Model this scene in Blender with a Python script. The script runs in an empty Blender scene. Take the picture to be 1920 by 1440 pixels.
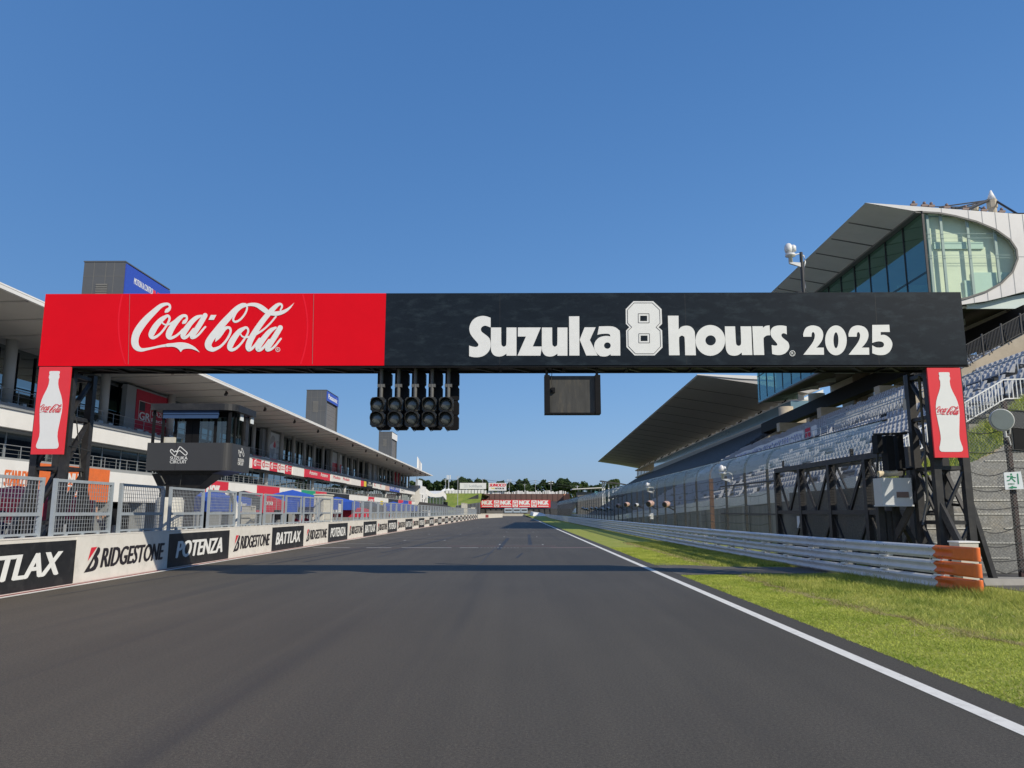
import bpy, math, random
import numpy as np
from mathutils import Vector, Matrix
random.seed(7); RNG = np.random.default_rng(7)
sc = bpy.context.scene
COL = sc.collection
R = math.radians

# ------------------------------------------------------------------ camera
FPX = 1442.0                       # focal length in pixels of the 1920 px wide photograph
EYE = Vector((0.0, 0.0, 1.7))
PITCH = math.atan(240 / FPX)
YAW = math.atan(11 / math.hypot(FPX, 240))
cd = bpy.data.cameras.new('camera')
cam = bpy.data.objects.new('camera', cd)
COL.objects.link(cam)
cam.location = EYE
cam.rotation_euler = (math.pi / 2 + PITCH, 0, YAW)
cd.sensor_width = 36.0
cd.lens = FPX / 1920 * 36
cd.clip_start = 0.1
cd.clip_end = 6000
sc.camera = cam
# ------------------------------------------------------------------ light
TO_SUN = Vector((1.14, -0.90, 1.0)).normalized()
SUN_EL = math.asin(TO_SUN.z)
SUN_AZ = math.atan2(TO_SUN.x, TO_SUN.y)
w = bpy.data.worlds.new('World')
sc.world = w
w.use_nodes = True
nt = w.node_tree
sky = nt.nodes.new('ShaderNodeTexSky')
sky.sky_type = 'NISHITA'
sky.sun_disc = False
sky.sun_elevation = SUN_EL
sky.sun_rotation = -SUN_AZ
sky.altitude = 50
sky.air_density = 1.0
sky.dust_density = 1.0
sky.ozone_density = 6.0
bg = nt.nodes['Background']
bg.inputs['Strength'].default_value = 0.128
# clear deep-blue summer air: one tone curve per colour channel of the sky
sep = nt.nodes.new('ShaderNodeSeparateColor'); cmb = nt.nodes.new('ShaderNodeCombineColor')
nt.links.new(sky.outputs[0], sep.inputs[0]); nt.links.new(cmb.outputs[0], bg.inputs['Color'])
for i_, (v0, v1, t0, t1) in enumerate(((.079, .389, .067, .266), (.156, .575, .188, .434), (.328, .691, .456, .658))):
    g_ = math.log(t1 / t0) / math.log(v1 / v0); a_ = t0 / v0 ** g_ * .128 ** (g_ - 1)
    pw_ = nt.nodes.new('ShaderNodeMath'); pw_.operation = 'POWER'; pw_.inputs[1].default_value = g_
    ml_ = nt.nodes.new('ShaderNodeMath'); ml_.operation = 'MULTIPLY'; ml_.inputs[1].default_value = a_
    nt.links.new(sep.outputs[i_], pw_.inputs[0]); nt.links.new(pw_.outputs[0], ml_.inputs[0]); nt.links.new(ml_.outputs[0], cmb.inputs[i_])
sl = bpy.data.lights.new('sun', 'SUN')
sl.energy = 4.6
sl.angle = R(0.5)
sl.color = (1.0, 0.92, 0.78)
so = bpy.data.objects.new('sun', sl)
COL.objects.link(so)
so.location = (60, -60, 60)
so.rotation_euler = (-TO_SUN).to_track_quat('-Z', 'Y').to_euler()
vs = sc.view_settings
vs.view_transform = 'Standard'
vs.look = 'None'
vs.exposure = 0.0
vs.gamma = 1.0
sc.cycles.transparent_max_bounces = 24
sc.cycles.max_bounces = 8

# ------------------------------------------------------------------ measuring helpers (photo pixel -> place in the world)
_cp, _sp, _cy, _sy = math.cos(PITCH), math.sin(PITCH), math.cos(YAW), math.sin(YAW)
FW = Vector((-_sy * _cp, _cy * _cp, _sp)); RT = Vector((_cy, _sy, 0)); UP = RT.cross(FW)
def ray(x, y): return RT * ((x - 960) / FPX) - UP * ((y - 720) / FPX) + FW
def onX(x, y, X): d = ray(x, y); return EYE + d * (X / d.x)
def onY(x, y, Y): d = ray(x, y); return EYE + d * (Y / d.y)
def onZ(x, y, Z): d = ray(x, y); return EYE + d * ((Z - 1.7) / d.z)
def yat(px, X, py=940): return onX(px, py, X).y

# ------------------------------------------------------------------ object helpers
def tag(o, label=None, cat=None, group=None, kind=None):
    if label: o['label'] = label
    if cat: o['category'] = cat
    if group: o['group'] = group
    if kind: o['kind'] = kind
    return o
def thing(name, loc, label, cat, group=None):
    o = bpy.data.objects.new(name, None)
    o.empty_display_size = 0.3
    o.location = loc
    COL.objects.link(o)
    return tag(o, label, cat, group)
def wloc(o):
    v = Vector(o.location)
    while o.parent:
        o = o.parent; v += Vector(o.location)
    return v
class MB:
    """collects faces; build() links them as one mesh object"""
    def __init__(s): s.v = []; s.f = []; s.m = []; s.cur = 0
    def face(s, pts):
        n = len(s.v); s.v += [tuple(p) for p in pts]; s.f.append(tuple(range(n, n + len(pts)))); s.m.append(s.cur)
    def mesh(s, vs, fs):
        n = len(s.v); s.v += [tuple(p) for p in vs]
        for f in fs: s.f.append(tuple(i + n for i in f)); s.m.append(s.cur)
    def hexa(s, a, b):                      # two quads (bottom loop, top loop)
        s.mesh(list(a) + list(b), [(3, 2, 1, 0), (4, 5, 6, 7), (0, 1, 5, 4), (1, 2, 6, 5), (2, 3, 7, 6), (3, 0, 4, 7)])
    def box(s, x0, y0, z0, x1, y1, z1):
        s.hexa([(x0, y0, z0), (x1, y0, z0), (x1, y1, z0), (x0, y1, z0)], [(x0, y0, z1), (x1, y0, z1), (x1, y1, z1), (x0, y1, z1)])
    def bar(s, p, q, wx, wy=None, up=(0, 0, 1)):   # rectangular bar from p to q
        p = Vector(p); q = Vector(q); d = (q - p)
        if d.length < 1e-6: return
        d.normalize(); wy = wx if wy is None else wy
        u = Vector(up)
        if abs(d.dot(u)) > 0.98: u = Vector((0, 1, 0))
        a = d.cross(u).normalized() * (wx / 2); b = a.cross(d).normalized() * (wy / 2)
        s.hexa([p - a - b, p + a - b, p + a + b, p - a + b], [q - a - b, q + a - b, q + a + b, q - a + b])
    def tube(s, pts, r, n=8, caps=True):
        pts = [Vector(p) for p in pts]; rs = r if isinstance(r, (list, tuple)) else [r] * len(pts)
        rings = []; ref = None
        for i, p in enumerate(pts):
            d = (pts[min(i + 1, len(pts) - 1)] - pts[max(i - 1, 0)])
            if d.length < 1e-9: d = Vector((0, 0, 1))
            d.normalize()
            if ref is None: ref = Vector((0, 0, 1)) if abs(d.z) < 0.9 else Vector((1, 0, 0))
            a = d.cross(ref)
            if a.length < 1e-3: ref = Vector((0, 1, 0)); a = d.cross(ref)
            a.normalize(); b = a.cross(d).normalized()
            rings.append([p + (a * math.cos(t) + b * math.sin(t)) * rs[i] for t in [2 * math.pi * k / n for k in range(n)]])
        vs_ = [q for g in rings for q in g]; fs = []
        for i in range(len(rings) - 1):
            for k in range(n):
                k2 = (k + 1) % n
                fs.append((i * n + k, i * n + k2, (i + 1) * n + k2, (i + 1) * n + k))
        if caps: fs.append(tuple(range(n))); fs.append(tuple((len(rings) - 1) * n + k for k in range(n))[::-1])
        s.mesh(vs_, fs)
    def lathe(s, prof, o, axis=(0, 0, 1), n=16):    # prof: (radius, distance along axis)
        o = Vector(o); ax = Vector(axis).normalized()
        a = ax.cross(Vector((0, 0, 1)) if abs(ax.z) < .9 else Vector((1, 0, 0))).normalized(); b = ax.cross(a)
        vs_ = [o + ax * h + (a * math.cos(2 * math.pi * k / n) + b * math.sin(2 * math.pi * k / n)) * r for r, h in prof for k in range(n)]
        fs = [(i * n + k, i * n + (k + 1) % n, (i + 1) * n + (k + 1) % n, (i + 1) * n + k) for i in range(len(prof) - 1) for k in range(n)]
        fs.append(tuple(range(n))[::-1]); fs.append(tuple((len(prof) - 1) * n + k for k in range(n)))
        s.mesh(vs_, fs)
    def extrude(s, prof, p0, p1):           # closed profile given as 3D points at p0; copied to p1
        d = Vector(p1) - Vector(p0); n = len(prof)
        a = [Vector(p) for p in prof]; b = [p + d for p in a]
        s.mesh(a + b, [tuple(range(n))[::-1], tuple(range(n, 2 * n))] + [(i, (i + 1) % n, n + (i + 1) % n, n + i) for i in range(n)])
    def build(s, name, mat, parent=None, smooth=False, loc=None):
        me = bpy.data.meshes.new(name)
        off = wloc(parent) if parent is not None else (Vector(loc) if loc is not None else Vector((0, 0, 0)))
        me.from_pydata([(p[0] - off.x, p[1] - off.y, p[2] - off.z) for p in s.v], [], s.f)
        for m in (mat if isinstance(mat, (list, tuple)) else [mat]): me.materials.append(m)
        if s.cur or any(s.m): me.polygons.foreach_set('material_index', s.m)
        if smooth: me.polygons.foreach_set('use_smooth', [True] * len(me.polygons))
        me.update()
        o = bpy.data.objects.new(name, me); COL.objects.link(o)
        if parent is not None: o.parent = parent
        elif loc is not None: o.location = loc
        return o
def copy_tree(o, parent=None):
    c = o.copy(); COL.objects.link(c)
    if parent is not None: c.parent = parent
    for ch in [k for k in o.children]: copy_tree(ch, c)
    return c
ORD = ['first', 'second', 'third', 'fourth', 'fifth', 'sixth', 'seventh', 'eighth', 'ninth', 'tenth', 'eleventh', 'twelfth', 'thirteenth', 'fourteenth', 'fifteenth',
       'sixteenth', 'seventeenth', 'eighteenth', 'nineteenth', 'twentieth']
def ordinal(i):
    if i < 20: return ORD[i]
    t = ['twenty', 'thirty', 'forty', 'fifty', 'sixty', 'seventy'][(i + 1) // 10 - 2]
    return (t[:-1] + 'ieth') if (i + 1) % 10 == 0 else t + '-' + ORD[(i + 1) % 10 - 1]

# ------------------------------------------------------------------ materials
def srgb(r, g, b):
    return tuple(((c / 255) / 12.92 if c / 255 <= 0.04045 else ((c / 255 + .055) / 1.055) ** 2.4) for c in (r, g, b))
def mat(name, col, rough=0.6, var=0.12, scale=2.0, metal=0.0, spec=0.5, bump=0.0, bscale=60.0, stretch=None, dirt=None, dirt_scale=1.2, dirt_amt=0.5, coat=0.0):
    m = bpy.data.materials.new(name); m.use_nodes = True
    t = m.node_tree; N = t.nodes; L = t.links; b = N['Principled BSDF']
    b.inputs['Roughness'].default_value = rough; b.inputs['Metallic'].default_value = metal
    b.inputs['Specular IOR Level'].default_value = spec; b.inputs['Coat Weight'].default_value = coat
    tc = N.new('ShaderNodeTexCoord'); vec = tc.outputs['Object']
    if stretch:
        mp = N.new('ShaderNodeMapping'); mp.inputs['Scale'].default_value = stretch; L.new(vec, mp.inputs[0]); vec = mp.outputs[0]
    nz = N.new('ShaderNodeTexNoise'); nz.inputs['Scale'].default_value = scale; nz.inputs['Detail'].default_value = 8; nz.inputs['Roughness'].default_value = .65
    L.new(vec, nz.inputs['Vector'])
    rp = N.new('ShaderNodeValToRGB')
    rp.color_ramp.elements[0].position = .3; rp.color_ramp.elements[1].position = .7
    lo = [max(0, c * (1 - var)) for c in col]; hi = [min(1, c * (1 + var)) for c in col]
    rp.color_ramp.elements[0].color = (*lo, 1); rp.color_ramp.elements[1].color = (*hi, 1)
    L.new(nz.outputs['Fac'], rp.inputs[0]); out = rp.outputs[0]
    if dirt:
        n2 = N.new('ShaderNodeTexNoise'); n2.inputs['Scale'].default_value = dirt_scale; n2.inputs['Detail'].default_value = 9; n2.inputs['Roughness'].default_value = .7
        L.new(vec, n2.inputs['Vector'])
        r2 = N.new('ShaderNodeValToRGB'); r2.color_ramp.elements[0].position = .5; r2.color_ramp.elements[1].position = .72
        r2.color_ramp.elements[1].color = (dirt_amt,) * 3 + (1,)
        L.new(n2.outputs['Fac'], r2.inputs[0])
        mx = N.new('ShaderNodeMix'); mx.data_type = 'RGBA'; L.new(r2.outputs[0], mx.inputs[0]); L.new(out, mx.inputs[6]); mx.inputs[7].default_value = (*dirt, 1); out = mx.outputs[2]
    L.new(out, b.inputs['Base Color'])
    if bump:
        n3 = N.new('ShaderNodeTexNoise'); n3.inputs['Scale'].default_value = bscale; n3.inputs['Detail'].default_value = 4
        L.new(tc.outputs['Object'], n3.inputs['Vector'])
        bp = N.new('ShaderNodeBump'); bp.inputs['Strength'].default_value = bump; bp.inputs['Distance'].default_value = .02
        L.new(n3.outputs['Fac'], bp.inputs['Height']); L.new(bp.outputs[0], b.inputs['Normal'])
    return m
def glass(name, tint, refl=0.25, rough=0.02, tcol=None):
    """window glass: a glossy layer over a tinted see-through layer"""
    m = bpy.data.materials.new(name); m.use_nodes = True
    t = m.node_tree; N = t.nodes; L = t.links; N.remove(N['Principled BSDF']); o = N['Material Output']
    tr = N.new('ShaderNodeBsdfTransparent'); tr.inputs[0].default_value = (*tint, 1)
    gl = N.new('ShaderNodeBsdfGlossy'); gl.inputs['Roughness'].default_value = rough; gl.inputs['Color'].default_value = (*(tcol or (.85, .95, .93)), 1)
    fr = N.new('ShaderNodeLayerWeight'); fr.inputs['Blend'].default_value = .5
    pw = N.new('ShaderNodeMath'); pw.operation = 'POWER'; pw.inputs[1].default_value = 4.5; L.new(fr.outputs['Facing'], pw.inputs[0])
    ad = N.new('ShaderNodeMath'); ad.operation = 'MULTIPLY_ADD'; ad.use_clamp = True; ad.inputs[1].default_value = .8; ad.inputs[2].default_value = refl; L.new(pw.outputs[0], ad.inputs[0])
    mx = N.new('ShaderNodeMixShader'); L.new(ad.outputs[0], mx.inputs[0]); L.new(tr.outputs[0], mx.inputs[1]); L.new(gl.outputs[0], mx.inputs[2]); L.new(mx.outputs[0], o.inputs[0])
    return m
def netting(name, col, cover, cell, axes=(1, 2)):
    """wire net: thin wires drawn by two wave patterns, holes see-through"""
    m = bpy.data.materials.new(name); m.use_nodes = True
    t = m.node_tree; N = t.nodes; L = t.links; b = N['Principled BSDF']; o = N['Material Output']
    b.inputs['Base Color'].default_value = (*col, 1); b.inputs['Roughness'].default_value = .5
    tc = N.new('ShaderNodeTexCoord'); sp = N.new('ShaderNodeSeparateXYZ'); L.new(tc.outputs['Object'], sp.inputs[0])
    def f(op, a, bb):
        n = N.new('ShaderNodeMath'); n.operation = op
        for i, q in enumerate((a, bb)):
            if q is None: continue
            if isinstance(q, (int, float)): n.inputs[i].default_value = q
            else: L.new(q, n.inputs[i])
        return n.outputs[0]
    A, B = sp.outputs[axes[0]], sp.outputs[axes[1]]
    ws = []
    for s_ in (1, -1):
        u = f('ADD', A, B) if s_ > 0 else f('SUBTRACT', A, B)
        p = f('PINGPONG', u, cell / 2)
        ws.append(f('LESS_THAN', p, cover * cell / 4))
    k = f('MAXIMUM', ws[0], ws[1])
    tr = N.new('ShaderNodeBsdfTransparent')
    mx = N.new('ShaderNodeMixShader'); L.new(k, mx.inputs[0]); L.new(tr.outputs[0], mx.inputs[1]); L.new(b.outputs[0], mx.inputs[2]); L.new(mx.outputs[0], o.inputs[0])
    return m

M = {}
M['white_paint'] = mat('white_paint', (.72, .71, .68), .5, .05, 3, dirt=(.45, .42, .36), dirt_amt=.35)
M['white_wall'] = mat('white_wall', (.74, .73, .70), .6, .04, .6, dirt=(.55, .53, .48), dirt_scale=.5, dirt_amt=.3)
M['wall_white'] = mat('pit_wall_white', (.66, .63, .57), .6, .06, 2, bump=.15, bscale=25, dirt=(.42, .39, .34), dirt_scale=1.6, dirt_amt=.4)
M['wall_black'] = mat('pit_wall_black', (.016, .016, .017), .5, .25, 4, dirt=(.06, .058, .055), dirt_scale=2, dirt_amt=.5)
M['letter_white'] = mat('letter_white', (.74, .74, .71), .5, .04, 6)
M['letter_black'] = mat('letter_black', (.022, .018, .022), .5, .1, 6)
M['letter_red'] = mat('letter_red', (.62, .025, .045), .45, .06, 6)
M['letter_blue'] = mat('letter_blue', (.03, .07, .40), .45, .06, 6)
M['letter_grey'] = mat('letter_grey', (.42, .43, .44), .5, .05, 6)
M['red_panel'] = mat('red_panel', (.70, .003, .012), .5, .05, .8, spec=.12)
M['red_ring'] = mat('red_ring', (.78, .012, .028), .5, .05, 3, spec=.12)
M['banner_red'] = mat('banner_red', (.72, .03, .04), .42, .04, 1.2)
M['banner_white'] = mat('banner_white', (.72, .72, .70), .5, .03, 3)
M['banner_letter'] = mat('banner_letter', (.60, .02, .04), .5, .04, 5)
M['black_panel'] = mat('black_panel', (.006, .009, .012), .36, .3, 2.5, spec=.32, stretch=(1, 1, 2.5), dirt=(.026, .037, .043), dirt_scale=1.8, dirt_amt=.8)
M['black_steel'] = mat('black_steel', (.022, .021, .021), .5, .3, 6, dirt=(.06, .055, .048), dirt_scale=5, dirt_amt=.6)
M['black_box'] = mat('black_box', (.010, .010, .011), .6, .2, 6, spec=.15)
M['lamp_black'] = mat('lamp_black', (.022, .022, .02), .38, .3, 14, dirt=(.09, .075, .04), dirt_scale=9, dirt_amt=.5)
M['pole_grey'] = mat('pole_dark_grey', (.11, .11, .105), .5, .2, 8)
M['lens'] = mat('lens_grey', (.07, .08, .075), .15, .2, 20, spec=.7, coat=.5)
M['board'] = mat('dusty_board', (.05, .048, .042), .55, .3, 3, stretch=(3, 3, .6), dirt=(.15, .12, .075), dirt_scale=2.4, dirt_amt=.5)
M['galv'] = mat('galvanised_steel', (.40, .42, .43), .42, .14, 6, metal=.55, dirt=(.27, .26, .24), dirt_scale=4, dirt_amt=.4)
M['galv_blue'] = mat('grey_frame_paint', (.33, .37, .40), .45, .1, 5, metal=.1, dirt=(.30, .24, .18), dirt_scale=3, dirt_amt=.3)
M['concrete'] = mat('concrete', (.30, .285, .255), .8, .16, 1.2, bump=.2, bscale=18, dirt=(.17, .155, .13), dirt_scale=.7, dirt_amt=.6, stretch=(1, 1, .35))
M['concrete_warm'] = mat('concrete_warm', (.44, .375, .275), .8, .12, .8, bump=.2, bscale=14, dirt=(.30, .25, .18), dirt_scale=.5, dirt_amt=.6)
M['concrete_dark'] = mat('concrete_streaked', (.215, .205, .185), .85, .3, 1.6, stretch=(1, 1, .12), dirt=(.10, .095, .08), dirt_scale=1.4, dirt_amt=.7)
M['soffit'] = mat('soffit_grey', (.52, .50, .455), .6, .05, .6)
M['soffit_dark'] = mat('soffit_underside', (.46, .44, .41), .6, .06, .5)
M['soffit_light'] = mat('soffit_light', (.80, .77, .71), .6, .05, .6)
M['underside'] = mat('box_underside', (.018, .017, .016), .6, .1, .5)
M['seam'] = mat('seam_dark', (.16, .155, .14), .7, .1, 3)
M['shell'] = mat('shell_white', (.66, .64, .61), .5, .05, .35, dirt=(.52, .50, .47), dirt_scale=.3, dirt_amt=.5)
M['grey_clad'] = mat('grey_cladding', (.085, .088, .09), .5, .08, .6)
M['grey_side'] = mat('brown_grey_louvre', (.15, .14, .13), .6, .2, 4)
M['grey_wall'] = mat('grey_wall', (.30, .31, .31), .6, .06, 1)
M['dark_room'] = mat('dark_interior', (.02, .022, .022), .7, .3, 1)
M['room'] = mat('room_interior', (.84, .80, .66), .8, .06, .6)
M['room_floor'] = mat('room_steps', (.62, .70, .64), .8, .06, .6)
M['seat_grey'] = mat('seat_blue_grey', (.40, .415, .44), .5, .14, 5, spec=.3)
M['seat_far_shaded'] = mat('seat_far_shaded', (.04, .05, .065), .6, .35, 1.5, spec=.25)  # near-black base carries the shade under the far roof
M['orange'] = mat('orange_paint', (.72, .16, .035), .45, .1, 4, dirt=(.5, .15, .06), dirt_scale=3, dirt_amt=.4)
M['rail'] = mat('rail_white', (.60, .62, .64), .5, .08, 3, metal=0, spec=.3, dirt=(.40, .40, .39), dirt_scale=2.5, dirt_amt=.5)
M['spacer'] = mat('spacer_white', (.80, .80, .78), .5, .03, 4)
M['fence_steel'] = mat('fence_post_steel', (.022, .021, .02), .6, .3, 8, metal=.0, spec=.2, dirt=(.05, .04, .03), dirt_scale=5, dirt_amt=.5)
M['rust'] = mat('rusty_post', (.11, .055, .03), .8, .4, 5)
M['wire'] = mat('wire_dark', (.07, .07, .065), .5, .2, 8, metal=.3)
M['net'] = netting('net_far', (.24, .25, .21), .30, .09)
M['net_top_sunlit'] = netting('net_overhang_sunlit', (.50, .56, .48), .58, .11)  # paler colour carries the sunlight caught by the curved top
M['net_near'] = netting('net_near', (.16, .165, .15), .26, .085, axes=(0, 2))
M['camera_white'] = mat('camera_housing_white', (.66, .66, .65), .4, .05, 8)
M['lamp_pink'] = mat('flood_lamp_housing', (.60, .40, .33), .5, .1, 8)
M['cabinet'] = mat('cabinet_beige', (.56, .54, .47), .55, .08, 3, dirt=(.40, .35, .26), dirt_scale=4, dirt_amt=.45)
M['rust_pipe'] = mat('beige_pipe', (.55, .47, .33), .6, .2, 8, dirt=(.40, .20, .08), dirt_scale=6, dirt_amt=.8)
M['label_brown'] = mat('brown_plate', (.18, .12, .10), .6, .1, 8)
M['mirror_back'] = mat('mirror_back', (.17, .20, .19), .5, .08, 4)
M['sign_white'] = mat('sign_white', (.66, .70, .71), .5, .04, 4)
M['sign_green'] = mat('sign_green', (.02, .22, .11), .5, .05, 5)
M['gravel_wall'] = mat('gabion_stone', (.20, .195, .175), .9, .5, 14, bump=.9, bscale=16, dirt=(.30, .24, .14), dirt_scale=.9, dirt_amt=.5)
M['line_pale'] = mat('pale_strip', (.62, .60, .53), .6, .1, 4)
M['blue_fabric'] = mat('blue_canopy', (.025, .085, .42), .7, .12, 2)
M['red_fabric'] = mat('red_canopy', (.50, .025, .05), .7, .12, 2)
M['black_fabric'] = mat('black_canopy', (.025, .025, .027), .7, .2, 2)
M['white_fabric'] = mat('white_canopy', (.68, .68, .66), .7, .05, 2)
M['yellow'] = mat('yellow_panel', (.72, .55, .03), .5, .06, 3)
M['green'] = mat('green_panel', (.02, .30, .16), .5, .06, 3)
M['brick_brown'] = mat('brown_stand_wall', (.13, .072, .058), .8, .2, 1.2)
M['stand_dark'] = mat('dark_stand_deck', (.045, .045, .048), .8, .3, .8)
M['far_white'] = mat('far_white', (.70, .69, .66), .6, .06, .3)
M['bark'] = mat('bark', (.09, .065, .045), .9, .25, 3)
M['skin'] = mat('skin', (.48, .29, .20), .55, .06, 8)
M['hair'] = mat('hair', (.015, .012, .01), .6, .2, 20)
M['cloth_red'] = mat('cloth_red', (.45, .02, .03), .8, .1, 6)
M['cloth_navy'] = mat('cloth_navy', (.02, .025, .07), .8, .15, 6)
M['cloth_white'] = mat('cloth_white', (.62, .62, .60), .8, .06, 6)
M['cloth_black'] = mat('cloth_black', (.02, .02, .022), .8, .15, 6)
M['win_pit'] = glass('pit_window_glass', (.10, .13, .13), .28, .01, (.75, .86, .90))
M['win_mid'] = glass('pit_gallery_glass', (.16, .20, .20), .30, .01, (.72, .84, .88))
M['glass_green'] = glass('green_glass', (.88, .97, .90), .04, .01, (.8, .95, .9))
M['glass_front'] = glass('green_front_glass', (.42, .60, .50), .20, .01, (.60, .86, .88))
M['glass_box'] = glass('box_glass', (.30, .40, .40), .10, .02)

def foliage(name, a, b, scale, tr=.25):
    m = bpy.data.materials.new(name); m.use_nodes = True
    t = m.node_tree; N = t.nodes; L = t.links; p = N['Principled BSDF']; o = N['Material Output']
    g = N.new('ShaderNodeNewGeometry'); nz = N.new('ShaderNodeTexNoise'); nz.inputs['Scale'].default_value = scale; nz.inputs['Detail'].default_value = 6
    L.new(g.outputs['Position'], nz.inputs['Vector'])
    ad = N.new('ShaderNodeMath'); ad.operation = 'MULTIPLY_ADD'; ad.inputs[1].default_value = .3; L.new(g.outputs['Random Per Island'], ad.inputs[0]); 
    L.new(nz.outputs['Fac'], ad.inputs[2])
    rp = N.new('ShaderNodeValToRGB'); e = rp.color_ramp.elements; e[0].position = .42; e[1].position = .9; e[0].color = (*a, 1); e[1].color = (*b, 1)
    L.new(ad.outputs[0], rp.inputs[0]); L.new(rp.outputs[0], p.inputs['Base Color']); p.inputs['Roughness'].default_value = .6; p.inputs['Specular IOR Level'].default_value = .25
    tl = N.new('ShaderNodeBsdfTranslucent'); L.new(rp.outputs[0], tl.inputs[0])
    mx = N.new('ShaderNodeMixShader'); mx.inputs[0].default_value = tr; L.new(p.outputs[0], mx.inputs[1]); L.new(tl.outputs[0], mx.inputs[2]); L.new(mx.outputs[0], o.inputs[0])
    return m
M['leaf'] = foliage('tree_leaves', (.012, .030, .010), (.055, .090, .020), .12)
M['leaf_light'] = foliage('tree_leaves_light', (.030, .055, .012), (.11, .15, .03), .2)
M['blade_tall'] = foliage('tall_grass', (.19, .26, .035), (.58, .56, .15), 1.1, .35)
M['blade_short'] = foliage('mown_grass', (.25, .33, .04), (.56, .58, .12), .9, .3)

M['blade_dry'] = foliage('dry_grass', (.30, .25, .10), (.55, .48, .24), 1.3, .25)

def milk(name):
    m = bpy.data.materials.new(name); m.use_nodes = True
    t = m.node_tree; N = t.nodes; b = N['Principled BSDF']; b.inputs['Base Color'].default_value = (.8, .8, .78, 1)
    tl = N.new('ShaderNodeBsdfTranslucent'); tl.inputs[0].default_value = (.85, .85, .82, 1); mx = N.new('ShaderNodeMixShader'); mx.inputs[0].default_value = .75
    t.links.new(b.outputs[0], mx.inputs[1]); t.links.new(tl.outputs[0], mx.inputs[2]); t.links.new(mx.outputs[0], N['Material Output'].inputs[0]); return m
M['milk_daylight'] = milk('milky_daylight_sheet')
def ground_mat(name, stops, scale, scale2, rough=.9, bump=.3, bscale=30, stretch=(1, 1, 1)):
    m = bpy.data.materials.new(name); m.use_nodes = True
    t = m.node_tree; N = t.nodes; L = t.links; b = N['Principled BSDF']; b.inputs['Roughness'].default_value = rough; b.inputs['Specular IOR Level'].default_value = .25
    g = N.new('ShaderNodeTexCoord'); mp = N.new('ShaderNodeMapping'); mp.inputs['Scale'].default_value = stretch; L.new(g.outputs['Object'], mp.inputs[0])
    n1 = N.new('ShaderNodeTexNoise'); n1.inputs['Scale'].default_value = scale; n1.inputs['Detail'].default_value = 10; n1.inputs['Roughness'].default_value = .7; L.new(mp.outputs[0], n1.inputs[0])
    n2 = N.new('ShaderNodeTexNoise'); n2.inputs['Scale'].default_value = scale2; n2.inputs['Detail'].default_value = 6; n2.inputs['Roughness'].default_value = .7; L.new(mp.outputs[0], n2.inputs[0])
    mt = N.new('ShaderNodeMath'); mt.operation = 'MULTIPLY_ADD'; mt.inputs[1].default_value = .5; L.new(n1.outputs[0], mt.inputs[0])
    hf = N.new('ShaderNodeMath'); hf.operation = 'MULTIPLY'; hf.inputs[1].default_value = .5; L.new(n2.outputs[0], hf.inputs[0]); L.new(hf.outputs[0], mt.inputs[2])
    rp = N.new('ShaderNodeValToRGB'); e = rp.color_ramp.elements
    while len(e) < len(stops): e.new(.5)
    for i, (p, c) in enumerate(stops): e[i].position = p; e[i].color = (*c, 1)
    L.new(mt.outputs[0], rp.inputs[0]); L.new(rp.outputs[0], b.inputs['Base Color'])
    n3 = N.new('ShaderNodeTexNoise'); n3.inputs['Scale'].default_value = bscale; n3.inputs['Detail'].default_value = 4; L.new(g.outputs['Object'], n3.inputs[0])
    bp = N.new('ShaderNodeBump'); bp.inputs['Strength'].default_value = bump; bp.inputs['Distance'].default_value = .03; L.new(n3.outputs[0], bp.inputs['Height']); L.new(bp.outputs[0], b.inputs['Normal'])
    return m
M['verge'] = ground_mat('verge_grass', [(.36, (.17, .22, .035)), (.5, (.27, .30, .055)), (.64, (.40, .34, .12))], 1.1, 14)
M['field'] = ground_mat('field_grass', [(.36, (.06, .09, .02)), (.5, (.12, .15, .035)), (.64, (.20, .18, .07))], .2, 2.5)
M['bank'] = ground_mat('bank_grass', [(.36, (.10, .16, .03)), (.5, (.17, .22, .04)), (.64, (.26, .24, .07))], .5, 6)
M['sandy'] = ground_mat('gravel_trap', [(.36, (.38, .33, .24)), (.64, (.5, .44, .33))], .6, 8)
M['paving'] = ground_mat('pit_lane_concrete', [(.36, (.15, .145, .135)), (.64, (.22, .215, .20))], .5, 8, .8)
M['path'] = ground_mat('side_path_asphalt', [(.36, (.085, .08, .075)), (.64, (.14, .13, .115))], 1.2, 20, .85)

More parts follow.
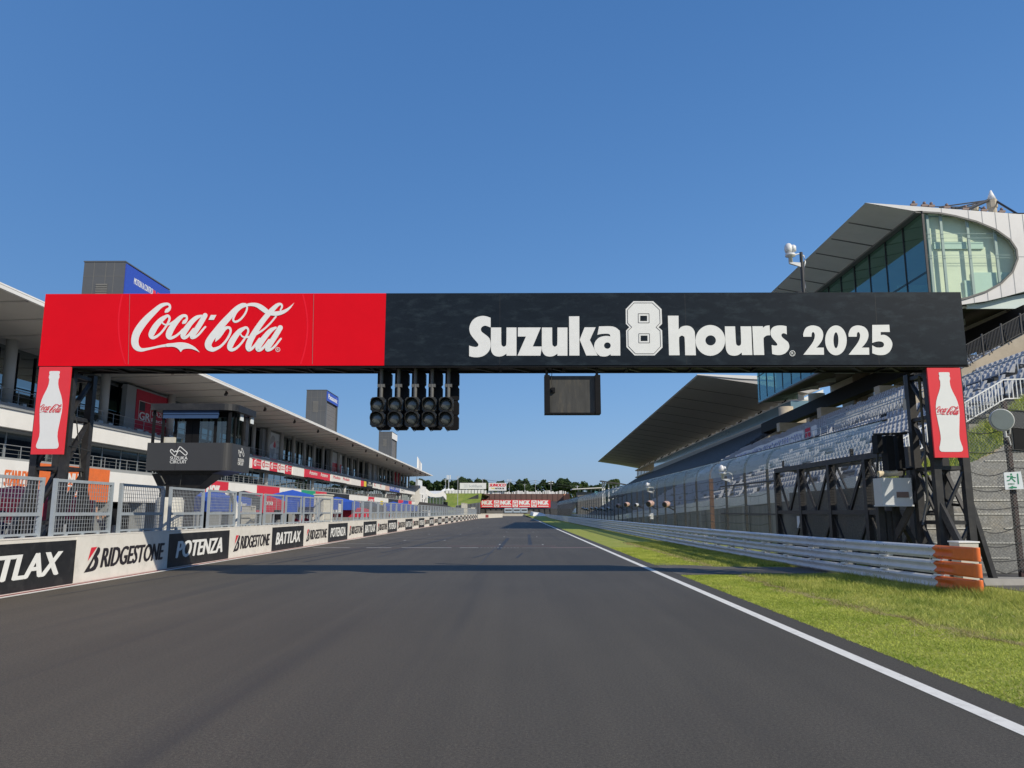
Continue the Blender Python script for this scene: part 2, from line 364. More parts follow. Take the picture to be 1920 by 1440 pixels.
def asphalt_mat():
    m = bpy.data.materials.new('track_asphalt'); m.use_nodes = True
    t = m.node_tree; N = t.nodes; L = t.links; b = N['Principled BSDF']
    tc = N.new('ShaderNodeTexCoord'); V = tc.outputs['Object']
    def noise(scale, det=6, ro=.6, st=None):
        v = V
        if st:
            mp = N.new('ShaderNodeMapping'); mp.inputs['Scale'].default_value = st; L.new(V, mp.inputs[0]); v = mp.outputs[0]
        n = N.new('ShaderNodeTexNoise'); n.inputs['Scale'].default_value = scale; n.inputs['Detail'].default_value = det; n.inputs['Roughness'].default_value = ro; L.new(v, n.inputs[0]); return n.outputs[0]
    def ramp(x, a, b_, ca, cb):
        r = N.new('ShaderNodeValToRGB'); r.color_ramp.elements[0].position = a; r.color_ramp.elements[1].position = b_
        r.color_ramp.elements[0].color = (*ca, 1); r.color_ramp.elements[1].color = (*cb, 1); L.new(x, r.inputs[0]); return r.outputs[0]
    def mix(f, a, b_, mode='MIX'):
        x = N.new('ShaderNodeMix'); x.data_type = 'RGBA'; x.blend_type = mode
        for i, q in ((0, f), (6, a), (7, b_)):
            if isinstance(q, (int, float)): x.inputs[i].default_value = q
            elif isinstance(q, tuple): x.inputs[i].default_value = (*q, 1)
            else: L.new(q, x.inputs[i])
        return x.outputs[2]
    base = ramp(noise(.35, 5, .6, (1, .35, 1)), .3, .7, (.079, .0715, .057), (.100, .091, .073))
    fine = ramp(noise(130, 3, .8), .40, .62, (.5, .5, .5), (1.5, 1.48, 1.45))
    c = mix(1.0, base, fine, 'MULTIPLY')
    streak = ramp(noise(2.2, 4, .55, (1, .02, 1)), .40, .66, (.93, .93, .935), (1.045, 1.04, 1.035))
    c = mix(1.0, c, streak, 'MULTIPLY')
    c = mix(1.0, c, ramp(noise(38, 5, .8), .40, .62, (.66, .66, .66), (1.34, 1.33, 1.31)), 'MULTIPLY')
    rub = ramp(noise(.9, 3, .5, (1, .03, 1)), .60, .72, (0, 0, 0), (.5, .5, .5))
    c = mix(rub, c, (.035, .034, .035))
    scuff = ramp(noise(5, 9, .8, (1, 2.2, 1)), .60, .76, (0, 0, 0), (.6, .6, .6))
    gate = ramp(noise(.55, 3, .5), .50, .62, (0, 0, 0), (1, 1, 1))
    sg = mix(1.0, scuff, gate, 'MULTIPLY')
    c = mix(sg, c, (.20, .19, .175))
    chips = ramp(noise(45, 2, .5), .735, .76, (0, 0, 0), (.6, .6, .6))
    c = mix(chips, c, (.22, .20, .17))
    sx = N.new('ShaderNodeSeparateXYZ'); L.new(V, sx.inputs[0]); mr = N.new('ShaderNodeMapRange'); mr.inputs['From Min'].default_value = -10; mr.inputs['From Max'].default_value = 4; L.new(sx.outputs[0], mr.inputs[0])
    c = mix(1.0, c, ramp(mr.outputs[0], 0, 1, (1.16, 1.09, 1.02), (.86, .86, .88)), 'MULTIPLY')     # paler and browner towards the pit wall, darker towards the verge
    L.new(c, b.inputs['Base Color']); b.inputs['Roughness'].default_value = .72; b.inputs['Specular IOR Level'].default_value = .35
    bp = N.new('ShaderNodeBump'); bp.inputs['Strength'].default_value = .35; bp.inputs['Distance'].default_value = .006
    L.new(noise(160, 3, .7), bp.inputs['Height']); L.new(bp.outputs[0], b.inputs['Normal'])
    return m
M['asphalt'] = asphalt_mat()
M['road_white'] = mat('road_white', (.74, .72, .66), .6, .06, 8, dirt=(.30, .28, .25), dirt_scale=7, dirt_amt=.4)
M['rubber_pale'] = mat('old_rubber_mark', (.056, .052, .048), .7, .25, 4)
M['road_worn'] = mat('road_worn_white', (.36, .345, .32), .7, .25, 6, dirt=(.10, .095, .09), dirt_scale=3, dirt_amt=.8)
M['road_red'] = mat('road_red_brown', (.16, .085, .075), .7, .2, 6)
M['red_stripe'] = mat('red_stripe', (.28, .05, .05), .6, .25, 6)
M['rubber'] = mat('rubber_mark', (.030, .029, .030), .65, .3, 5)

# ------------------------------------------------------------------ lettering helpers
class Frame:
    """a flat sign face: u to the reader's right, v up, n towards the reader"""
    def __init__(s, O, U, V, N): s.O = Vector(O); s.U = Vector(U); s.V = Vector(V); s.N = Vector(N)
    def p(s, u, v, n=0.0): return s.O + s.U * u + s.V * v + s.N * n
def face_px(x, y, z, mode='X'):            # sign on a wall that faces the track from the left
    return Frame((x, y, z), (0, 1, 0), (0, 0, 1), (1, 0, 0))
_tcache = {}
def text_geo(body, bold=0.0):
    k = (body, bold)
    if k not in _tcache:
        c = bpy.data.curves.new('lettering', 'FONT'); c.body = body; c.size = 1.0; c.resolution_u = 3; c.align_x = 'LEFT'
        o = bpy.data.objects.new('lettering', c); me = bpy.data.meshes.new_from_object(o)
        vs_ = [(v.co.x, v.co.y) for v in me.vertices]; fs = [tuple(p.vertices) for p in me.polygons]
        bpy.data.objects.remove(o); bpy.data.curves.remove(c); bpy.data.meshes.remove(me)
        xs = [p[0] for p in vs_] or [0, 1]; ys = [p[1] for p in vs_] or [0, 1]
        x0, x1, y0, y1 = min(xs), max(xs), min(ys), max(ys)
        h = max(y1 - y0, 1e-6)
        _tcache[k] = ([((a - x0) / (x1 - x0), (b - y0) / h) for a, b in vs_], fs)
    return _tcache[k]
def put_text(mb, fr, body, u0, v0, u1, v1, bold=0.0, shear=0.0, n=0.006):
    vs_, fs = text_geo(body)
    W, H = u1 - u0, v1 - v0
    shifts = [0.0] if bold == 0 else [-bold, -bold / 2, 0.0, bold / 2, bold]
    vsh = [0.0] if bold == 0 else [bold * .5, 0, -bold * .5, 0, bold * .5]
    for i, (b, bv) in enumerate(zip(shifts, vsh)):
        mb.mesh([fr.p(u0 + a * W + b * H + shear * (c - .5) * H, v0 + c * H + bv * H * .4, n + i * .0008) for a, c in vs_], fs)
def smooth_outline(pts, k=5):
    out = []; n = len(pts)
    for i in range(n):
        p0, p1, p2, p3 = pts[i - 1], pts[i], pts[(i + 1) % n], pts[(i + 2) % n]
        if len(p1) > 2 and len(p2) > 2: out.append(p1[:2]); continue
        if len(p1) > 2: p0 = (2 * p1[0] - p2[0], 2 * p1[1] - p2[1])
        if len(p2) > 2: p3 = (2 * p2[0] - p1[0], 2 * p2[1] - p1[1])
        for j in range(k):
            t = j / k
            q = []
            for a in (0, 1):
                q.append(.5 * (2 * p1[a] + (p2[a] - p0[a]) * t + (2 * p0[a] - 5 * p1[a] + 4 * p2[a] - p3[a]) * t * t + (3 * p1[a] - p0[a] - 3 * p2[a] + p3[a]) * t ** 3))
            out.append(tuple(q))
    return out
def fill_geo(loops):
    """fills outlines with holes; returns 2D vertices and faces"""
    c = bpy.data.curves.new('outline', 'CURVE'); c.dimensions = '2D'; c.fill_mode = 'BOTH'
    for lp in loops:
        s = c.splines.new('POLY'); s.points.add(len(lp) - 1)
        for i, p in enumerate(lp): s.points[i].co = (p[0], p[1], 0, 1)
        s.use_cyclic_u = True
    o = bpy.data.objects.new('outline', c); me = bpy.data.meshes.new_from_object(o)
    r = ([(v.co.x, v.co.y) for v in me.vertices], [tuple(p.vertices) for p in me.polygons])
    bpy.data.objects.remove(o); bpy.data.curves.remove(c); bpy.data.meshes.remove(me)
    return r
def ellipse(cx, cy, rx, ry, n=36): return [(cx + rx * math.cos(2 * math.pi * i / n), cy + ry * math.sin(2 * math.pi * i / n)) for i in range(n)]
def stroke_geo(pts, k=6):
    """ribbon of varying width along a smooth line; returns 2D left/right points"""
    P = []
    n = len(pts)
    for i in range(n - 1):
        p0 = pts[i - 1] if i else tuple(2 * a - b for a, b in zip(pts[0], pts[1])); p1, p2 = pts[i], pts[i + 1]
        p3 = pts[i + 2] if i + 2 < n else tuple(2 * a - b for a, b in zip(pts[-1], pts[-2]))
        for j in range(k):
            t = j / k
            P.append([.5 * (2 * p1[a] + (p2[a] - p0[a]) * t + (2 * p0[a] - 5 * p1[a] + 4 * p2[a] - p3[a]) * t * t + (3 * p1[a] - p0[a] - 3 * p2[a] + p3[a]) * t ** 3) for a in range(3)])
    P.append(list(pts[-1]))
    L_, R_ = [], []
    for i, p in enumerate(P):
        a = P[max(i - 1, 0)]; b = P[min(i + 1, len(P) - 1)]
        dx, dy = b[0] - a[0], b[1] - a[1]; l = math.hypot(dx, dy) or 1
        nx, ny = -dy / l, dx / l; h = max(p[2], 2) / 2
        L_.append((p[0] + nx * h, p[1] + ny * h)); R_.append((p[0] - nx * h, p[1] - ny * h))
    return P, L_, R_
SCRIPT = [  # the white script logo, traced as pen strokes (x, y, width)
    [(845, 300, 40), (875, 275, 85), (925, 235, 75), (947, 185, 52), (925, 135, 55), (860, 122, 66), (740, 165, 95), (600, 285, 122), (430, 450, 150), (290, 620, 165), (195, 780, 168), (158, 920, 165), (165, 1030, 160), (215, 1110, 130), (310, 1152, 80), (450, 1132, 55), (600, 1100, 48), (750, 1068, 52), (900, 1050, 66)],
    [(885, 385, 60), (760, 470, 110), (640, 600, 132), (555, 740, 140), (525, 830, 120), (560, 880, 75), (640, 855, 58), (740, 775, 48), (840, 650, 46), (915, 520, 50), (938, 440, 52), (905, 388, 56), (860, 388, 50)],
    [(770, 505, 30), (785, 555, 34), (850, 588, 34), (930, 575, 42), (1050, 510, 55), (1150, 430, 62), (1230, 388, 66), (1300, 388, 62), (1328, 430, 46), (1315, 480, 60), (1270, 525, 85), (1240, 550, 45)],
    [(1240, 388, 56), (1120, 490, 105), (1015, 620, 132), (940, 750, 145), (920, 840, 130), (955, 885, 80), (1050, 858, 58), (1150, 788, 52), (1240, 700, 55)],
    [(1650, 388, 52), (1540, 432, 92), (1420, 540, 112), (1315, 680, 126), (1250, 790, 122), (1240, 865, 90), (1295, 878, 66), (1380, 810, 58), (1480, 690, 60)],
    [(1738, 378, 110), (1640, 545, 118), (1535, 710, 118), (1455, 820, 112), (1440, 880, 66), (1510, 868, 56), (1600, 800, 50), (1695, 690, 46), (1745, 635, 40)],
    [(2640, 128, 56), (2560, 142, 74), (2440, 232, 108), (2300, 385, 135), (2140, 560, 150), (2000, 730, 155), (1880, 880, 155), (1812, 1000, 155), (1820, 1090, 145), (1900, 1145, 100), (1985, 1128, 74), (2085, 1075, 56), (2190, 970, 50), (2275, 840, 50), (2313, 730, 50), (2290, 662, 56), (2235, 652, 62), (2160, 690, 95), (2080, 790, 112), (2020, 880, 90), (1970, 968, 10)],
    [(2670, 150, 30), (2680, 230, 42), (2630, 350, 44), (2530, 470, 46), (2425, 522, 48), (2372, 488, 46), (2385, 420, 44), (2450, 300, 44), (2560, 200, 46), (2680, 148, 58), (2800, 132, 76), (2920, 155, 100), (3020, 215, 116), (3120, 290, 110)],
    [(2640, 652, 58), (2520, 730, 106), (2410, 860, 128), (2325, 1000, 138), (2295, 1100, 122), (2335, 1152, 80), (2425, 1125, 58), (2535, 1025, 48), (2635, 890, 46), (2698, 775, 46), (2706, 700, 46), (2668, 652, 52), (2620, 656, 46)],
    [(2535, 795, 28), (2570, 848, 34), (2640, 872, 36), (2720, 862, 44)],
    [(3432, 262, 36), (3468, 180, 44), (3440, 125, 50), (3360, 150, 82), (3240, 262, 112), (3100, 420, 118), (2970, 590, 124), (2850, 770, 130), (2755, 940, 136), (2712, 1070, 134), (2722, 1145, 92), (2785, 1128, 66), (2865, 1045, 56), (2965, 910, 60)],
    [(3330, 405, 40), (3210, 550, 40), (3060, 690, 42), (2910, 790, 46), (2820, 835, 40)],
    [(3325, 655, 52), (3210, 722, 98), (3085, 860, 118), (2985, 1000, 128), (2930, 1090, 122), (2930, 1150, 90), (2990, 1148, 68), (3075, 1075, 58), (3180, 935, 56)],
    [(3430, 655, 115), (3325, 830, 118), (3215, 1000, 118), (3145, 1105, 112), (3135, 1160, 64), (3205, 1150, 56), (3300, 1080, 50), (3390, 970, 46), (3445, 902, 40)],
]
SCRIPT_POLY = [
    [(870, 1020), (1000, 1003), (1180, 985), (1330, 1003), (1450, 1055), (1540, 1120), (1620, 1212, 1), (1530, 1165), (1420, 1132), (1310, 1130), (1240, 1150), (1190, 1205, 1), (1150, 1150), (1090, 1105), (1000, 1083), (870, 1084)],
    [(1870, 370, 1), (1995, 370, 1), (1935, 480, 1), (1815, 480, 1)],
    [(3290, 290, 1), (3350, 287), (3480, 265), (3600, 210), (3745, 97, 1), (3660, 220), (3560, 310), (3450, 365), (3340, 388), (3210, 380, 1)],
]
def put_script(mb, place, base=0.006, scale_n=1.0):
    """place(x, y, n) turns logo coordinates into a point on the sign"""
    for si, st in enumerate(SCRIPT):
        P, L_, R_ = stroke_geo(st)
        n0 = base + si * .0005 * scale_n
        vs_ = []
        for i in range(len(P)):
            n = n0 + i * 2e-6
            vs_ += [place(*L_[i], n), place(*R_[i], n)]
        mb.mesh(vs_, [(2 * i, 2 * i + 1, 2 * i + 3, 2 * i + 2) for i in range(len(P) - 1)])
        for e, q in ((0, P[0]), (-1, P[-1])):       # rounded pen ends
            r = q[2] / 2 * .98
            mb.face([place(q[0] + r * math.cos(t), q[1] + r * math.sin(t), n0 - .00022 * scale_n) for t in [2 * math.pi * k / 16 for k in range(16)]])
    for pi_, pl in enumerate(SCRIPT_POLY):
        v2, f2 = fill_geo([smooth_outline(pl)])
        mb.mesh([place(a, b, base + (.008 + pi_ * .0004) * scale_n) for a, b in v2], f2)

# ================================================================== SETTING
def sheet(name, pts, z, m, kind='structure'):
    b = MB(); b.face([(x, y, z) for x, y in pts]); o = b.build(name, m); tag(o, kind=kind); return o
def strip_sheet(name, rows, z, m):
    """rows: (y, x0, x1)"""
    b = MB()
    for (ya, a0, a1), (yb, b0, b1) in zip(rows, rows[1:]): b.face([(a0, ya, z), (a1, ya, z), (b1, yb, z), (b0, yb, z)])
    return tag(b.build(name, m), kind='structure')
sheet('ground', [(-1500, -60), (1500, -60), (1500, 2600), (-1500, 2600)], -0.03, M['field'])
sheet('pit_lane', [(-34, -20), (-10.7, -20), (-10.7, 205), (-5, 250), (-34, 330)], -0.008, M['paving'])
strip_sheet('track', [(-20, -10.7, 4.45), (206, -10.7, 4.45), (250, -4.9, 4.45), (335, -30, 4.6)], 0.0, M['asphalt'])
sheet('grass_verge', [(4.4, -20), (14.6, -20), (16, 60), (20, 210), (26, 330), (4.4, 330)], -0.004, M['verge'])
strip_sheet('white_line', [(-20, 3.89, 4.06), (60, 3.88, 4.05), (200, 3.82, 4.02), (330, 3.8, 4.05)], 0.004, M['road_white'])
sheet('white_line', [(-10.46, -20), (-10.30, -20), (-10.30, 206), (-10.46, 206)], 0.004, M['road_white'])
sheet('red_line', [(-10.60, -20), (-10.47, -20), (-10.47, 206), (-10.60, 206)], 0.004, M['red_stripe'])
# asphalt crossing on the grass
sheet('side_path', [(4.42, 21.6), (5.6, 21.9), (9.2, 22.3), (9.2, 24.6), (6.2, 24.9), (4.42, 27.0)], 0.004, M['path'])
# markings: start strip, grid brackets, pit stall strokes
b = MB(); b.cur = 0
for x0, x1 in ((-9.9, -8.1), (-7.3, -6.1), (-5.6, -3.2), (-2.8, -1.9)): b.face([(x0, 37.62, .005), (x1, 37.62, .005), (x1, 38.0, .005), (x0, 38.0, .005)])
for i in range(12): x = -1.8 + i * .16; b.face([(x, 37.7, .005), (x + .09, 37.7, .005), (x + .09, 37.95, .005), (x, 37.95, .005)])
b.face([(.2, 37.7, .005), (3.8, 37.7, .005), (3.8, 37.86, .005), (.2, 37.86, .005)])
tag(b.build('start_line', M['road_worn']), kind='structure')
b = MB(); b.face([(-10.2, 37.3, .0045), (-4.2, 37.3, .0045), (-4.2, 37.5, .0045), (-10.2, 37.5, .0045)]); b.face([(-3.6, 39.4, .0045), (1.9, 39.4, .0045), (1.9, 39.8, .0045), (-3.6, 39.8, .0045)]); b.face([(1.6, 38.0, .0045), (3.8, 37.9, .0045), (3.8, 38.4, .0045), (1.6, 38.4, .0045)])
tag(b.build('red_track_band', M['road_red']), kind='structure')
b = MB()
def bracket(x0, x1, y, d=1.1):
    b.face([(x0, y, .005), (x1, y, .005), (x1, y + .09, .005), (x0, y + .09, .005)])
    for x in (x0, x1 - .08): b.face([(x, y + .09, .005), (x + .08, y + .09, .005), (x + .08, y + d, .005), (x, y + d, .005)])
for k in range(9):
    bracket(-1.0, 1.35, 40.9 + 13.0 * k); bracket(-6.9, -4.4, 47.0 + 13.0 * k)
tag(b.build('grid_markings', M['road_worn']), kind='structure')
b = MB()
for k in range(14):
    y = 42.6 + 3.7 * k; b.face([(-9.8, y, .005), (-7.8, y, .005), (-7.8, y + .16, .005), (-9.8, y + .16, .005)])
for k in range(5):
    y = 52.0 + 15 * k; b.face([(-10.2, y, .0046), (3.8, y, .0046), (3.8, y + .12, .0046), (-10.2, y + .12, .0046)])
tag(b.build('stall_markings', M['road_worn']), kind='structure')
b = MB()      # tyre marks left under braking and at the start
def skid(x0, y0, x1, y1, wd): b.face([(x0, y0, .0048), (x0 + wd, y0, .0048), (x1 + wd, y1, .0048), (x1, y1, .0048)])
skid(-1.75, 29.5, -1.15, 33.5, .12); skid(-.10, 29.5, .15, 33.0, .10); skid(-1.0, 36, -.75, 52, .22); skid(.55, 41, .75, 60, .2)
skid(-7.4, 27, -6.2, 45, .10); skid(-8.3, 26, -5.2, 62, .12); skid(-5.8, 33, -3.0, 70, .12)
tag(b.build('tyre_marks', M['rubber']), kind='structure')
b = MB()
for x0, y0, x1, y1, wd in ((-9.6, 16, -7.4, 40, .12), (-1.3, 24, -1.0, 46, .10), (-5.4, 30, -4.0, 70, .16)):
    n_ = 10
    for i in range(n_):
        t0, t1 = i / n_, (i + 1) / n_; f_ = lambda t: x0 + (x1 - x0) * t ** 1.25; g_ = lambda t: y0 + (y1 - y0) * t; ww = wd * (.5 + .5 * math.sin(math.pi * (i + .5) / n_))
        b.face([(f_(t0), g_(t0), .0044), (f_(t0) + ww, g_(t0), .0044), (f_(t1) + ww, g_(t1), .0044), (f_(t1), g_(t1), .0044)])
tag(b.build('tyre_marks', M['rubber_pale']), kind='structure')

# far end: gravel strip, grass bank
b = MB(); b.hexa([(-40, 334, -.02), (3.0, 334, -.02), (3.0, 350, -.02), (-40, 350, -.02)], [(-40, 337, .9), (2.4, 337, .7), (2.4, 350, 1.0), (-40, 350, 1.2)])
tag(b.build('gravel_trap', M['sandy']), kind='structure')
b = MB(); b.face([(4.1, 200, .01), (9.5, 200, .01), (9, 345, .8), (2.6, 345, .8)]); tag(b.build('far_verge', M['verge']), kind='structure')
def hill(name, x0, x1, ya, yb, za, zb, m, bumps=.4):
    b = MB(); nx, ny = 24, 6; rr = random.Random(len(name))
    g = [[(x0 + (x1 - x0) * i / nx, ya + (yb - ya) * j / ny, za + (zb - za) * (j / ny) ** .9 + rr.uniform(-bumps, bumps) * (0 < j < ny)) for i in range(nx + 1)] for j in range(ny + 1)]
    for j in range(ny):
        for i in range(nx): b.face([g[j][i], g[j][i + 1], g[j + 1][i + 1], g[j + 1][i]])
    for i in range(nx): b.face([g[ny][i], g[ny][i + 1], (g[ny][i + 1][0], yb + 160, zb + 1), (g[ny][i][0], yb + 160, zb + 1)])
    return tag(b.build(name, m), kind='structure')
hill('grass_bank', -62, -15.6, 318, 336, 1.5, 9.6, M['bank'], .25)
hill('hill', -320, 420, 470, 640, 4, 14, M['field'], 1.5)

# ================================================================== START GANTRY
GY = 18.4
def gx(px, py=620, Y=None): return onY(px, py, GY if Y is None else Y).x
def gz(px, py, Y=None): return onY(px, py, GY if Y is None else Y).z
XL, XR = gx(78.5), gx(1808.5); ZB, ZT = gz(900, 686), gz(900, 549.5); XM = gx(722)
gan = thing('start_gantry', (0, GY + .5, 0), 'black start gantry beam across the track with red and black race boards', 'gantry')
b = MB(); b.box(XL - .02, GY + .04, ZB + .02, XR + .02, GY + .82, ZT - .015)
for i in range(24):
    x = XL + .3 + i * .93; b.bar((x, GY + .08, ZB + .0), (x + .6, GY + .80, ZB + .0), .07, .05)
b.build('beam', M['black_steel'], gan)
b = MB(); b.box(XL - .03, GY + .02, ZB - .035, XR + .03, GY + .10, ZB + .012); b.box(XL - .03, GY + .76, ZB - .035, XR + .03, GY + .85, ZB + .012)
for i in range(15): x = XL + .2 + i * 1.58; b.box(x, GY + .1, ZB - .03, x + .07, GY + .76, ZB + .01)
b.build('bottom_chord', M['black_box'], gan)
b = MB(); b.box(XL, GY, ZB + .012, XM, GY + .03, ZT); red = b.build('red_board', M['red_panel'], gan)
b = MB(); b.box(XM + .002, GY, ZB + .012, XR, GY + .03, ZT); blk = b.build('black_board', M['black_panel'], gan)
Pz = lambda x, y, n: onY(x, y, GY) + Vector((0, -n, 0))
b = MB()
put_script(b, lambda x, y, n: Pz(240 + x / 12, 560 + y / 12, n))
def ring_r(mb, cx, cy, ro, ri, n=.006):
    e = [(math.cos(2 * math.pi * k / 24), math.sin(2 * math.pi * k / 24)) for k in range(24)]
    for k in range(24):
        a, c = e[k], e[(k + 1) % 24]
        mb.face([Pz(cx + a[0] * ro, cy + a[1] * ro, n), Pz(cx + c[0] * ro, cy + c[1] * ro, n), Pz(cx + c[0] * ri, cy + c[1] * ri, n), Pz(cx + a[0] * ri, cy + a[1] * ri, n)])
    f = Frame(Pz(cx, cy, 0), (1, 0, 0), (0, 0, 1), (0, -1, 0)); s = ri * 18.6 / FPX
    put_text(mb, f, 'R', -s * .45, -s * .62, s * .5, s * .62, bold=.04, n=n)
ring_r(b, 521, 655.5, 4.4, 3.5)
b.build('script_lettering', M['letter_white'], red)
for px0, bow in ((228, 10), (566, -11)):
    b = MB(); pts = []
    for k in range(15):
        t = k / 14; y = 552 + 131 * t; x = px0 + bow * (1 - (2 * t - 1) ** 2) * -1 + (6 if bow > 0 else -4) * t
        pts.append((x, y))
    for (x0, y0), (x1, y1) in zip(pts, pts[1:]): b.face([Pz(x0, y0, .002), Pz(x0 + 3, y0, .002), Pz(x1 + 3, y1, .002), Pz(x1, y1, .002)])
    b.build('disc_rim', M['red_ring'], red)
b = MB()
for px in (243, 588): b.face([Pz(px, 552, .0025), Pz(px + .7, 552, .0025), Pz(px - 2, 683, .0025), Pz(px - 2.7, 683, .0025)])
b.build('board_joint', M['seam'], red)
# race title, traced letter by letter
def zmap(ox, oy, s): return lambda p: (ox + p[0] / s, oy + p[1] / s)
A = zmap(870, 560, 9.6); B4 = zmap(1070, 560, 9.6); C5 = zmap(1250, 560, 9.6); D6 = zmap(1420, 590, 7.1111)
GL = []
def glyph(fn, *loops, raw=False): GL.append([[fn(p) for p in (smooth_outline(l) if not r_ else l)] for l, r_ in loops])
S_ = [(480, 345, 1), (400, 318), (320, 312), (220, 340), (140, 410), (97, 520), (110, 620), (160, 700), (230, 780), (260, 825), (245, 860), (205, 870), (150, 862), (93, 845, 1), (93, 1035, 1), (160, 1052), (250, 1055), (340, 1035), (420, 980), (470, 900), (480, 820), (465, 730), (420, 675), (360, 630), (315, 590), (305, 545), (330, 505), (380, 487), (430, 500), (480, 520, 1)]
U_ = [(485, 520, 1), (670, 520, 1), (672, 800), (690, 850), (715, 865), (745, 850), (762, 805), (765, 520, 1), (945, 520, 1), (945, 1027, 1), (765, 1027, 1), (765, 990, 1), (700, 1030), (625, 1043), (550, 1025), (502, 970), (485, 880)]
glyph(A, (S_, 0)); glyph(A, (U_, 0))
glyph(A, ([(970, 520, 1), (1382, 520, 1), (1238, 862, 1), (1398, 862, 1), (1398, 905, 1), (1375, 1027, 1), (962, 1027, 1), (1115, 683, 1), (970, 683, 1)], 0))
glyph(A, ([(p[0] + 917,) + tuple(p[1:]) for p in U_], 0))
glyph(A, ([(1890, 320, 1), (2075, 318, 1), (2078, 1025, 1), (1895, 1025, 1)], 0))
glyph(B4, ([(162, 740, 1), (250, 517, 1), (450, 517, 1), (345, 745, 1), (420, 895, 1), (485, 1025, 1), (280, 1025, 1)], 0))
glyph(B4, ([(510, 500, 1), (700, 497), (790, 512), (860, 560), (888, 630), (893, 1025, 1), (720, 1025, 1), (720, 1000, 1), (660, 1033), (600, 1042), (520, 1028), (455, 960), (422, 870), (440, 780), (500, 710), (580, 678), (660, 672), (714, 682, 1), (705, 648), (670, 633), (600, 632), (530, 640), (480, 652, 1)], 0), (ellipse(660, 845, 60, 57), 1))
glyph(B4, ([(1130, 47), (1485, 47), (1635, 190), (1645, 455), (1580, 515), (1645, 572), (1652, 880), (1510, 1023), (1150, 1023), (1003, 872), (997, 575), (1055, 515), (993, 455), (990, 190)], 1), ([(1250, 308), (1375, 308), (1375, 405), (1250, 405)], 1), ([(1258, 665), (1383, 665), (1383, 765), (1258, 765)], 1))
glyph(C5, ([(20, 308, 1), (212, 308, 1), (215, 555, 1), (270, 505), (360, 488), (440, 510), (490, 570), (508, 650), (525, 1020, 1), (332, 1020, 1), (322, 720), (300, 678), (272, 666), (240, 682), (222, 730), (232, 1020, 1), (42, 1020, 1)], 0))
glyph(C5, (ellipse(785, 752, 268, 277), 1), (ellipse(790, 752, 94, 91), 1))
glyph(C5, ([(1045, 500, 1), (1230, 500, 1), (1245, 780), (1262, 835), (1295, 850), (1325, 835), (1338, 780), (1328, 500, 1), (1520, 500, 1), (1542, 1015, 1), (1352, 1015, 1), (1350, 970, 1), (1290, 1013), (1215, 1028), (1130, 1010), (1080, 950), (1060, 850)], 0))
glyph(C5, ([(1540, 498, 1), (1730, 498, 1), (1730, 525, 1), (1780, 492), (1850, 482, 1), (1862, 660, 1), (1800, 665), (1755, 695), (1742, 740), (1755, 1015, 1), (1565, 1015, 1)], 0))
glyph(D6, ([(388, 155, 1), (330, 145), (260, 148), (205, 170), (177, 215), (180, 275), (205, 320), (245, 365), (265, 395), (255, 412), (225, 412), (190, 405, 1), (197, 525, 1), (250, 537), (310, 537), (370, 515), (415, 465), (425, 420), (410, 370), (370, 335), (330, 300), (320, 270), (335, 252), (360, 250), (392, 265, 1)], 0))
TWO = [(612, 295, 1), (612, 250), (640, 185), (690, 152), (750, 145), (820, 165), (865, 215), (877, 280), (860, 345), (820, 405), (785, 440, 1), (885, 440, 1), (888, 535, 1), (612, 535, 1), (720, 395), (755, 330), (765, 280), (757, 245), (740, 233), (725, 250), (720, 295, 1)]
glyph(D6, (TWO, 0)); glyph(D6, ([(p[0] + 603,) + tuple(p[1:]) for p in TWO], 0))
glyph(D6, (ellipse(1047, 343, 144, 199), 1), (ellipse(1047, 342, 33, 106), 1))
glyph(D6, ([(1530, 138, 1), (1757, 135, 1), (1765, 232, 1), (1643, 232, 1), (1643, 272, 1), (1700, 272), (1760, 310), (1795, 370), (1795, 425), (1765, 490), (1710, 530), (1650, 540), (1590, 535), (1530, 515, 1), (1530, 410, 1), (1580, 435), (1630, 440), (1672, 430), (1687, 400), (1672, 370), (1630, 357), (1580, 362), (1530, 378, 1)], 0))
b = MB()
for i, g in enumerate(GL):
    v2, f2 = fill_geo(g); b.mesh([Pz(x, y, .006 + (i % 3) * .0015) for x, y in v2], f2)
ring_r(b, 1485.7, 662.6, 5.4, 4.3)
b.build('title_lettering', M['letter_white'], blk)
b = MB()
def closed_line(fn, pts, wd):
    n = len(pts)
    for i in range(n):
        (x0, y0), (x1, y1) = fn(pts[i]), fn(pts[(i + 1) % n]); l = math.hypot(x1 - x0, y1 - y0); nx, ny = -(y1 - y0) / l * wd / 2, (x1 - x0) / l * wd / 2
        b.face([Pz(x0 + nx, y0 + ny, .0105 + i * 2e-4), Pz(x1 + nx, y1 + ny, .0105 + i * 2e-4), Pz(x1 - nx, y1 - ny, .0105 + i * 2e-4), Pz(x0 - nx, y0 - ny, .0105 + i * 2e-4)])
closed_line(B4, [(1140, 78), (1470, 78), (1600, 205), (1608, 440), (1535, 515), (1608, 580), (1620, 860), (1495, 993), (1165, 993), (1035, 855), (1030, 580), (1100, 515), (1025, 440), (1022, 205)], .95)
closed_line(B4, [(1215, 272), (1410, 272), (1412, 437), (1217, 437)], .95); closed_line(B4, [(1225, 632), (1418, 632), (1420, 797), (1226, 797)], .95)
b.build('numeral_outline', M['letter_black'], blk)
b = MB()
for px in (937, 1283.5, 1640): b.face([Pz(px, 551, .0025), Pz(px + .6, 551, .0025), Pz(px + (px - 960) * .012 + .6, 683, .0025), Pz(px + (px - 960) * .012, 683, .0025)])
b.build('board_joint', M['black_steel'], blk)
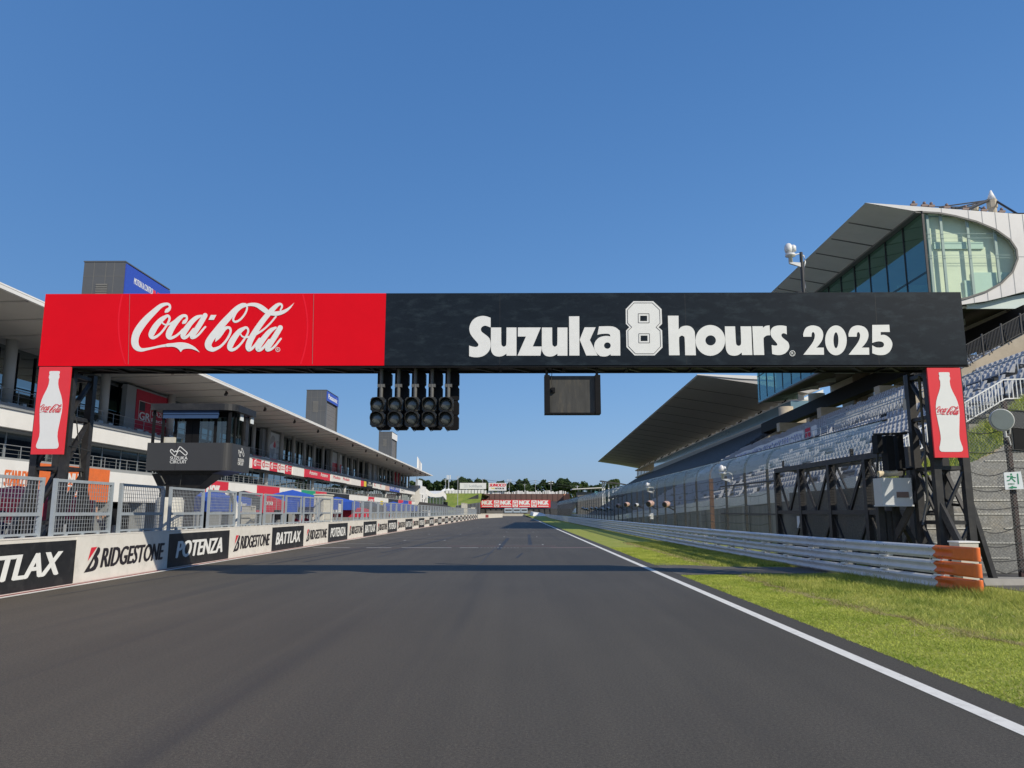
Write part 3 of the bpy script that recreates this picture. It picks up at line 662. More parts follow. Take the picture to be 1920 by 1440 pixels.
# legs: braced lattice of square posts
def lattice_leg(name, xs, ys, rakers):
    g = MB()
    for x in xs:
        for y in ys: g.box(x - .085, y - .085, -.03, x + .085, y + .085, ZB - .03)
    lv = [0.2, 1.45, 2.75, 4.0, ZB - .15]
    for a, c in zip(lv, lv[1:]):
        for y in ys: g.bar((xs[0], y, a), (xs[1], y, c), .09, .06); 
        for x in xs: g.bar((x, ys[0], a), (x, ys[1], c), .09, .06)
    for z in lv[1:]:
        for y in ys: g.bar((xs[0], y, z), (xs[1], y, z), .09, .09)
        for x in xs: g.bar((x, ys[0], z), (x, ys[1], z), .09, .09)
    for p, q in rakers: g.bar(p, q, .14, .14)
    return g.build(name, M['black_steel'], gan)
RX0, RX1 = onY(1757, 900, GY + .3).x, onY(1809, 870, GY + .3).x
lattice_leg('leg', (RX0, RX1), (GY + .3, GY + 1.2), [((RX1, GY + .3, 2.0), onZ(1866, 1096, 0)), ((RX0, GY + .3, 1.9), (RX0 + .45, GY - .35, .0)), ((RX0, GY + 1.2, 2.2), (RX0 - .8, GY + 2.2, 0))])
LX0, LX1 = onY(65, 870, GY + .3).x, onY(120, 870, GY + .3).x
lattice_leg('leg', (LX0, LX1), (GY + .3, GY + 1.2), [((LX1, GY + 1.2, 2.4), (LX1, GY + 2.2, 0)), ((LX0, GY + .3, 2.4), (LX0, GY - .9, 0))])
b = MB(); b.tube([(-11.06, GY + .2, 5.0), (-11.04, GY + .3, 4.4), (-11.0, GY + .6, 3.9), (-11.04, GY + .9, 3.2), (-11.02, GY + 1.1, 2.4)], .014, 6); b.tube([(9.87, GY + .3, 5.0), (9.85, GY + .3, 3.2), (9.81, GY + .3, 2.0), (9.75, GY + .5, 1.4)], .03, 6)
b.tube([(-11.0, GY + 1.3, 3.25), (-10.8, GY + .9, 3.22), (-10.95, GY + .28, 3.3)], .012, 5)
b.build('cable', M['wire'], gan, True)

# bottle banners (hang on the legs below the beam)
BOT = [(.05, .10), (.052, .155), (.06, .165), (.078, .165), (.085, .155), (.096, .15), (.102, .165), (.128, .168), (.136, .155), (.152, .143), (.2, .15), (.235, .172), (.27, .205), (.33, .275), (.38, .318), (.43, .343), (.48, .35), (.53, .347), (.56, .335), (.62, .318), (.70, .292), (.75, .280), (.80, .284), (.85, .315), (.885, .345), (.91, .350), (.925, .335), (.935, .30), (.938, .2)]
def bottle_banner(x0, x1, zt, zb, label, skew=0.0):
    w_, h_ = x1 - x0, zt - zb; Y = GY - .02
    t = thing('bottle_banner', (x0 + w_ / 2, Y, zb), label, 'banner', 'banners on the gantry legs')
    g = MB(); g.box(x0, Y, zb, x1, Y + .05, zt); g.build('backing_board', M['banner_red'], t)
    g = MB(); cx = x0 + w_ * .5
    pts = [(cx + a * w_, zt - h_ * v) for v, a in BOT] + [(cx - a * w_, zt - h_ * v) for v, a in BOT[::-1]]
    v2, f2 = fill_geo([pts]); g.mesh([(x, Y - .006, z) for x, z in v2], f2); bt = g.build('bottle_shape', M['banner_white'], t)
    g = MB(); lw = w_ * .80; u0 = cx - lw * .52; s = lw / 3745.0; zc = zt - h_ * .425
    keep = MB(); put_script(keep, lambda x, y, n: Vector((u0 + x * s, Y - .008 - n, zc - y * s * 1.12)), base=.003, scale_n=.6)
    lim = w_ * .343
    for f, mi in zip(keep.f, keep.m):
        p = [keep.v[i] for i in f]
        if all(abs(q[0] - cx) < lim for q in p): g.face(p)
    g.build('bottle_lettering', M['banner_letter'], bt)
    return t
bottle_banner(gx(1744.5, 770), gx(1807, 770), gz(1770, 690), gz(1780, 858), 'tall red banner with white bottle on right gantry leg above orange rail end')
bottle_banner(gx(66.5, 770), gx(126.5, 770), gz(100, 688), gz(100, 852), 'tall red banner with white bottle on left gantry leg beside the pits')

# start lights
def lamp_unit(cx, i):
    lab = ['leftmost of the five black start light columns under the beam', 'second from left of the five black start light columns', 'middle one of the five black start light columns under the beam', 'second from right of the five black start light columns', 'rightmost of the five black start light columns under the beam'][i]
    t = thing('start_light', (cx, GY + .45, ZB), lab, 'start light', 'start lights under the gantry')
    zt, zb = gz(770, 744, GY + .1), gz(770, 800, GY + .1); y0 = GY + .10; hw = .172
    def housing(x, ya, yb, za, zc, name, m, cells):
        g = MB(); ch = (zc - za) / cells
        for k in range(cells):
            a, c = za + k * ch + .008, za + (k + 1) * ch - .008; q = .045
            prof = [(x - hw + q, ya, a), (x + hw - q, ya, a), (x + hw, ya, a + q), (x + hw, ya, c - q), (x + hw - q, ya, c), (x - hw + q, ya, c), (x - hw, ya, c - q), (x - hw, ya, a + q)]
            g.extrude(prof, prof[0], (prof[0][0], yb, prof[0][2]))
        g.box(x - hw + .03, ya + .03, za + .01, x + hw - .03, yb - .02, zc - .01)
        return g.build(name, m, t)
    h = housing(cx, y0, y0 + .19, zb, zt, 'lamp_housing', M['lamp_black'], 2)
    bx = cx + .085 + (cx + 2.5) * .02
    zbt, zbb = ZB - .03, gz(770, 807, GY + .7)
    housing(bx, y0 + .48, y0 + .70, zbb, zbt, 'rear_housing', M['black_box'], 4)
    g = MB(); g.tube([(cx + .03, y0 + .28, ZB), (cx + .03, y0 + .28, zt - .1)], .045, 10); g.box(cx - .06, y0 + .24, zt + .28, cx + .12, y0 + .34, zt + .36); g.box(cx - .05, y0 + .1, zt - .08, cx + .11, y0 + .5, zt - .02)
    g.build('hanging_pole', M['pole_grey'], t)
    g = MB(); g.tube([(cx + .05, y0 + .2, zb + .02), (cx + .09, y0 + .24, zb - .06), (cx + .02, y0 + .3, zb - .08), (cx - .04, y0 + .3, zb)], .008, 5); g.build('cable', M['wire'], t)
    for k in range(2):
        zc = zb + (zt - zb) * (.27 + .47 * k)
        g = MB(); g.lathe([(.145, 0), (.145, .012), (.128, .028), (.08, .044), (.02, .05)], (cx, y0 + .0, zc), (0, -1, 0), 20); g.build('lens', M['lens'], t, True)
        g = MB(); n = 20        # open visor round the lens, cut away below
        for q in range(n):
            a0, a1 = 2 * math.pi * q / n, 2 * math.pi * (q + 1) / n
            def pt(a, r, out): dl = .035 + .15 * max(0, .5 + .5 * math.sin(a)); return (cx + r * math.cos(a), y0 - (dl if out else 0), zc + r * math.sin(a))
            for r in (.164, .154): g.face([pt(a0, r, 0), pt(a1, r, 0), pt(a1, r, 1), pt(a0, r, 1)])
            g.face([pt(a0, .164, 1), pt(a1, .164, 1), pt(a1, .154, 1), pt(a0, .154, 1)])
        g.build('visor', M['lamp_black'], t, True)
for i, px in enumerate((707.5, 740.5, 772.5, 804.5, 836)): lamp_unit(gx(px, 770, GY + .1), i)

# display board
t = thing('display_board', (gx(1073, 700), GY + .3, ZB), 'dusty black display panel hanging from the beam right of the start lights', 'display board')
x0, x1, z1, z0 = gx(1021, 740, GY + .2), gx(1126, 740, GY + .2), gz(1070, 704, GY + .2), gz(1070, 776, GY + .2)
b = MB(); b.box(x0 + .1, GY + .26, z0 + .03, x1 - .1, GY + .34, z1); b.build('screen_panel', M['board'], t)
b = MB()
for x in (x0, x1 - .13): b.box(x, GY + .16, z0, x + .13, GY + .5, z1 + .01)
b.box(x0 + .13, GY + .18, z0, x1 - .13, GY + .5, z0 + .03); b.build('side_frame', M['black_box'], t)
b = MB()
for x in (x0 + .06, x1 - .07): b.tube([(x, GY + .3, z1), (x, GY + .3, ZB)], .035, 8)
b.tube([(x0 + .2, GY + .25, ZB), (x0 + .17, GY + .2, z1 - .1), (x0 + .2, GY + .2, z1 - .3)], .008, 5); b.build('hanger', M['black_steel'], t)
b = MB(); b.box(x0 + .16, GY + .19, z1 - .42, x0 + .26, GY + .26, z1 - .30); b.lathe([(.028, 0), (.028, .04)], (x0 + .21, GY + .19, z1 - .36), (0, -1, 0), 10); b.build('camera_box', M['black_box'], t)

# pan camera builder: pole bracket, dome on top
def pan_camera(name, base, s, label, group, arm=-1, mast=None):
    """base: where the bracket meets its post"""
    x, y, z = base; t = thing(name, (x, y, z), label, 'camera', group)
    g = MB(); ax = x + arm * .42 * s
    g.hexa([(x, y - .03 * s, z - .16 * s), (x, y + .03 * s, z - .16 * s), (ax, y + .05 * s, z - .02 * s), (ax, y - .05 * s, z - .02 * s)], [(x, y - .03 * s, z), (x, y + .03 * s, z), (ax, y + .05 * s, z + .03 * s), (ax, y - .05 * s, z + .03 * s)])
    g.build('bracket', M['camera_white'], t)
    g = MB(); ax += -arm * .05 * s
    g.lathe([(.07 * s, 0), (.07 * s, .2 * s), (.17 * s, .22 * s), (.17 * s, .30 * s), (.09 * s, .33 * s)], (ax, y, z + .02 * s), n=14); g.build('pedestal', M['camera_white'], t, True)
    g = MB(); g.lathe([(.02 * s, 0), (.11 * s, .03 * s), (.14 * s, .12 * s), (.13 * s, .26 * s), (.08 * s, .34 * s), (.01 * s, .37 * s)], (ax - .05 * s, y, z + .34 * s), n=14); g.lathe([(.03 * s, 0), (.10 * s, .03 * s), (.10 * s, .2 * s), (.05 * s, .25 * s)], (ax + .10 * s, y - .02, z + .38 * s), n=12); g.build('camera_head', M['camera_white'], t, True)
    g = MB(); g.tube([(ax + .17 * s, y, z + .30 * s), (ax - arm * .3 * s, y, z + .33 * s), (ax - arm * .46 * s, y, z + .26 * s), (ax - arm * .50 * s, y, z + .05 * s), (x - arm * .06 * s, y, z - .2 * s), (x - arm * .07 * s, y, z - (.9 if mast else .5) * s)], .022 * s, 7); g.build('cable', M['camera_white'], t, True)
    if mast:
        g = MB(); g.tube([(x, y, mast), (x, y, z + .38 * s)], .055 * s, 10); g.box(x - .2 * s, y - .02, mast + .12, x + .12 * s, y + .02, mast + .15); g.build('mast', M['black_steel'], t)
    return t
mx_ = gx(1503.5, 500, GY + .4)
pan_camera('mast_camera', (mx_, GY + .4, gz(1500, 486, GY + .4) - .10), .74, 'white pan camera on a black mast atop the gantry beam', 'pan cameras around the track', -1, mast=ZT - .02)

# ================================================================== PIT WALL
WX = -10.6
pw = thing('pit_wall', (WX, 60, 0), 'low white pit wall lined with black and white tyre advertising boards', 'wall')
b = MB(); b.box(WX - .22, -15, -.03, WX, 206, 1.12)
b.hexa([(-10.82, 206, -.03), (-10.6, 206, -.03), (-4.9, 250, -.03), (-5.2, 250, -.03)], [(-10.82, 206, 1.12), (-10.6, 206, 1.12), (-4.9, 250, 1.12), (-5.2, 250, 1.12)])
b.build('wall_body', M['wall_white'], pw)
b = MB(); b.box(WX - .24, -15, 1.12, WX + .012, 206, 1.15); b.build('coping', M['wall_white'], pw)
def b_logo(gr, bl, fr, u0, v0, s):
    """slanted initial with a red corner"""
    q = lambda x, y, n: fr.p(u0 + (x - 932) * s * 1.75, v0 + (408 - y) * s * .92, n)
    gr.face([q(990, 140, .006), q(1055, 138, .006), q(963, 288, .006)])
    v2, f2 = fill_geo([smooth_outline([(1062, 142, 1), (1084, 152), (1090, 185), (1076, 225), (1060, 245, 1), (1078, 275), (1080, 320), (1066, 370), (1035, 400), (932, 408, 1), (1000, 285, 1)]), [(1030, 268), (1042, 300), (1030, 345), (1000, 372), (990, 368)]])
    bl.mesh([q(a, c, .006) for a, c in v2], f2)
for k in range(-1, 38):
    y0 = 18.75 + 4.975 * (k); fr = Frame((WX + .012, y0, 0), (0, 1, 0), (0, 0, 1), (1, 0, 0))
    white = (k % 2 == 0)
    g = MB(); 
    if white: g.box(WX, y0 + .01, .02, WX + .01, y0 + 4.965, 1.115)
    else: g.box(WX, y0 + .01, .03, WX + .012, y0 + 4.965, 1.04)
    pn = g.build('ad_board', M['wall_white' if white else 'wall_black'], pw)
    if white:
        gb, gr = MB(), MB(); b_logo(gr, gb, fr, .42, .24, .0024)
        put_text(gb, fr, 'RIDGESTONE', 1.22, .31, 4.62, .79, bold=.058, shear=.22)
        gb.build('lettering', M['letter_black'], pn); gr.build('red_corner', M['letter_red'], pn)
    else:
        g = MB()
        put_text(g, fr, 'POTENZA' if (k - 1) % 4 == 0 else 'BATTLAX', .62, .29, 4.35, .80, bold=.085, shear=.26)
        g.build('lettering', M['letter_white'], pn)
b = MB(); fr = None
d = Vector((5.7, 44, 0)).normalized(); b.mesh([Vector((-10.6, 206, .15)) + d * 12 + Vector((.03, 0, 0)), Vector((-10.6, 206, .15)) + d * 17 + Vector((.03, 0, 0)), Vector((-10.6, 206, .95)) + d * 17 + Vector((.03, 0, 0)), Vector((-10.6, 206, .95)) + d * 12 + Vector((.03, 0, 0))], [(0, 1, 2, 3)])
b.build('red_mark', M['red_stripe'], pw)

# mesh panels standing on the wall
def make_fence(lower):
    t = thing('mesh_fence_panel', (0, 0, 0), '', 'fence panel', 'mesh fence panels on the pit wall')
    W_ = 2.5; H0, H1 = 0.0, 1.32; zm = .50
    for y in (0, W_): g = MB(); g.box(-.04, y - .04, H0, .04, y + .04, H1); g.build('post', M['galv_blue'], t)
    g = MB(); g.box(-.032, .04, H1 - .075, .032, W_ - .04, H1 - .005); g.build('top_rail', M['galv_blue'], t)
    g = MB(); g.box(-.035, .04, zm - .04, .035, W_ - .04, zm + .04); g.build('middle_rail', M['galv_blue'], t)
    g = MB(); g.box(-.03, .04, .035, .03, W_ - .04, .085); 
    for y in (.5, 1.2, 1.9): g.box(-.03, y, 0, .03, y + .12, .035)
    g.build('bottom_rail', M['galv_blue'], t)
    def grid(za, zb, name):
        g = MB(); n = 22 if lower else 12; th = .005 if lower else .0032
        for i in range(1, n): y = .04 + (W_ - .08) * i / n; g.box(-.006, y - th, za, .006, y + th, zb)
        m_ = max(2, int(round((zb - za) / .095)))
        for i in range(1, m_): z = za + (zb - za) * i / m_; g.box(-.011, .04, z - th, -.006, W_ - .04, z + th)
        g.build(name, M['galv'], t)
    grid(zm + .04, H1 - .075, 'upper_mesh')
    if lower: grid(.085, zm - .04, 'lower_mesh')
    else:
        g = MB(); g.box(-.03, W_ * .5 - .03, .085, .03, W_ * .5 + .03, zm - .04); g.build('lower_upright', M['galv_blue'], t)
    return t
fa, fb = make_fence(True), make_fence(False); used = set()
for k in range(-2, 61):
    y = 17.88 + 3.0 * k
    if k in (10,): continue                          # the cabinet stands in this gap
    src = fa if k <= 4 else fb
    o = src if src.name not in used else copy_tree(src)
    used.add(src.name)
    o.location = (WX - .11, y, 1.15)
    o['label'] = ('fully meshed grey fence panel, ' if k <= 4 else 'grey fence panel with open lower half, ') + ordinal(k + 2) + ' along the pit wall'

# ================================================================== PIT BUILDING
PX = -30.0
pb = thing('pit_building', (-34, 120, 0), 'long pit building with wide grey overhanging roof, glass galleries and sponsor boards', 'building')
Y0, Y1 = 8.0, 226.0
RX, RZ = -24.9, 12.42
# roof
b = MB()
pr = [(RX, RZ), (RX, RZ + .16), (-28, RZ + .65), (-46, RZ + 1.2), (-46, RZ + .8), (-32.4, 12.2), (RX - .2, RZ)]
b.extrude([(x, Y0, z) for x, z in pr], (pr[0][0], Y0, pr[0][1]), (pr[0][0], Y1, pr[0][1] - .35))
roof = b.build('roof', M['soffit'], pb)
b = MB(); b.hexa([(RX - .05, Y0, RZ - .07), (RX + .10, Y0, RZ - .07), (RX + .10, Y1, RZ - .42), (RX - .05, Y1, RZ - .42)], [(RX - .05, Y0, RZ + .10), (RX + .10, Y0, RZ + .10), (RX + .10, Y1, RZ - .25), (RX - .05, Y1, RZ - .25)])
b.hexa([(RX - .05, Y0, RZ + .17), (RX + .02, Y0, RZ + .17), (RX + .02, Y1, RZ - .18), (RX - .05, Y1, RZ - .18)], [(RX - .05, Y0, RZ + .24), (RX + .02, Y0, RZ + .24), (RX + .02, Y1, RZ - .11), (RX - .05, Y1, RZ - .11)])
b.build('eaves_gutter', M['white_wall'], roof)
b = MB(); y = Y0 + 1.5
while y < Y1 - 1:
    dz = -.35 * (y - Y0) / (Y1 - Y0)
    b.hexa([(RX - .25, y, RZ - .055 + dz), (-32.3, y, 12.13 + dz), (-32.3, y + .22, 12.13 + dz), (RX - .25, y + .22, RZ - .055 + dz)], [(RX - .25, y, RZ + .02 + dz), (-32.3, y, 12.24 + dz), (-32.3, y + .22, 12.24 + dz), (RX - .25, y + .22, RZ + .02 + dz)]); y += 3.55
b.build('soffit_rib', M['soffit_dark'], roof)
for k in range(17):       # small spot lamps under the eaves
    y = 46 + 10.6 * k; z = RZ - .35 * (y - Y0) / (Y1 - Y0)
    g = MB(); g.box(RX - 1.0, y - .05, z - .22, RX - .9, y + .05, z + .02); g.bar((RX - .95, y - .16, z - .42), (RX - .95, y + .16, z - .18), .22, .16); g.build('spot_lamp', M['black_steel'], roof)
# upper floor: glass back wall between columns
b = MB(); b.box(-33.0, Y0, 8.0, -32.5, Y1, 8.55); b.box(-45, Y0, 7.7, -29.9, Y1, 8.02); b.box(-32.75, Y1 - .3, 8.0, -45, Y1, 11.8); b.build('upper_floor', M['grey_wall'], pb)
b = MB(); b.face([(-32.48, Y0, 8.5), (-32.48, Y1, 8.5), (-32.48, Y1, 11.85), (-32.48, Y0, 12.2)]); b.build('upper_window', M['win_pit'], pb)
b = MB(); y = Y0
while y < Y1:
    b.box(-32.56, y, 8.4, -32.40, y + .12, 11.9); y += 1.85
for z in (8.5, 9.6): b.box(-32.52, Y0, z, -32.44, Y1, z + .06)
b.build('window_frame', M['black_box'], pb)
b = MB(); b.box(-40, Y0, 8.02, -39.8, Y1, 11.5); b.box(-36.5, Y0, 8.02, -36.4, Y1, 9.2); b.build('upper_interior', M['grey_clad'], pb)
cols = [24.6, 35.4, 46.2, 57.2, 68.4]
y = 79.5
while y < Y1: cols.append(y); y += 5.45
for y in cols:
    g = MB(); r = .33 if y < 75 else .24; g.lathe([(r, 0), (r, 4.28)], (-31.2, y, 7.95), n=14); g.build('column', M['soffit'], pb, True)
# flat wall bays carrying posters
bays = [(yat(243, -31.3), yat(312, -31.3), 'red'), (yat(497, -31.3), yat(529, -31.3), 'white'), (yat(620, -31.3), yat(640, -31.3), 'pink'), (yat(692, -31.3), yat(706, -31.3), 'pale'), (yat(740, -31.3), yat(750, -31.3), 'dark red'), (yat(784, -31.3), yat(792, -31.3), 'pink')]
for (a, c, kind) in bays:
    g = MB(); g.box(-31.9, a - (c - a) * .22, 8.02, -31.5, c, 11.9); g.build('wall_bay', M['grey_wall'], pb)
    fr = Frame((-31.44, a, 8.1), (0, 1, 0), (0, 0, 1), (1, 0, 0)); L_ = c - a
    g = MB(); g.box(-31.5, a + .1, 8.1, -31.45, c - .1, 11.75)
    o = g.build('poster', M['red_fabric'] if 'red' in kind else (M['letter_grey'] if kind == 'pale' else M['sign_white']), pb)
    g = MB()
    if kind == 'red':
        q = lambda u, v: fr.p(u * L_, v, .01)
        g2 = MB(); g2.face([q(.10, 1.95), q(.10, 2.7), q(.245, 2.7), q(.245, 1.95)]); g2.build('badge', M['letter_black'], o)
        for u0, v0, u1, v1 in ((.09, 1.12, .40, 1.16), (.09, 2.72, .40, 2.76), (.085, 1.12, .095, 2.76), (.395, 1.12, .405, 2.76)): g.face([q(u0, v0), q(u0, v1), q(u1, v1), q(u1, v0)][::-1])
        put_text(g, fr, 'GR', L_ * .11, 1.2, L_ * .39, 1.85, bold=.06, n=.014)
        for i, s in enumerate(('TOYOTA', 'GAZOO', 'Racing')): put_text(g, fr, s, L_ * .44, 2.35 - i * .6, L_ * .92, 2.75 - i * .6, bold=.04, n=.014)
        g.build('lettering', M['letter_white'], o)
    elif kind == 'white':
        for i, s in enumerate(('MOTOR', 'SPORT', 'RACING')): put_text(g, fr, s, L_ * .55, 2.45 - i * .75, L_ * .9, 2.75 - i * .75, bold=.04)
        v2, f2 = fill_geo([smooth_outline([(.14, 2.0), (.2, 2.9), (.32, 3.3), (.45, 3.0), (.40, 2.6), (.25, 2.2)]), ]); g.mesh([fr.p(a_ * L_, c_, .008) for a_, c_ in v2], f2)
        v2, f2 = fill_geo([smooth_outline([(.18, 1.6), (.25, .8), (.36, .55), (.46, 1.2), (.44, 1.7), (.30, 1.55)])]); g.mesh([fr.p(a_ * L_, c_, .008) for a_, c_ in v2], f2)
        g.build('emblem', M['letter_grey'], o)
        g = MB(); v2, f2 = fill_geo([smooth_outline([(.36, 1.95), (.44, 2.75, 1), (.50, 2.2), (.48, 1.8)])]); g.mesh([fr.p(a_ * L_, c_, .009) for a_, c_ in v2], f2); g.build('emblem_flame', M['letter_red'], o)
    elif kind == 'pink':
        g.face([fr.p(.12, .2, .01), fr.p(L_ - .12, .2, .01), fr.p(L_ - .12, 1.9, .01), fr.p(.12, 1.9, .01)]); g.build('poster_band', M['banner_red'] if a < 140 else M['red_fabric'], o)
# balcony front band, gallery, garages
b = MB(); b.box(PX - .35, Y0, 6.62, PX, Y1, 8.04); b.build('balcony_band', M['white_wall'], pb)
def railing(name, x, ya, yb, z, h, m, step=1.6, bars=3):
    g = MB(); g.tube([(x, ya, z + h), (x, yb, z + h)], .025, 6)
    for i in range(1, bars): g.tube([(x, ya, z + h * i / bars), (x, yb, z + h * i / bars)], .012, 4)
    y = ya
    while y <= yb: g.box(x - .02, y - .02, z, x + .02, y + .02, z + h); y += step
    return g.build(name, m, pb)
railing('balcony_railing', -30.6, Y0, Y1, 8.02, 1.0, M['galv'])
b = MB(); rr = random.Random(4)
for k in range(150):
    y = Y0 + 4 + k * 1.42; b.box(-30.25, y, 8.05, -30.05, y + rr.uniform(.3, 1.2), 8.05 + rr.uniform(.04, .2))
b.build('balcony_fittings', M['galv'], pb)
b = MB(); b.box(-45, Y0, 4.6, -29.95, Y1, 4.86); b.box(-45, Y0, 6.5, -30.4, Y1, 6.62); b.build('gallery_floor', M['grey_wall'], pb)
b = MB(); b.face([(-31.2, Y0, 4.86), (-31.2, Y1, 4.86), (-31.2, Y1, 6.5), (-31.2, Y0, 6.5)]); b.build('gallery_window', M['win_mid'], pb)
b = MB(); b.box(-38, Y0, 4.86, -37.8, Y1, 6.5)
for k in range(70): y = Y0 + 2 + k * 3.1; b.box(-34 - rr.random() * 2, y, 4.86, -33, y + rr.uniform(.5, 1.6), 4.86 + rr.uniform(.4, .95))
b.build('gallery_interior', M['grey_clad'], pb)
b = MB(); y = Y0
while y < Y1: b.box(-31.24, y, 4.86, -31.16, y + .07, 6.5); y += 2.75
b.build('gallery_mullion', M['galv'], pb)
for k in range(20):
    y = 30 + 10.8 * k
    if y > Y1: break
    g = MB(); g.lathe([(.24, 0), (.24, 1.66)], (-31.9 if k % 2 else -30.9, y, 4.86), n=12); g.build('column', M['white_wall'], pb, True)
railing('gallery_railing', -30.1, Y0, Y1, 4.86, .75, M['galv'])
b = MB(); b.box(-30.2, Y0, 2.45, PX + .1, Y1, 4.62); b.build('lower_band', M['white_wall'], pb)
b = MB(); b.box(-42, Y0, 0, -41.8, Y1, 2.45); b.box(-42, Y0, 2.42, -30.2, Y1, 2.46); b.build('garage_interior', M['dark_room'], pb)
y = Y0; k = 0
while y < Y1:
    g = MB(); g.box(-31, y, 0, -30.0, y + .5, 2.45); g.build('garage_pillar', M['grey_wall'], pb)
    if k % 3 != 1:
        g = MB()
        for i in range(8): g.box(-33.0, y + .5, .3 * i, -32.9 + .03 * (i % 2), y + 5.4, .3 * i + .29)
        g.build('garage_shutter', M['grey_wall'], pb)
    y += 5.4; k += 1
# sponsor boards on the two bands
def board(px0, px1, py, row, col, lines, lcol='letter_white', bold=.05, inset=.12, shear=0.0):
    X = PX + (.06 if row == 'u' else .16)
    a, c = yat(px0, X, py), yat(px1, X, py)
    z0, z1 = (6.56, 8.10) if row == 'u' else (2.40, 4.72)
    g = MB(); g.box(X - .06, a + .03, z0, X, c - .03, z1); o = g.build('sponsor_board', M[col], pb)
    fr = Frame((X, a, z0), (0, 1, 0), (0, 0, 1), (1, 0, 0)); L_ = c - a; H_ = z1 - z0
    if lines:
        g = MB()
        for (s, u0, v0, u1, v1) in lines: put_text(g, fr, s, u0 * L_, v0 * H_, u1 * L_, v1 * H_, bold=bold, shear=shear, n=.012)
        g.build('lettering', M[lcol], o)
    return o, fr, L_, H_
UY, LY = 880, 920
board(395, 472.5, 855, 'u', 'white_paint', [('TechnoFort', .06, .22, .92, .72)], 'letter_black', .02)
for i, (p0, p1) in enumerate(((474, 490), (490, 506), (506, 520.7), (520.7, 534.8), (534.8, 547.5))):
    rd = i % 2 == 0
    board(p0, p1, 870, 'u', 'letter_red' if rd else 'white_paint', [('d', .10, .2, .36, .85), ('denso', .46, .48, .92, .62), ('solution', .46, .28, .92, .40)], 'letter_white' if rd else 'letter_red', .03)
board(549, 570.5, 880, 'u', 'white_paint', [])
board(571, 619.5, 885, 'u', 'letter_red', [('Astemo', .17, .32, .46, .68), ('Astemo', .60, .32, .89, .68)], 'letter_white', .05)
board(620, 657.5, 895, 'u', 'white_paint', [('Modulo', .12, .34, .46, .66), ('Modulo', .60, .34, .94, .66)], 'letter_red', .06, shear=.15)
board(658, 676.5, 905, 'u', 'white_paint', []); board(677, 682.5, 905, 'u', 'letter_red', []); board(682.5, 687, 905, 'u', 'yellow', [])
board(687, 699, 908, 'u', 'wall_black', [('AIR', .3, .5, .7, .75), ('ENGINE', .2, .22, .9, .42)], 'letter_white')
board(699.5, 722.5, 912, 'u', 'white_paint', [('C', .08, .3, .2, .7), ('C', .54, .3, .66, .7)], 'letter_red', .08)
board(722.5, 730.5, 914, 'u', 'lamp_pink', [])
board(731, 740, 916, 'u', 'letter_blue', [('DUO', .12, .3, .88, .7)], 'letter_white'); board(740.5, 749.5, 918, 'u', 'letter_blue', [('DUO', .12, .3, .88, .7)], 'letter_white')
board(750, 760, 920, 'u', 'white_paint', [('GO', .2, .3, .8, .7)], 'letter_black')
board(-60, 57, 900, 'l', 'white_wall', [('STANLEY', .55, .35, .95, .75)], 'orange', .05)
o, fr, L_, H_ = board(68, 205, 905, 'l', 'orange', [('STANLEY', .22, .50, .62, .80), ('STANLEY ELECTRIC CO.,LTD.', .2, .16, .62, .30)], 'letter_white', .06)
g = MB(); g.face([fr.p(.22 * L_, .42 * H_, .012), fr.p(.62 * L_, .42 * H_, .012), fr.p(.62 * L_, .46 * H_, .012), fr.p(.22 * L_, .46 * H_, .012)]); g.build('rule', M['letter_white'], o)
board(383.5, 429, 905, 'l', 'letter_red', [('NOK', .1, .15, .62, .82)], 'letter_white', .09)
board(429.5, 482, 910, 'l', 'white_wall', [('DENSO', .2, .22, .92, .62)], 'letter_red', .08)
board(482.5, 524.5, 915, 'l', 'letter_red', [('DENSO', .14, .2, .75, .6)], 'letter_white', .08)
board(525, 565, 920, 'l', 'white_wall', [('KYB', .1, .55, .3, .8)], 'letter_grey', .05)
board(565.5, 592, 924, 'l', 'green', [('YUASA', .15, .15, .8, .5)], 'letter_white', .07)
board(592.5, 612.5, 926, 'l', 'letter_red', [('NOK', .12, .2, .85, .7)], 'letter_white', .09)
board(613, 655, 930, 'l', 'wall_black', [('LUMAX', .12, .25, .42, .65), ('LUMAX', .58, .2, .9, .5)], 'letter_white', .07)
board(656, 690.5, 934, 'l', 'white_wall', [('HONDA', .25, .2, .8, .6)], 'letter_red', .08)
board(691, 702, 936, 'l', 'letter_red', [('NOK', .15, .3, .85, .8)], 'letter_white', .09)
board(702.5, 728, 938, 'l', 'white_wall', [('HONDA', .2, .2, .8, .6)], 'letter_red', .08)
board(728.5, 747, 940, 'l', 'wall_black', []); board(747.5, 756, 942, 'l', 'letter_red', []); board(756.5, 766, 943, 'l', 'letter_blue', []); board(766.5, 772, 944, 'l', 'letter_red', [])
b = MB()       # black troughs below the boards
for p0, p1 in ((475, 525), (571, 602), (622, 645), (678, 705)):
    b = MB(); b.box(PX + .02, yat(p0, PX, 890), 6.36, PX + .5, yat(p1, PX, 890), 6.55); b.build('lamp_trough', M['black_box'], pb)

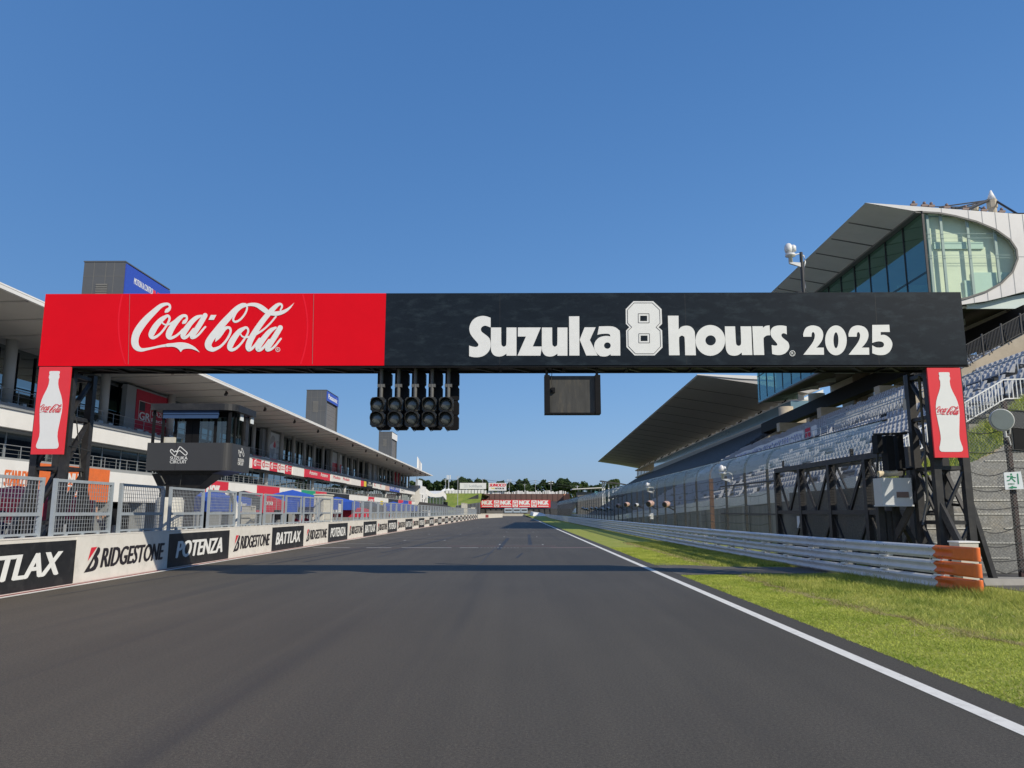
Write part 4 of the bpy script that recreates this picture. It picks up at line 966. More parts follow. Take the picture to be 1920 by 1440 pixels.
# three service towers on the roof
TLAB = [('grey tower with a blue sign, largest and nearest on the pit roof', 0), ('grey tower with a small blue top sign behind the pit roof', 1), ('small far grey tower with a white top sign near the roof end', 2)]
for i, (y0, y1, lab) in enumerate(((61.9, 70.2, TLAB[0][0]), (131, 139.6, TLAB[1][0]), (201, 209.5, TLAB[2][0]))):
    t = thing('roof_tower', (-34.6, y0 + 4, 11), lab, 'tower', 'towers on the pit roof'); zt = 22.45
    g = MB(); g.box(-36.45, y0, 11.6, -33.35, y1, zt); g.box(-33.35, y0 - .0, 11.6, -33.0, y0 + .55, zt); g.box(-33.35, y1 - .5, 11.6, -33.0, y1, zt); g.box(-36.5, y0 - .04, zt, -32.96, y1 + .04, zt + .10); g.build('tower_body', M['grey_clad'], t)
    g = MB()
    for z in (14, 16.4, 18.9, 21.2): g.box(-36.45, y0 - .012, z, -33.0, y0, z + .03)
    for x in (-35.6, -34.6, -33.9): g.box(x, y0 - .014, 11.6, x + .03, y0, zt)
    g.build('cladding_joint', M['seam'], t)
    g = MB(); 
    for k in range(10): g.box(-35.3, y0 - .05, 18.7 + k * .19, -34.35, y0 - .013, 18.83 + k * .19)
    for k in range(8): g.box(-35.5, y0 - .04, 12.0 + k * .3, -34.4, y0 - .014, 12.2 + k * .3)
    g.build('vent_grille', M['seam'], t)
    g = MB()
    for k in range(24): g.box(-33.34, y0 + .56, 11.7 + k * .4, -33.24 + .02 * (k % 2), y1 - .5, 12.08 + k * .4)
    g.build('louvre_wall', M['grey_side'], t)
    z0 = 19.4 if i == 0 else 20.7
    g = MB(); g.box(-33.0, y0 + .1, z0, -32.9, y1 - .02, zt - .12); o = g.build('top_sign', M['letter_blue' if i < 2 else 'far_white'], t)
    fr = Frame((-32.9, y0, z0), (0, 1, 0), (0, 0, 1), (1, 0, 0))
    if i == 0:
        g = MB(); put_text(g, fr, 'MOTION & CONTROL', 1.5, 1.6, 5.0, 2.15, bold=.02); g.build('lettering', M['letter_white'], o)
        g = MB(); put_text(g, fr, 'NSK', 5.1, .55, 7.9, 2.1, bold=.10); g.build('red_lettering', M['banner_red'], o)
    elif i == 1:
        g = MB(); put_text(g, fr, 'Panasonic', 1.0, .45, 7.6, 1.3, bold=.07); g.build('lettering', M['letter_white'], o)

# ================================================================== CONTROL CABIN beside the wall
CY = 30.0
cx0, cx1 = onY(277, 829, CY).x, onY(418, 829, CY).x
cz1, cz0 = onY(350, 830, CY).z, onY(350, 882, CY).z; ct = onY(350, 757, CY).z
cb = thing('control_cabin', ((cx0 + cx1) / 2, CY + 1.6, 0), 'raised black control cabin with glass windows on a pedestal by the pit wall', 'control cabin')
dY = 2.3; KY = .5
def rounded(x0, x1, y0, y1, r, n=6):
    P = [(x0, y0), (x1 - r, y0)]
    P += [(x1 - r + r * math.sin(a), y0 + r - r * math.cos(a)) for a in [math.pi / 2 * k / n for k in range(1, n + 1)]]
    return P + [(x1, y1), (x0, y1)]
b = MB(); pr = rounded(cx0, cx1 + .28, CY, CY + dY, .32); b.extrude([(x, y, cz0) for x, y in pr], (pr[0][0], pr[0][1], cz0), (pr[0][0], pr[0][1], cz1)); sk = b.build('lower_skirt', M['grey_clad'] if False else mat('cabin_skirt', (.045, .045, .046), .42, .06, 1, spec=.5), cb)
def circuit(mb, fr, u, v, s):
    pts = [(0, .62), (.06, .70), (.13, .66), (.32, .50), (.42, .58), (.50, .52), (.56, .66), (.66, .86), (.75, .90), (1.36, .42), (1.42, .30), (1.36, .20), (1.22, .28), (.74, .62), (.66, .56), (.58, .38), (.44, .32), (.36, .18), (.28, .16), (.03, .50)]
    pts = [(.0, .60), (.06, .70), (.14, .68), (.36, .48), (.46, .58), (.54, .50), (.60, .60), (.76, .92), (.86, .90), (1.40, .46), (1.44, .34), (1.34, .22), (1.24, .24), (.80, .60), (.66, .56), (.58, .40), (.48, .16), (.38, .16), (.04, .48)]
    n = len(pts)
    for i in range(n):
        a, c = Vector(pts[i]), Vector(pts[(i + 1) % n]); d = (c - a).normalized(); q = Vector((-d.y, d.x)) * .034
        mb.face([fr.p(u + s * p.x, v + s * p.y, .007 + i * 1e-4) for p in (a + q - d * .02, c + q + d * .02, c - q + d * .02, a - q - d * .02)])
b = MB(); fr = Frame((cx0, CY, cz0), (1, 0, 0), (0, 0, 1), (0, -1, 0)); W_ = cx1 - cx0
circuit(b, fr, W_ * .31, .62 * (cz1 - cz0) - .18, W_ * .158)
put_text(b, fr, 'SUZUKA', W_ * .315, .385 * (cz1 - cz0), W_ * .545, .50 * (cz1 - cz0), bold=.035); put_text(b, fr, 'CIRCUIT', W_ * .315, .25 * (cz1 - cz0), W_ * .535, .365 * (cz1 - cz0), bold=.035)
fr = Frame((cx1 + .28, CY, cz0), (0, 1, 0), (0, 0, 1), (1, 0, 0))
circuit(b, fr, .95, .60 * (cz1 - cz0) - .10, .46); put_text(b, fr, 'SUZUKA', .95, .385 * (cz1 - cz0), 1.62, .50 * (cz1 - cz0), bold=.03); put_text(b, fr, 'CIRCUIT', .95, .25 * (cz1 - cz0), 1.58, .365 * (cz1 - cz0), bold=.03)
b.build('track_emblem', M['letter_white'], sk)
b = MB(); b.box(cx0 + W_ * .385, CY - .004, cz0, cx0 + W_ * .391, CY + KY * .002, cz1); b.build('skirt_joint', M['letter_black'], sk)
b = MB(); b.box(cx0 + .1, CY + KY * .12, cz0 + .02, cx1 + .15, CY + dY - .1, cz0 + .1); b.box(cx0 + .1, CY + KY * .9, cz1 - .1, cx1 + .15, CY + dY - .1, cz1 - .02); b.build('cabin_floor', M['black_steel'], cb)
pr = rounded(cx0 + .06, cx1 + .42, CY - .1, CY + dY + .1, .55); zr = ct - .26
b = MB(); b.extrude([(x, y, zr) for x, y in pr], (pr[0][0], pr[0][1], zr), (pr[0][0], pr[0][1], ct)); b.build('cabin_roof', M['wall_black'], cb)
xs = [cx0 + W_ * t_ for t_ in (.0, .34, .53, .86)]
class OneBox:
    def box(s_, *a_): g_ = MB(); g_.box(*a_); g_.build('window_post', M['black_box'], cb)
b = OneBox()
for x in (cx0 + .1, cx0 + W_ * .16): b.box(x, CY + KY * .1, cz1 - .1, x + .11, CY + KY * .2, zr)
for x in (cx0 + W_ * .26, cx0 + W_ * .42, cx0 + W_ * .515, cx0 + W_ * .80, cx0 + W_ * .97):
    b.box(x, CY + KY * 1.0, cz1 - .02, x + (.26 if x > cx0 + W_ * .4 and x < cx0 + W_ * .6 else .11), CY + KY * 1.1, zr)
for x in (cx0 + W_ * .34, cx0 + W_ * .9): b.box(x, CY + KY * 3.9, cz1 - .02, x + .13, CY + KY * 4.0, zr)
b.box(cx1 + .1, CY + KY * .28, cz1 - .02, cx1 + .22, CY + KY * .40, zr); b.box(cx1 + .12, CY + KY * 1.5, cz1 - .02, cx1 + .2, CY + KY * 1.62, zr); b.box(cx1 + .12, CY + KY * 3.2, cz1 - .02, cx1 + .2, CY + KY * 3.3, zr); b.box(cx1 + .12, CY + KY * 4.4, cz1 - .02, cx1 + .2, CY + KY * 4.5, zr)
b.box(cx0 + W_ * .26, CY + KY * 1.0, zr - .22, cx1 + .2, CY + KY * 1.12, zr)

b = MB(); b.face([(cx0 + W_ * .27, CY + KY * 1.05, cz1), (cx1 + .15, CY + KY * 1.05, cz1), (cx1 + .15, CY + KY * 1.05, zr), (cx0 + W_ * .27, CY + KY * 1.05, zr)]); b.face([(cx1 + .16, CY + KY * .4, cz1), (cx1 + .16, CY + KY * 3.2, cz1), (cx1 + .16, CY + KY * 3.2, zr), (cx1 + .16, CY + KY * .4, zr)]); b.build('window', M['glass_box'], cb)
b = MB(); b.box(cx1 + .17, CY + KY * 3.3, cz1 + .02, cx1 + .22, CY + KY * 4.4, zr - .05); b.box(cx1 + .22, CY + KY * 3.45, cz1 + .25, cx1 + .25, CY + KY * 3.75, zr - .15); b.build('door', M['wall_black'], cb)
b = MB(); b.box(cx1 + .23, CY + KY * 2.1, zr - .28, cx1 + .27, CY + KY * 2.75, zr + .02); b.box(cx1 + .27, CY + KY * 4.3, zr - .28, cx1 + .31, CY + KY * 4.95, zr + .02); b.build('notice_plate', M['sign_white'], cb)
b = MB()
for z in (zr - .02, zr - .14): b.tube([(cx0 + W_ * .18, CY + KY * .05, z), (cx0 + W_ * .92, CY + KY * .05, z)], .05, 8)
b.face([(cx0 + W_ * .18, CY + KY * .06, zr - .02), (cx0 + W_ * .92, CY + KY * .06, zr - .02), (cx0 + W_ * .92, CY - .02, zr - .32), (cx0 + W_ * .18, CY - .02, zr - .32)])
b.build('rolled_awning', mat('awning_blue', (.022, .055, .13), .6, .1, 3), cb)
b = MB(); b.box(cx0 + W_ * .16, CY + KY * .3, cz1 - .02, cx0 + W_ * .33, CY + KY * .6, cz1 + .23); b.build('equipment_case', M['cabinet'], cb)
b = MB()
pc = cx0 + W_ * .34
b.hexa([(cx0 + .5, CY + KY * .5, cz0 - .12), (cx1 - .5, CY + KY * .5, cz0 - .12), (cx1 - .5, CY + KY * 4, cz0 - .12), (cx0 + .5, CY + KY * 4, cz0 - .12)], [(cx0 + .1, CY + KY * .2, cz0 + .02), (cx1 + .1, CY + KY * .2, cz0 + .02), (cx1 + .1, CY + KY * 4.4, cz0 + .02), (cx0 + .1, CY + KY * 4.4, cz0 + .02)])
b.hexa([(pc - .55, CY + KY * 1.2, cz0 - 1.0), (pc + .45, CY + KY * 1.2, cz0 - 1.0), (pc + .45, CY + KY * 2.6, cz0 - 1.0), (pc - .55, CY + KY * 2.6, cz0 - 1.0)], [(pc - .95, CY + KY * .8, cz0 - .1), (pc + 1.5, CY + KY * .8, cz0 - .1), (pc + 1.5, CY + KY * 3.2, cz0 - .1), (pc - .95, CY + KY * 3.2, cz0 - .1)])
b.box(pc - .55, CY + KY * 1.2, 0, pc + .45, CY + KY * 2.6, cz0 - 1.0); b.build('pedestal', M['black_steel'], cb)
b = MB(); b.tube([(cx0 + .4, CY + KY * .35, cz0), (cx0 + .7, CY + KY * .4, cz0 - .5), (pc - .62, CY + KY * 1.1, cz0 - .9), (pc - .6, CY + KY * 1.1, 1.2)], .03, 6); b.tube([(pc + .3, CY + KY * .6, cz0), (pc + .1, CY + KY * .9, 1.6)], .012, 5); b.build('cable', M['wire'], cb)

# ================================================================== canopies, gear and crew on the pit side
def canopy(px, py_top, X, wdt, dep, h_e, h_t, m, label, m2=None, valance=True, logo=None, lcol='letter_white', drop=.62):
    y = yat(px, X, 930); t = thing('canopy_tent', (X, y, 0), label, 'canopy', 'canopies along the pit wall')
    wdt *= .9; h_e -= .28; h_t -= .34; x0, x1, y0, y1 = X - dep / 2, X + dep / 2, y - wdt / 2, y + wdt / 2
    g = MB(); ap = (X, y, h_t); c = [(x0, y0, h_e), (x1, y0, h_e), (x1, y1, h_e), (x0, y1, h_e)]
    mids = [tuple((p[i] * .5 + q[i] * .5) for i in range(3)) for p, q in zip(c, c[1:] + c[:1])]
    for i in range(4):
        g.cur = 1 if (m2 and i in (1, 3)) else 0
        g.face([c[i], c[(i + 1) % 4], ap])
        if valance: a, d = c[i], c[(i + 1) % 4]; g.face([(a[0], a[1], a[2] - drop), (d[0], d[1], d[2] - drop), d, a])
    top = g.build('canopy_cloth', [m, m2 or m], t)
    for p in c:
        g = MB(); g.box(p[0] - .025, p[1] - .025, 0, p[0] + .025, p[1] + .025, p[2]); g.build('leg', M['galv'], t)
    if logo:
        g = MB(); fr = Frame((x1 + .01, y0, h_e - .45), (0, 1, 0), (0, 0, 1), (1, 0, 0)); put_text(g, fr, logo, wdt * .25, .07, wdt * .75, .26, bold=.06); g.build('lettering', M[lcol], top)
    return t
canopy(30, 905, -14.2, 3.0, 3.0, 2.32, 2.78, M['red_fabric'], 'red pit canopy behind the leftmost mesh fence panel')
canopy(400, 914, -14.0, 3.0, 2.6, 2.62, 3.0, M['blue_fabric'], 'blue pit canopy just right of the control cabin pedestal', logo='Tone Power')
canopy(457, 918, -14.0, 2.8, 2.6, 2.7, 3.12, M['black_fabric'], 'black and red pit canopy below the white board with red letters', M['red_fabric'], logo='LOVE SHOP')
canopy(505, 932, -14.0, 2.6, 2.6, 2.55, 2.95, M['red_fabric'], 'red and blue pit canopy below the red board with white letters', M['blue_fabric'])
canopy(548, 920, -14.0, 3.0, 3.0, 2.9, 3.4, M['blue_fabric'], 'large peaked blue pit canopy below the white logo board')
canopy(583, 922, -13.6, 3.0, 3.0, 2.75, 3.15, M['blue_fabric'], 'blue pit canopy below the green sponsor board')
canopy(604, 935, -13.6, 2.4, 2.4, 2.5, 2.9, M['white_fabric'], 'white pit canopy left of the beige cabinet')
canopy(632, 933, -14.0, 3.0, 3.0, 2.75, 3.2, M['blue_fabric'], 'blue pit canopy right of the beige cabinet')
canopy(655, 945, -13.4, 3.4, 2.6, 2.2, 2.6, M['red_fabric'], 'low red pit canopy right of the beige cabinet')
canopy(690, 940, -14.0, 3.4, 3.0, 2.5, 3.1, M['grey_clad'], 'dark grey pit canopy in front of the white boards with red lettering')
canopy(738, 943, -14.0, 3.4, 3.0, 2.7, 3.2, M['blue_fabric'], 'pale blue pit canopy seen through many fence panels')
canopy(757, 946, -14.0, 3.4, 3.0, 2.7, 3.2, M['blue_fabric'], 'farthest blue pit canopy along the pit wall')
g = MB(); yy = yat(716, -13); g.box(-13.05, yy - .5, 1.7, -13, yy + .6, 2.75); tag(g.build('yellow_board', M['yellow'], loc=(-13, yy, 2)), 'yellow pit board standing behind the mesh fence', 'board')

def cabinet(px0, px1, X, h, name, label):
    a, c = yat(px0, X, 960), yat(px1, X, 960); t = thing(name, (X, (a + c) / 2, 1.15), label, 'cabinet')
    g = MB(); g.box(X - .5, a, 1.15, X + .04, c, h); g.box(X - .54, a - .04, h, X + .08, c + .04, h + .07); g.build('cabinet_body', M['cabinet'], t)
    g = MB(); g.box(X + .04, a + .08, 1.3, X + .06, c - .08, h - .45); g.build('cabinet_door', M['cabinet'], t)
    return t
cabinet(605, 622.5, WX - .15, 2.62, 'power_cabinet', 'tall beige cabinet on the pit wall between fence panels')
cabinet(869.5, 876, WX - .15, 3.4, 'power_cabinet', 'narrow pale cabinet far along the pit wall')
def gear(name, px, X, label, cat, build):
    y = yat(px, X, 965); t = thing(name, (X, y, 0), label, cat); build(t, X, y); return t
def crate(t, X, y):
    g = MB()
    for s in (-.33, .33): g.box(X - .2, y + s - .03, .0, X + .2, y + s + .03, 1.95)
    for z in (.9, 1.4, 1.93): g.box(X - .2, y - .36, z, X + .2, y + .36, z + .05)
    g.box(X + .15, y - .03, 0, X + .2, y + .03, 1.95); g.build('rack_frame', M['cabinet'], t)
    g = MB(); g.box(X - .22, y - .3, .0, X - .19, y + .3, 1.93); g.build('rack_back', M['label_brown'], t)
gear('shelf_rack', 466, -12.2, 'pale wooden rack behind the fence right of the control cabin', 'rack', crate)
def hose(t, X, y):
    g = MB(); g.tube([(X, y + .2, .2), (X, y + .1, 1.2), (X, y - .1, 2.0), (X, y - .5, 2.45), (X, y - 1.0, 2.5)], .11, 10); g.build('flexible_duct', M['white_paint'], t, True)
    g = MB(); g.box(X - .3, y - .1, 0, X + .3, y + .5, .6); g.build('blower_box', M['grey_clad'], t)
gear('air_duct', 441, -12.0, 'white bent air duct behind the mesh fence', 'duct', hose)
def monitor(t, X, y):
    g = MB(); g.box(X - .05, y - .4, 1.3, X + .05, y + .4, 1.8); g.build('screen', M['black_box'], t)
    g = MB(); g.box(X - .04, y - .04, 0, X + .04, y + .04, 1.3); g.box(X - .3, y - .3, 0, X + .3, y + .3, .06); g.build('stand', M['galv'], t)
for i, (px, lab) in enumerate(((215, 'black timing screen behind the third mesh fence panel'), (330, 'black timing screen behind the fence below the control cabin'), (520, 'black timing screen behind the fence near the red canopy'), (680, 'black timing screen behind the fence right of the beige cabinet'))): gear('timing_screen', px, -12.6, lab, 'screen', monitor)
def bench(t, X, y):
    g = MB(); g.box(X - .35, y - 1.1, .85, X + .35, y + 1.1, .92); g.build('table_top', M['grey_clad'], t)
    for sx in (-.3, .3):
        for sy in (-1.0, 1.0): g = MB(); g.box(X + sx - .02, y + sy - .02, 0, X + sx + .02, y + sy + .02, .85); g.build('leg', M['galv'], t)
gear('work_table', 148, -13.0, 'grey work table with tools behind the second fence panel', 'table', bench); gear('work_table', 590, -13.0, 'grey work table behind the fence near the red shirted crew', 'table', bench)
def drum(t, X, y):
    g = MB(); g.lathe([(.42, 0), (.46, .2), (.46, 2.1), (.4, 2.2)], (X, y, 0), n=14); g.build('drum', M['cabinet'], t, True)
gear('water_tank', 317, -12.1, 'pale upright tank behind the fence under the control cabin', 'tank', drum)
def cone(t, X, y):
    g = MB(); g.lathe([(.22, 0), (.22, .04), (.16, .05), (.03, .65)], (X, y, 1.2), n=12); g.build('cone_body', M['orange'], t)
    g = MB(); g.box(X - .25, y - .25, 0, X + .25, y + .25, 1.2); g.build('box_under', M['grey_clad'], t)

# crew
def person_mesh(pose):
    """one continuous body grown from a jointed skeleton"""
    V = {'pelvis': (0, 0, .95), 'waist': (0, .0, 1.10), 'chest': (0, 0, 1.34), 'neck': (0, 0, 1.50), 'head0': (0, .01, 1.57), 'head1': (0, .02, 1.67), 'head2': (0, .02, 1.745)}
    Rr = {'pelvis': .135, 'waist': .12, 'chest': .145, 'neck': .058, 'head0': .075, 'head1': .10, 'head2': .075}
    E_ = [('pelvis', 'waist'), ('waist', 'chest'), ('chest', 'neck'), ('neck', 'head0'), ('head0', 'head1'), ('head1', 'head2')]
    for s, k in ((-1, 'l'), (1, 'r')):
        sw = pose.get('swing', 0) * s
        V['hip' + k] = (.10 * s, 0, .90); V['kn' + k] = (.11 * s, .05 + sw * .5, .49); V['an' + k] = (.11 * s, -.02 + sw, .09); V['to' + k] = (.13 * s, .14 + sw, .035)
        Rr.update({'hip' + k: .095, 'kn' + k: .062, 'an' + k: .045, 'to' + k: .038})
        E_ += [('pelvis', 'hip' + k), ('hip' + k, 'kn' + k), ('kn' + k, 'an' + k), ('an' + k, 'to' + k)]
        sh = (.19 * s, 0, 1.41); a = pose['arms'][k]
        V['sh' + k] = sh; V['el' + k] = tuple(sh[i] + a[0][i] for i in range(3)); V['wr' + k] = tuple(V['el' + k][i] + a[1][i] for i in range(3)); 
        d = Vector(a[1]).normalized(); V['pa' + k] = tuple(Vector(V['wr' + k]) + d * .08)
        Rr.update({'sh' + k: .068, 'el' + k: .045, 'wr' + k: .032, 'pa' + k: .038})
        E_ += [('chest', 'sh' + k), ('sh' + k, 'el' + k), ('el' + k, 'wr' + k), ('wr' + k, 'pa' + k)]
        side = d.cross(Vector((0, 0, 1)) if abs(d.z) < .9 else Vector((1, 0, 0))).normalized()
        for fi in range(4):
            b0 = Vector(V['pa' + k]) + side * (.026 * (fi - 1.5)); n1, n2 = f'f{k}{fi}a', f'f{k}{fi}b'
            V[n1] = tuple(b0 + d * .035); V[n2] = tuple(b0 + d * (.085 - .008 * abs(fi - 1.3)) + d.cross(side) * .025)
            Rr.update({n1: .011, n2: .008}); E_ += [('pa' + k, n1), (n1, n2)]
        V['th' + k] = tuple(Vector(V['wr' + k]) + side * .055 + d * .06); Rr['th' + k] = .011; E_.append(('wr' + k, 'th' + k))
    names = list(V); me = bpy.data.meshes.new('person_body'); me.from_pydata([V[n] for n in names], [(names.index(a), names.index(c)) for a, c in E_], [])
    o = bpy.data.objects.new('person_body', me); COL.objects.link(o)
    sk_ = o.modifiers.new('skin', 'SKIN'); sk_.use_smooth_shade = True
    for i, n in enumerate(names): me.skin_vertices[0].data[i].radius = (Rr[n], Rr[n] * (.72 if n in ('chest', 'waist', 'pelvis') else 1)); me.skin_vertices[0].data[i].use_root = (n == 'pelvis')
    sb = o.modifiers.new('sub', 'SUBSURF'); sb.levels = 1; sb.render_levels = 1
    dg = bpy.context.evaluated_depsgraph_get(); out = bpy.data.meshes.new_from_object(o.evaluated_get(dg)); bpy.data.objects.remove(o); bpy.data.meshes.remove(me)
    return out
POSES = [{'arms': {'l': ((-.05, .02, -.28), (-.02, .10, -.24)), 'r': ((.05, .02, -.28), (.02, .10, -.24))}},
         {'arms': {'l': ((-.05, .10, -.26), (.06, .24, .02)), 'r': ((.05, .10, -.26), (-.06, .24, .02))}, 'swing': .08},
         {'arms': {'l': ((-.12, .05, -.25), (-.05, .12, -.22)), 'r': ((.22, .05, .14), (-.06, .06, .25))}}]
_bm = {}
def person(px, X, pose, shirt, trousers, label, face_to=0.0, drop=0.0, sit=False, hair=True):
    y = yat(px, X, 960); t = thing('person', (X, y, 0), label, 'person', 'pit crew behind the fence')
    if pose not in _bm: _bm[pose] = person_mesh(POSES[pose])
    me = _bm[pose].copy(); me.materials.clear()
    for m in (M['skin'], shirt, trousers): me.materials.append(m)
    for p in me.polygons:
        c = p.center; arm = abs(c.x) > .17
        p.material_index = 0 if (c.z > 1.49) else (2 if c.z < 1.0 and not arm else (1 if (not arm or c.z > 1.22 or abs(c.x) < .22) and not (arm and c.z < 1.2) else 0))
        p.use_smooth = True
    o = bpy.data.objects.new('person_body', me); COL.objects.link(o); o.parent = t
    g = MB(); hd = Vector((0, .02, 1.675))
    vs_, fs = [], []
    for i in range(7):
        for k in range(14):
            th, ph = math.pi * .56 * i / 6, 2 * math.pi * k / 14; front = max(0, math.sin(ph)); th *= 1 - .42 * front
            vs_.append((hd.x + .108 * math.sin(th) * math.cos(ph), hd.y - .008 + .112 * math.sin(th) * math.sin(ph), hd.z + .115 * math.cos(th)))
    for i in range(6):
        for k in range(14): fs.append((i * 14 + k, i * 14 + (k + 1) % 14, (i + 1) * 14 + (k + 1) % 14, (i + 1) * 14 + k))
    hm = bpy.data.meshes.new('hair'); hm.from_pydata(vs_, [], fs); hm.materials.append(M['hair']); hm.polygons.foreach_set('use_smooth', [True] * len(fs)); ho = bpy.data.objects.new('hair', hm); COL.objects.link(ho); ho.parent = t
    g = MB(); g.lathe([(.012, 0), (.006, .03)], (0, .105, 1.645), (0, 1, -.2), 6); g.lathe([(.02, 0), (.02, .012)], (-.1, .01, 1.655), (-1, 0, 0), 8); g.lathe([(.02, 0), (.02, .012)], (.1, .01, 1.655), (1, 0, 0), 8)
    n = bpy.data.meshes.new('face'); n.from_pydata(g.v, [], g.f); n.materials.append(M['skin']); no = bpy.data.objects.new('face', n); COL.objects.link(no); no.parent = t
    g = MB()
    for s in (-.035, .035): g.lathe([(.011, 0), (.009, .006)], (s, .108, 1.672), (0, 1, 0), 8)
    g.box(-.022, .104, 1.606, .022, .112, 1.613)
    n = bpy.data.meshes.new('eyes_and_mouth'); n.from_pydata(g.v, [], g.f); n.materials.append(M['hair']); no2 = bpy.data.objects.new('eyes_and_mouth', n); COL.objects.link(no2); no2.parent = no
    t.rotation_euler = (0, 0, face_to); t.location.z -= drop
    return t
person(196, -13.0, 2, M['cloth_navy'], M['cloth_black'], 'person in dark clothes with one raised arm between the second and third fence panels', 2.4, .08)
person(4, -13.4, 1, M['cloth_navy'], M['cloth_black'], 'person in navy shirt behind the leftmost fence panel', -2.0, .05)
person(556, -12.6, 1, M['cloth_red'], M['cloth_black'], 'leftmost of three red shirted people behind the open fence', -1.2, .15)
person(565, -13.0, 0, M['cloth_red'], M['cloth_black'], 'middle one of three red shirted people behind the open fence', -1.8, .22)
person(574, -12.5, 1, M['cloth_red'], M['cloth_navy'], 'rightmost of three red shirted people behind the open fence', -2.6, .15)
person(588, -12.8, 0, M['cloth_white'], M['cloth_black'], 'person in white shirt standing left of the beige cabinet', -1.4, .1)
person(680, -12.8, 0, M['cloth_white'], M['cloth_navy'], 'person in white shirt behind the fence right of the beige cabinet', -1.6, .1)
person(731, -12.6, 1, M['cloth_red'], M['cloth_navy'], 'lone person in red shirt far along behind the fence', -1.5, .0)

# ================================================================== GUARD RAIL
gr_ = thing('guard_rail', (9, 60, 0), 'white triple guard rail with orange rounded end beside the grass', 'guard rail')
PATH = [(9.45, 16.3), (9.36, 16.9), (9.24, 17.6), (9.0, 19.5), (8.76, 23), (8.56, 28), (8.40, 34), (8.32, 45), (8.30, 60), (8.32, 80), (8.36, 100), (8.5, 150), (8.8, 205), (9.3, 262)]
WPROF = [(0, 0), (-.035, .02), (-.085, .045), (-.085, .085), (-.02, .125), (-.02, .165), (-.085, .205), (-.085, .245), (-.035, .27), (0, .29)]
def rail_pts(path, n=6):
    out = []
    for (a, c), (d, e) in zip(path, path[1:]):
        for i in range(n): out.append((a + (d - a) * i / n, c + (e - c) * i / n))
    return out + [path[-1]]
RP = rail_pts(PATH)
def nrm(i, P):
    a = Vector((*P[max(i - 1, 0)], 0)); c = Vector((*P[min(i + 1, len(P) - 1)], 0)); d = (c - a).normalized(); return Vector((d.y, -d.x, 0))
Z3 = (.035, .362, .690)
i0 = 11
for z0 in Z3:
    g = MB(); vs_, fs = [], []; m_ = len(WPROF); sub = RP[i0:]
    for i, p in enumerate(sub):
        nn = nrm(i + i0, RP)
        for dx, dz in WPROF: vs_.append((p[0] + nn.x * dx, p[1] + nn.y * dx, z0 + dz))
    for i in range(len(sub) - 1):
        for k in range(m_ - 1): fs.append((i * m_ + k, (i + 1) * m_ + k, (i + 1) * m_ + k + 1, i * m_ + k + 1))
    g.mesh(vs_, fs); g.build('rail_beam', M['rail'], gr_, True)
    g = MB(); vs_, fs = [], []; sub = RP[:i0 + 1]; flat = 6
    for i, p in enumerate(sub):
        nn = nrm(i, RP); t_ = 1 if i > flat else 0
        bul = 0 if i > 1 else .0
        for (dx, dz) in WPROF:
            d2 = dx if t_ else -.088 * (1 if 0.02 <= dz <= .27 else .35)
            vs_.append((p[0] + nn.x * d2, p[1] + nn.y * d2, z0 + dz))
    for i in range(len(sub) - 1):
        for k in range(m_ - 1): fs.append((i * m_ + k, (i + 1) * m_ + k, (i + 1) * m_ + k + 1, i * m_ + k + 1))
    g.mesh(vs_, fs)
    # nose folded round the end
    nn = nrm(0, RP); bk = (Vector((*RP[0], 0)) - Vector((*RP[2], 0))).normalized(); p0 = Vector((*RP[0], 0)); vs_, fs = [], []
    arc = [(-.088 + .16 * (1 - math.cos(a)) * .5, .10 * math.sin(a)) for a in [math.pi * k / 8 for k in range(9)]]
    for (dn, db) in arc:
        q = p0 + nn * dn + bk * db; vs_ += [(q.x, q.y, z0 + .004), (q.x, q.y, z0 + .02), (q.x, q.y, z0 + .27), (q.x, q.y, z0 + .286)]
    for i in range(8):
        for k in range(3): fs.append((i * 4 + k, (i + 1) * 4 + k, (i + 1) * 4 + k + 1, i * 4 + k + 1))
    fs.append(tuple(i * 4 + 3 for i in range(9))); fs.append(tuple(i * 4 for i in range(9))[::-1]); g.mesh(vs_, fs)
    g.build('orange_end', M['orange'], gr_, True)
L_acc = 0; nxt = 1.1; g = MB(); gp = MB(); gb = MB()
for i in range(1, len(RP)):
    a, c = Vector((*RP[i - 1], 0)), Vector((*RP[i], 0)); d = (c - a).length
    while L_acc + d >= nxt:
        p = a.lerp(c, (nxt - L_acc) / d); dr = (c - a).normalized(); nn = Vector((dr.y, -dr.x, 0))
        for z in (.33, .657): q = p - nn * .055; gs = MB() if nxt < 95 else g; gs.bar(q - dr * .12 + Vector((0, 0, z + .012)), q + dr * .12 + Vector((0, 0, z + .012)), .08, .034); nxt < 95 and gs.build('spacer_block', M['spacer'], gr_)
        q = p + nn * .10; gq = MB() if nxt < 95 else gp; gq.box(q.x - .06, q.y - .06, -.03, q.x + .06, q.y + .06, .95); nxt < 95 and gq.build('rail_post', M['galv'], gr_)
        for z in Z3:
            for s in (-.2, -.1, .1, .2):
                for dz in (.06, .225): w0 = p + dr * s - nn * .088; gb.box(w0.x - .008, w0.y - .008, z + dz - .008, w0.x + .004, w0.y + .008, z + dz + .008)
        nxt += 2.0
    L_acc += d
tag(g.build('spacer_block', M['spacer'], gr_), kind='stuff'); tag(gp.build('rail_post', M['galv'], gr_), kind='stuff'); gb.build('bolt', M['seam'], gr_)

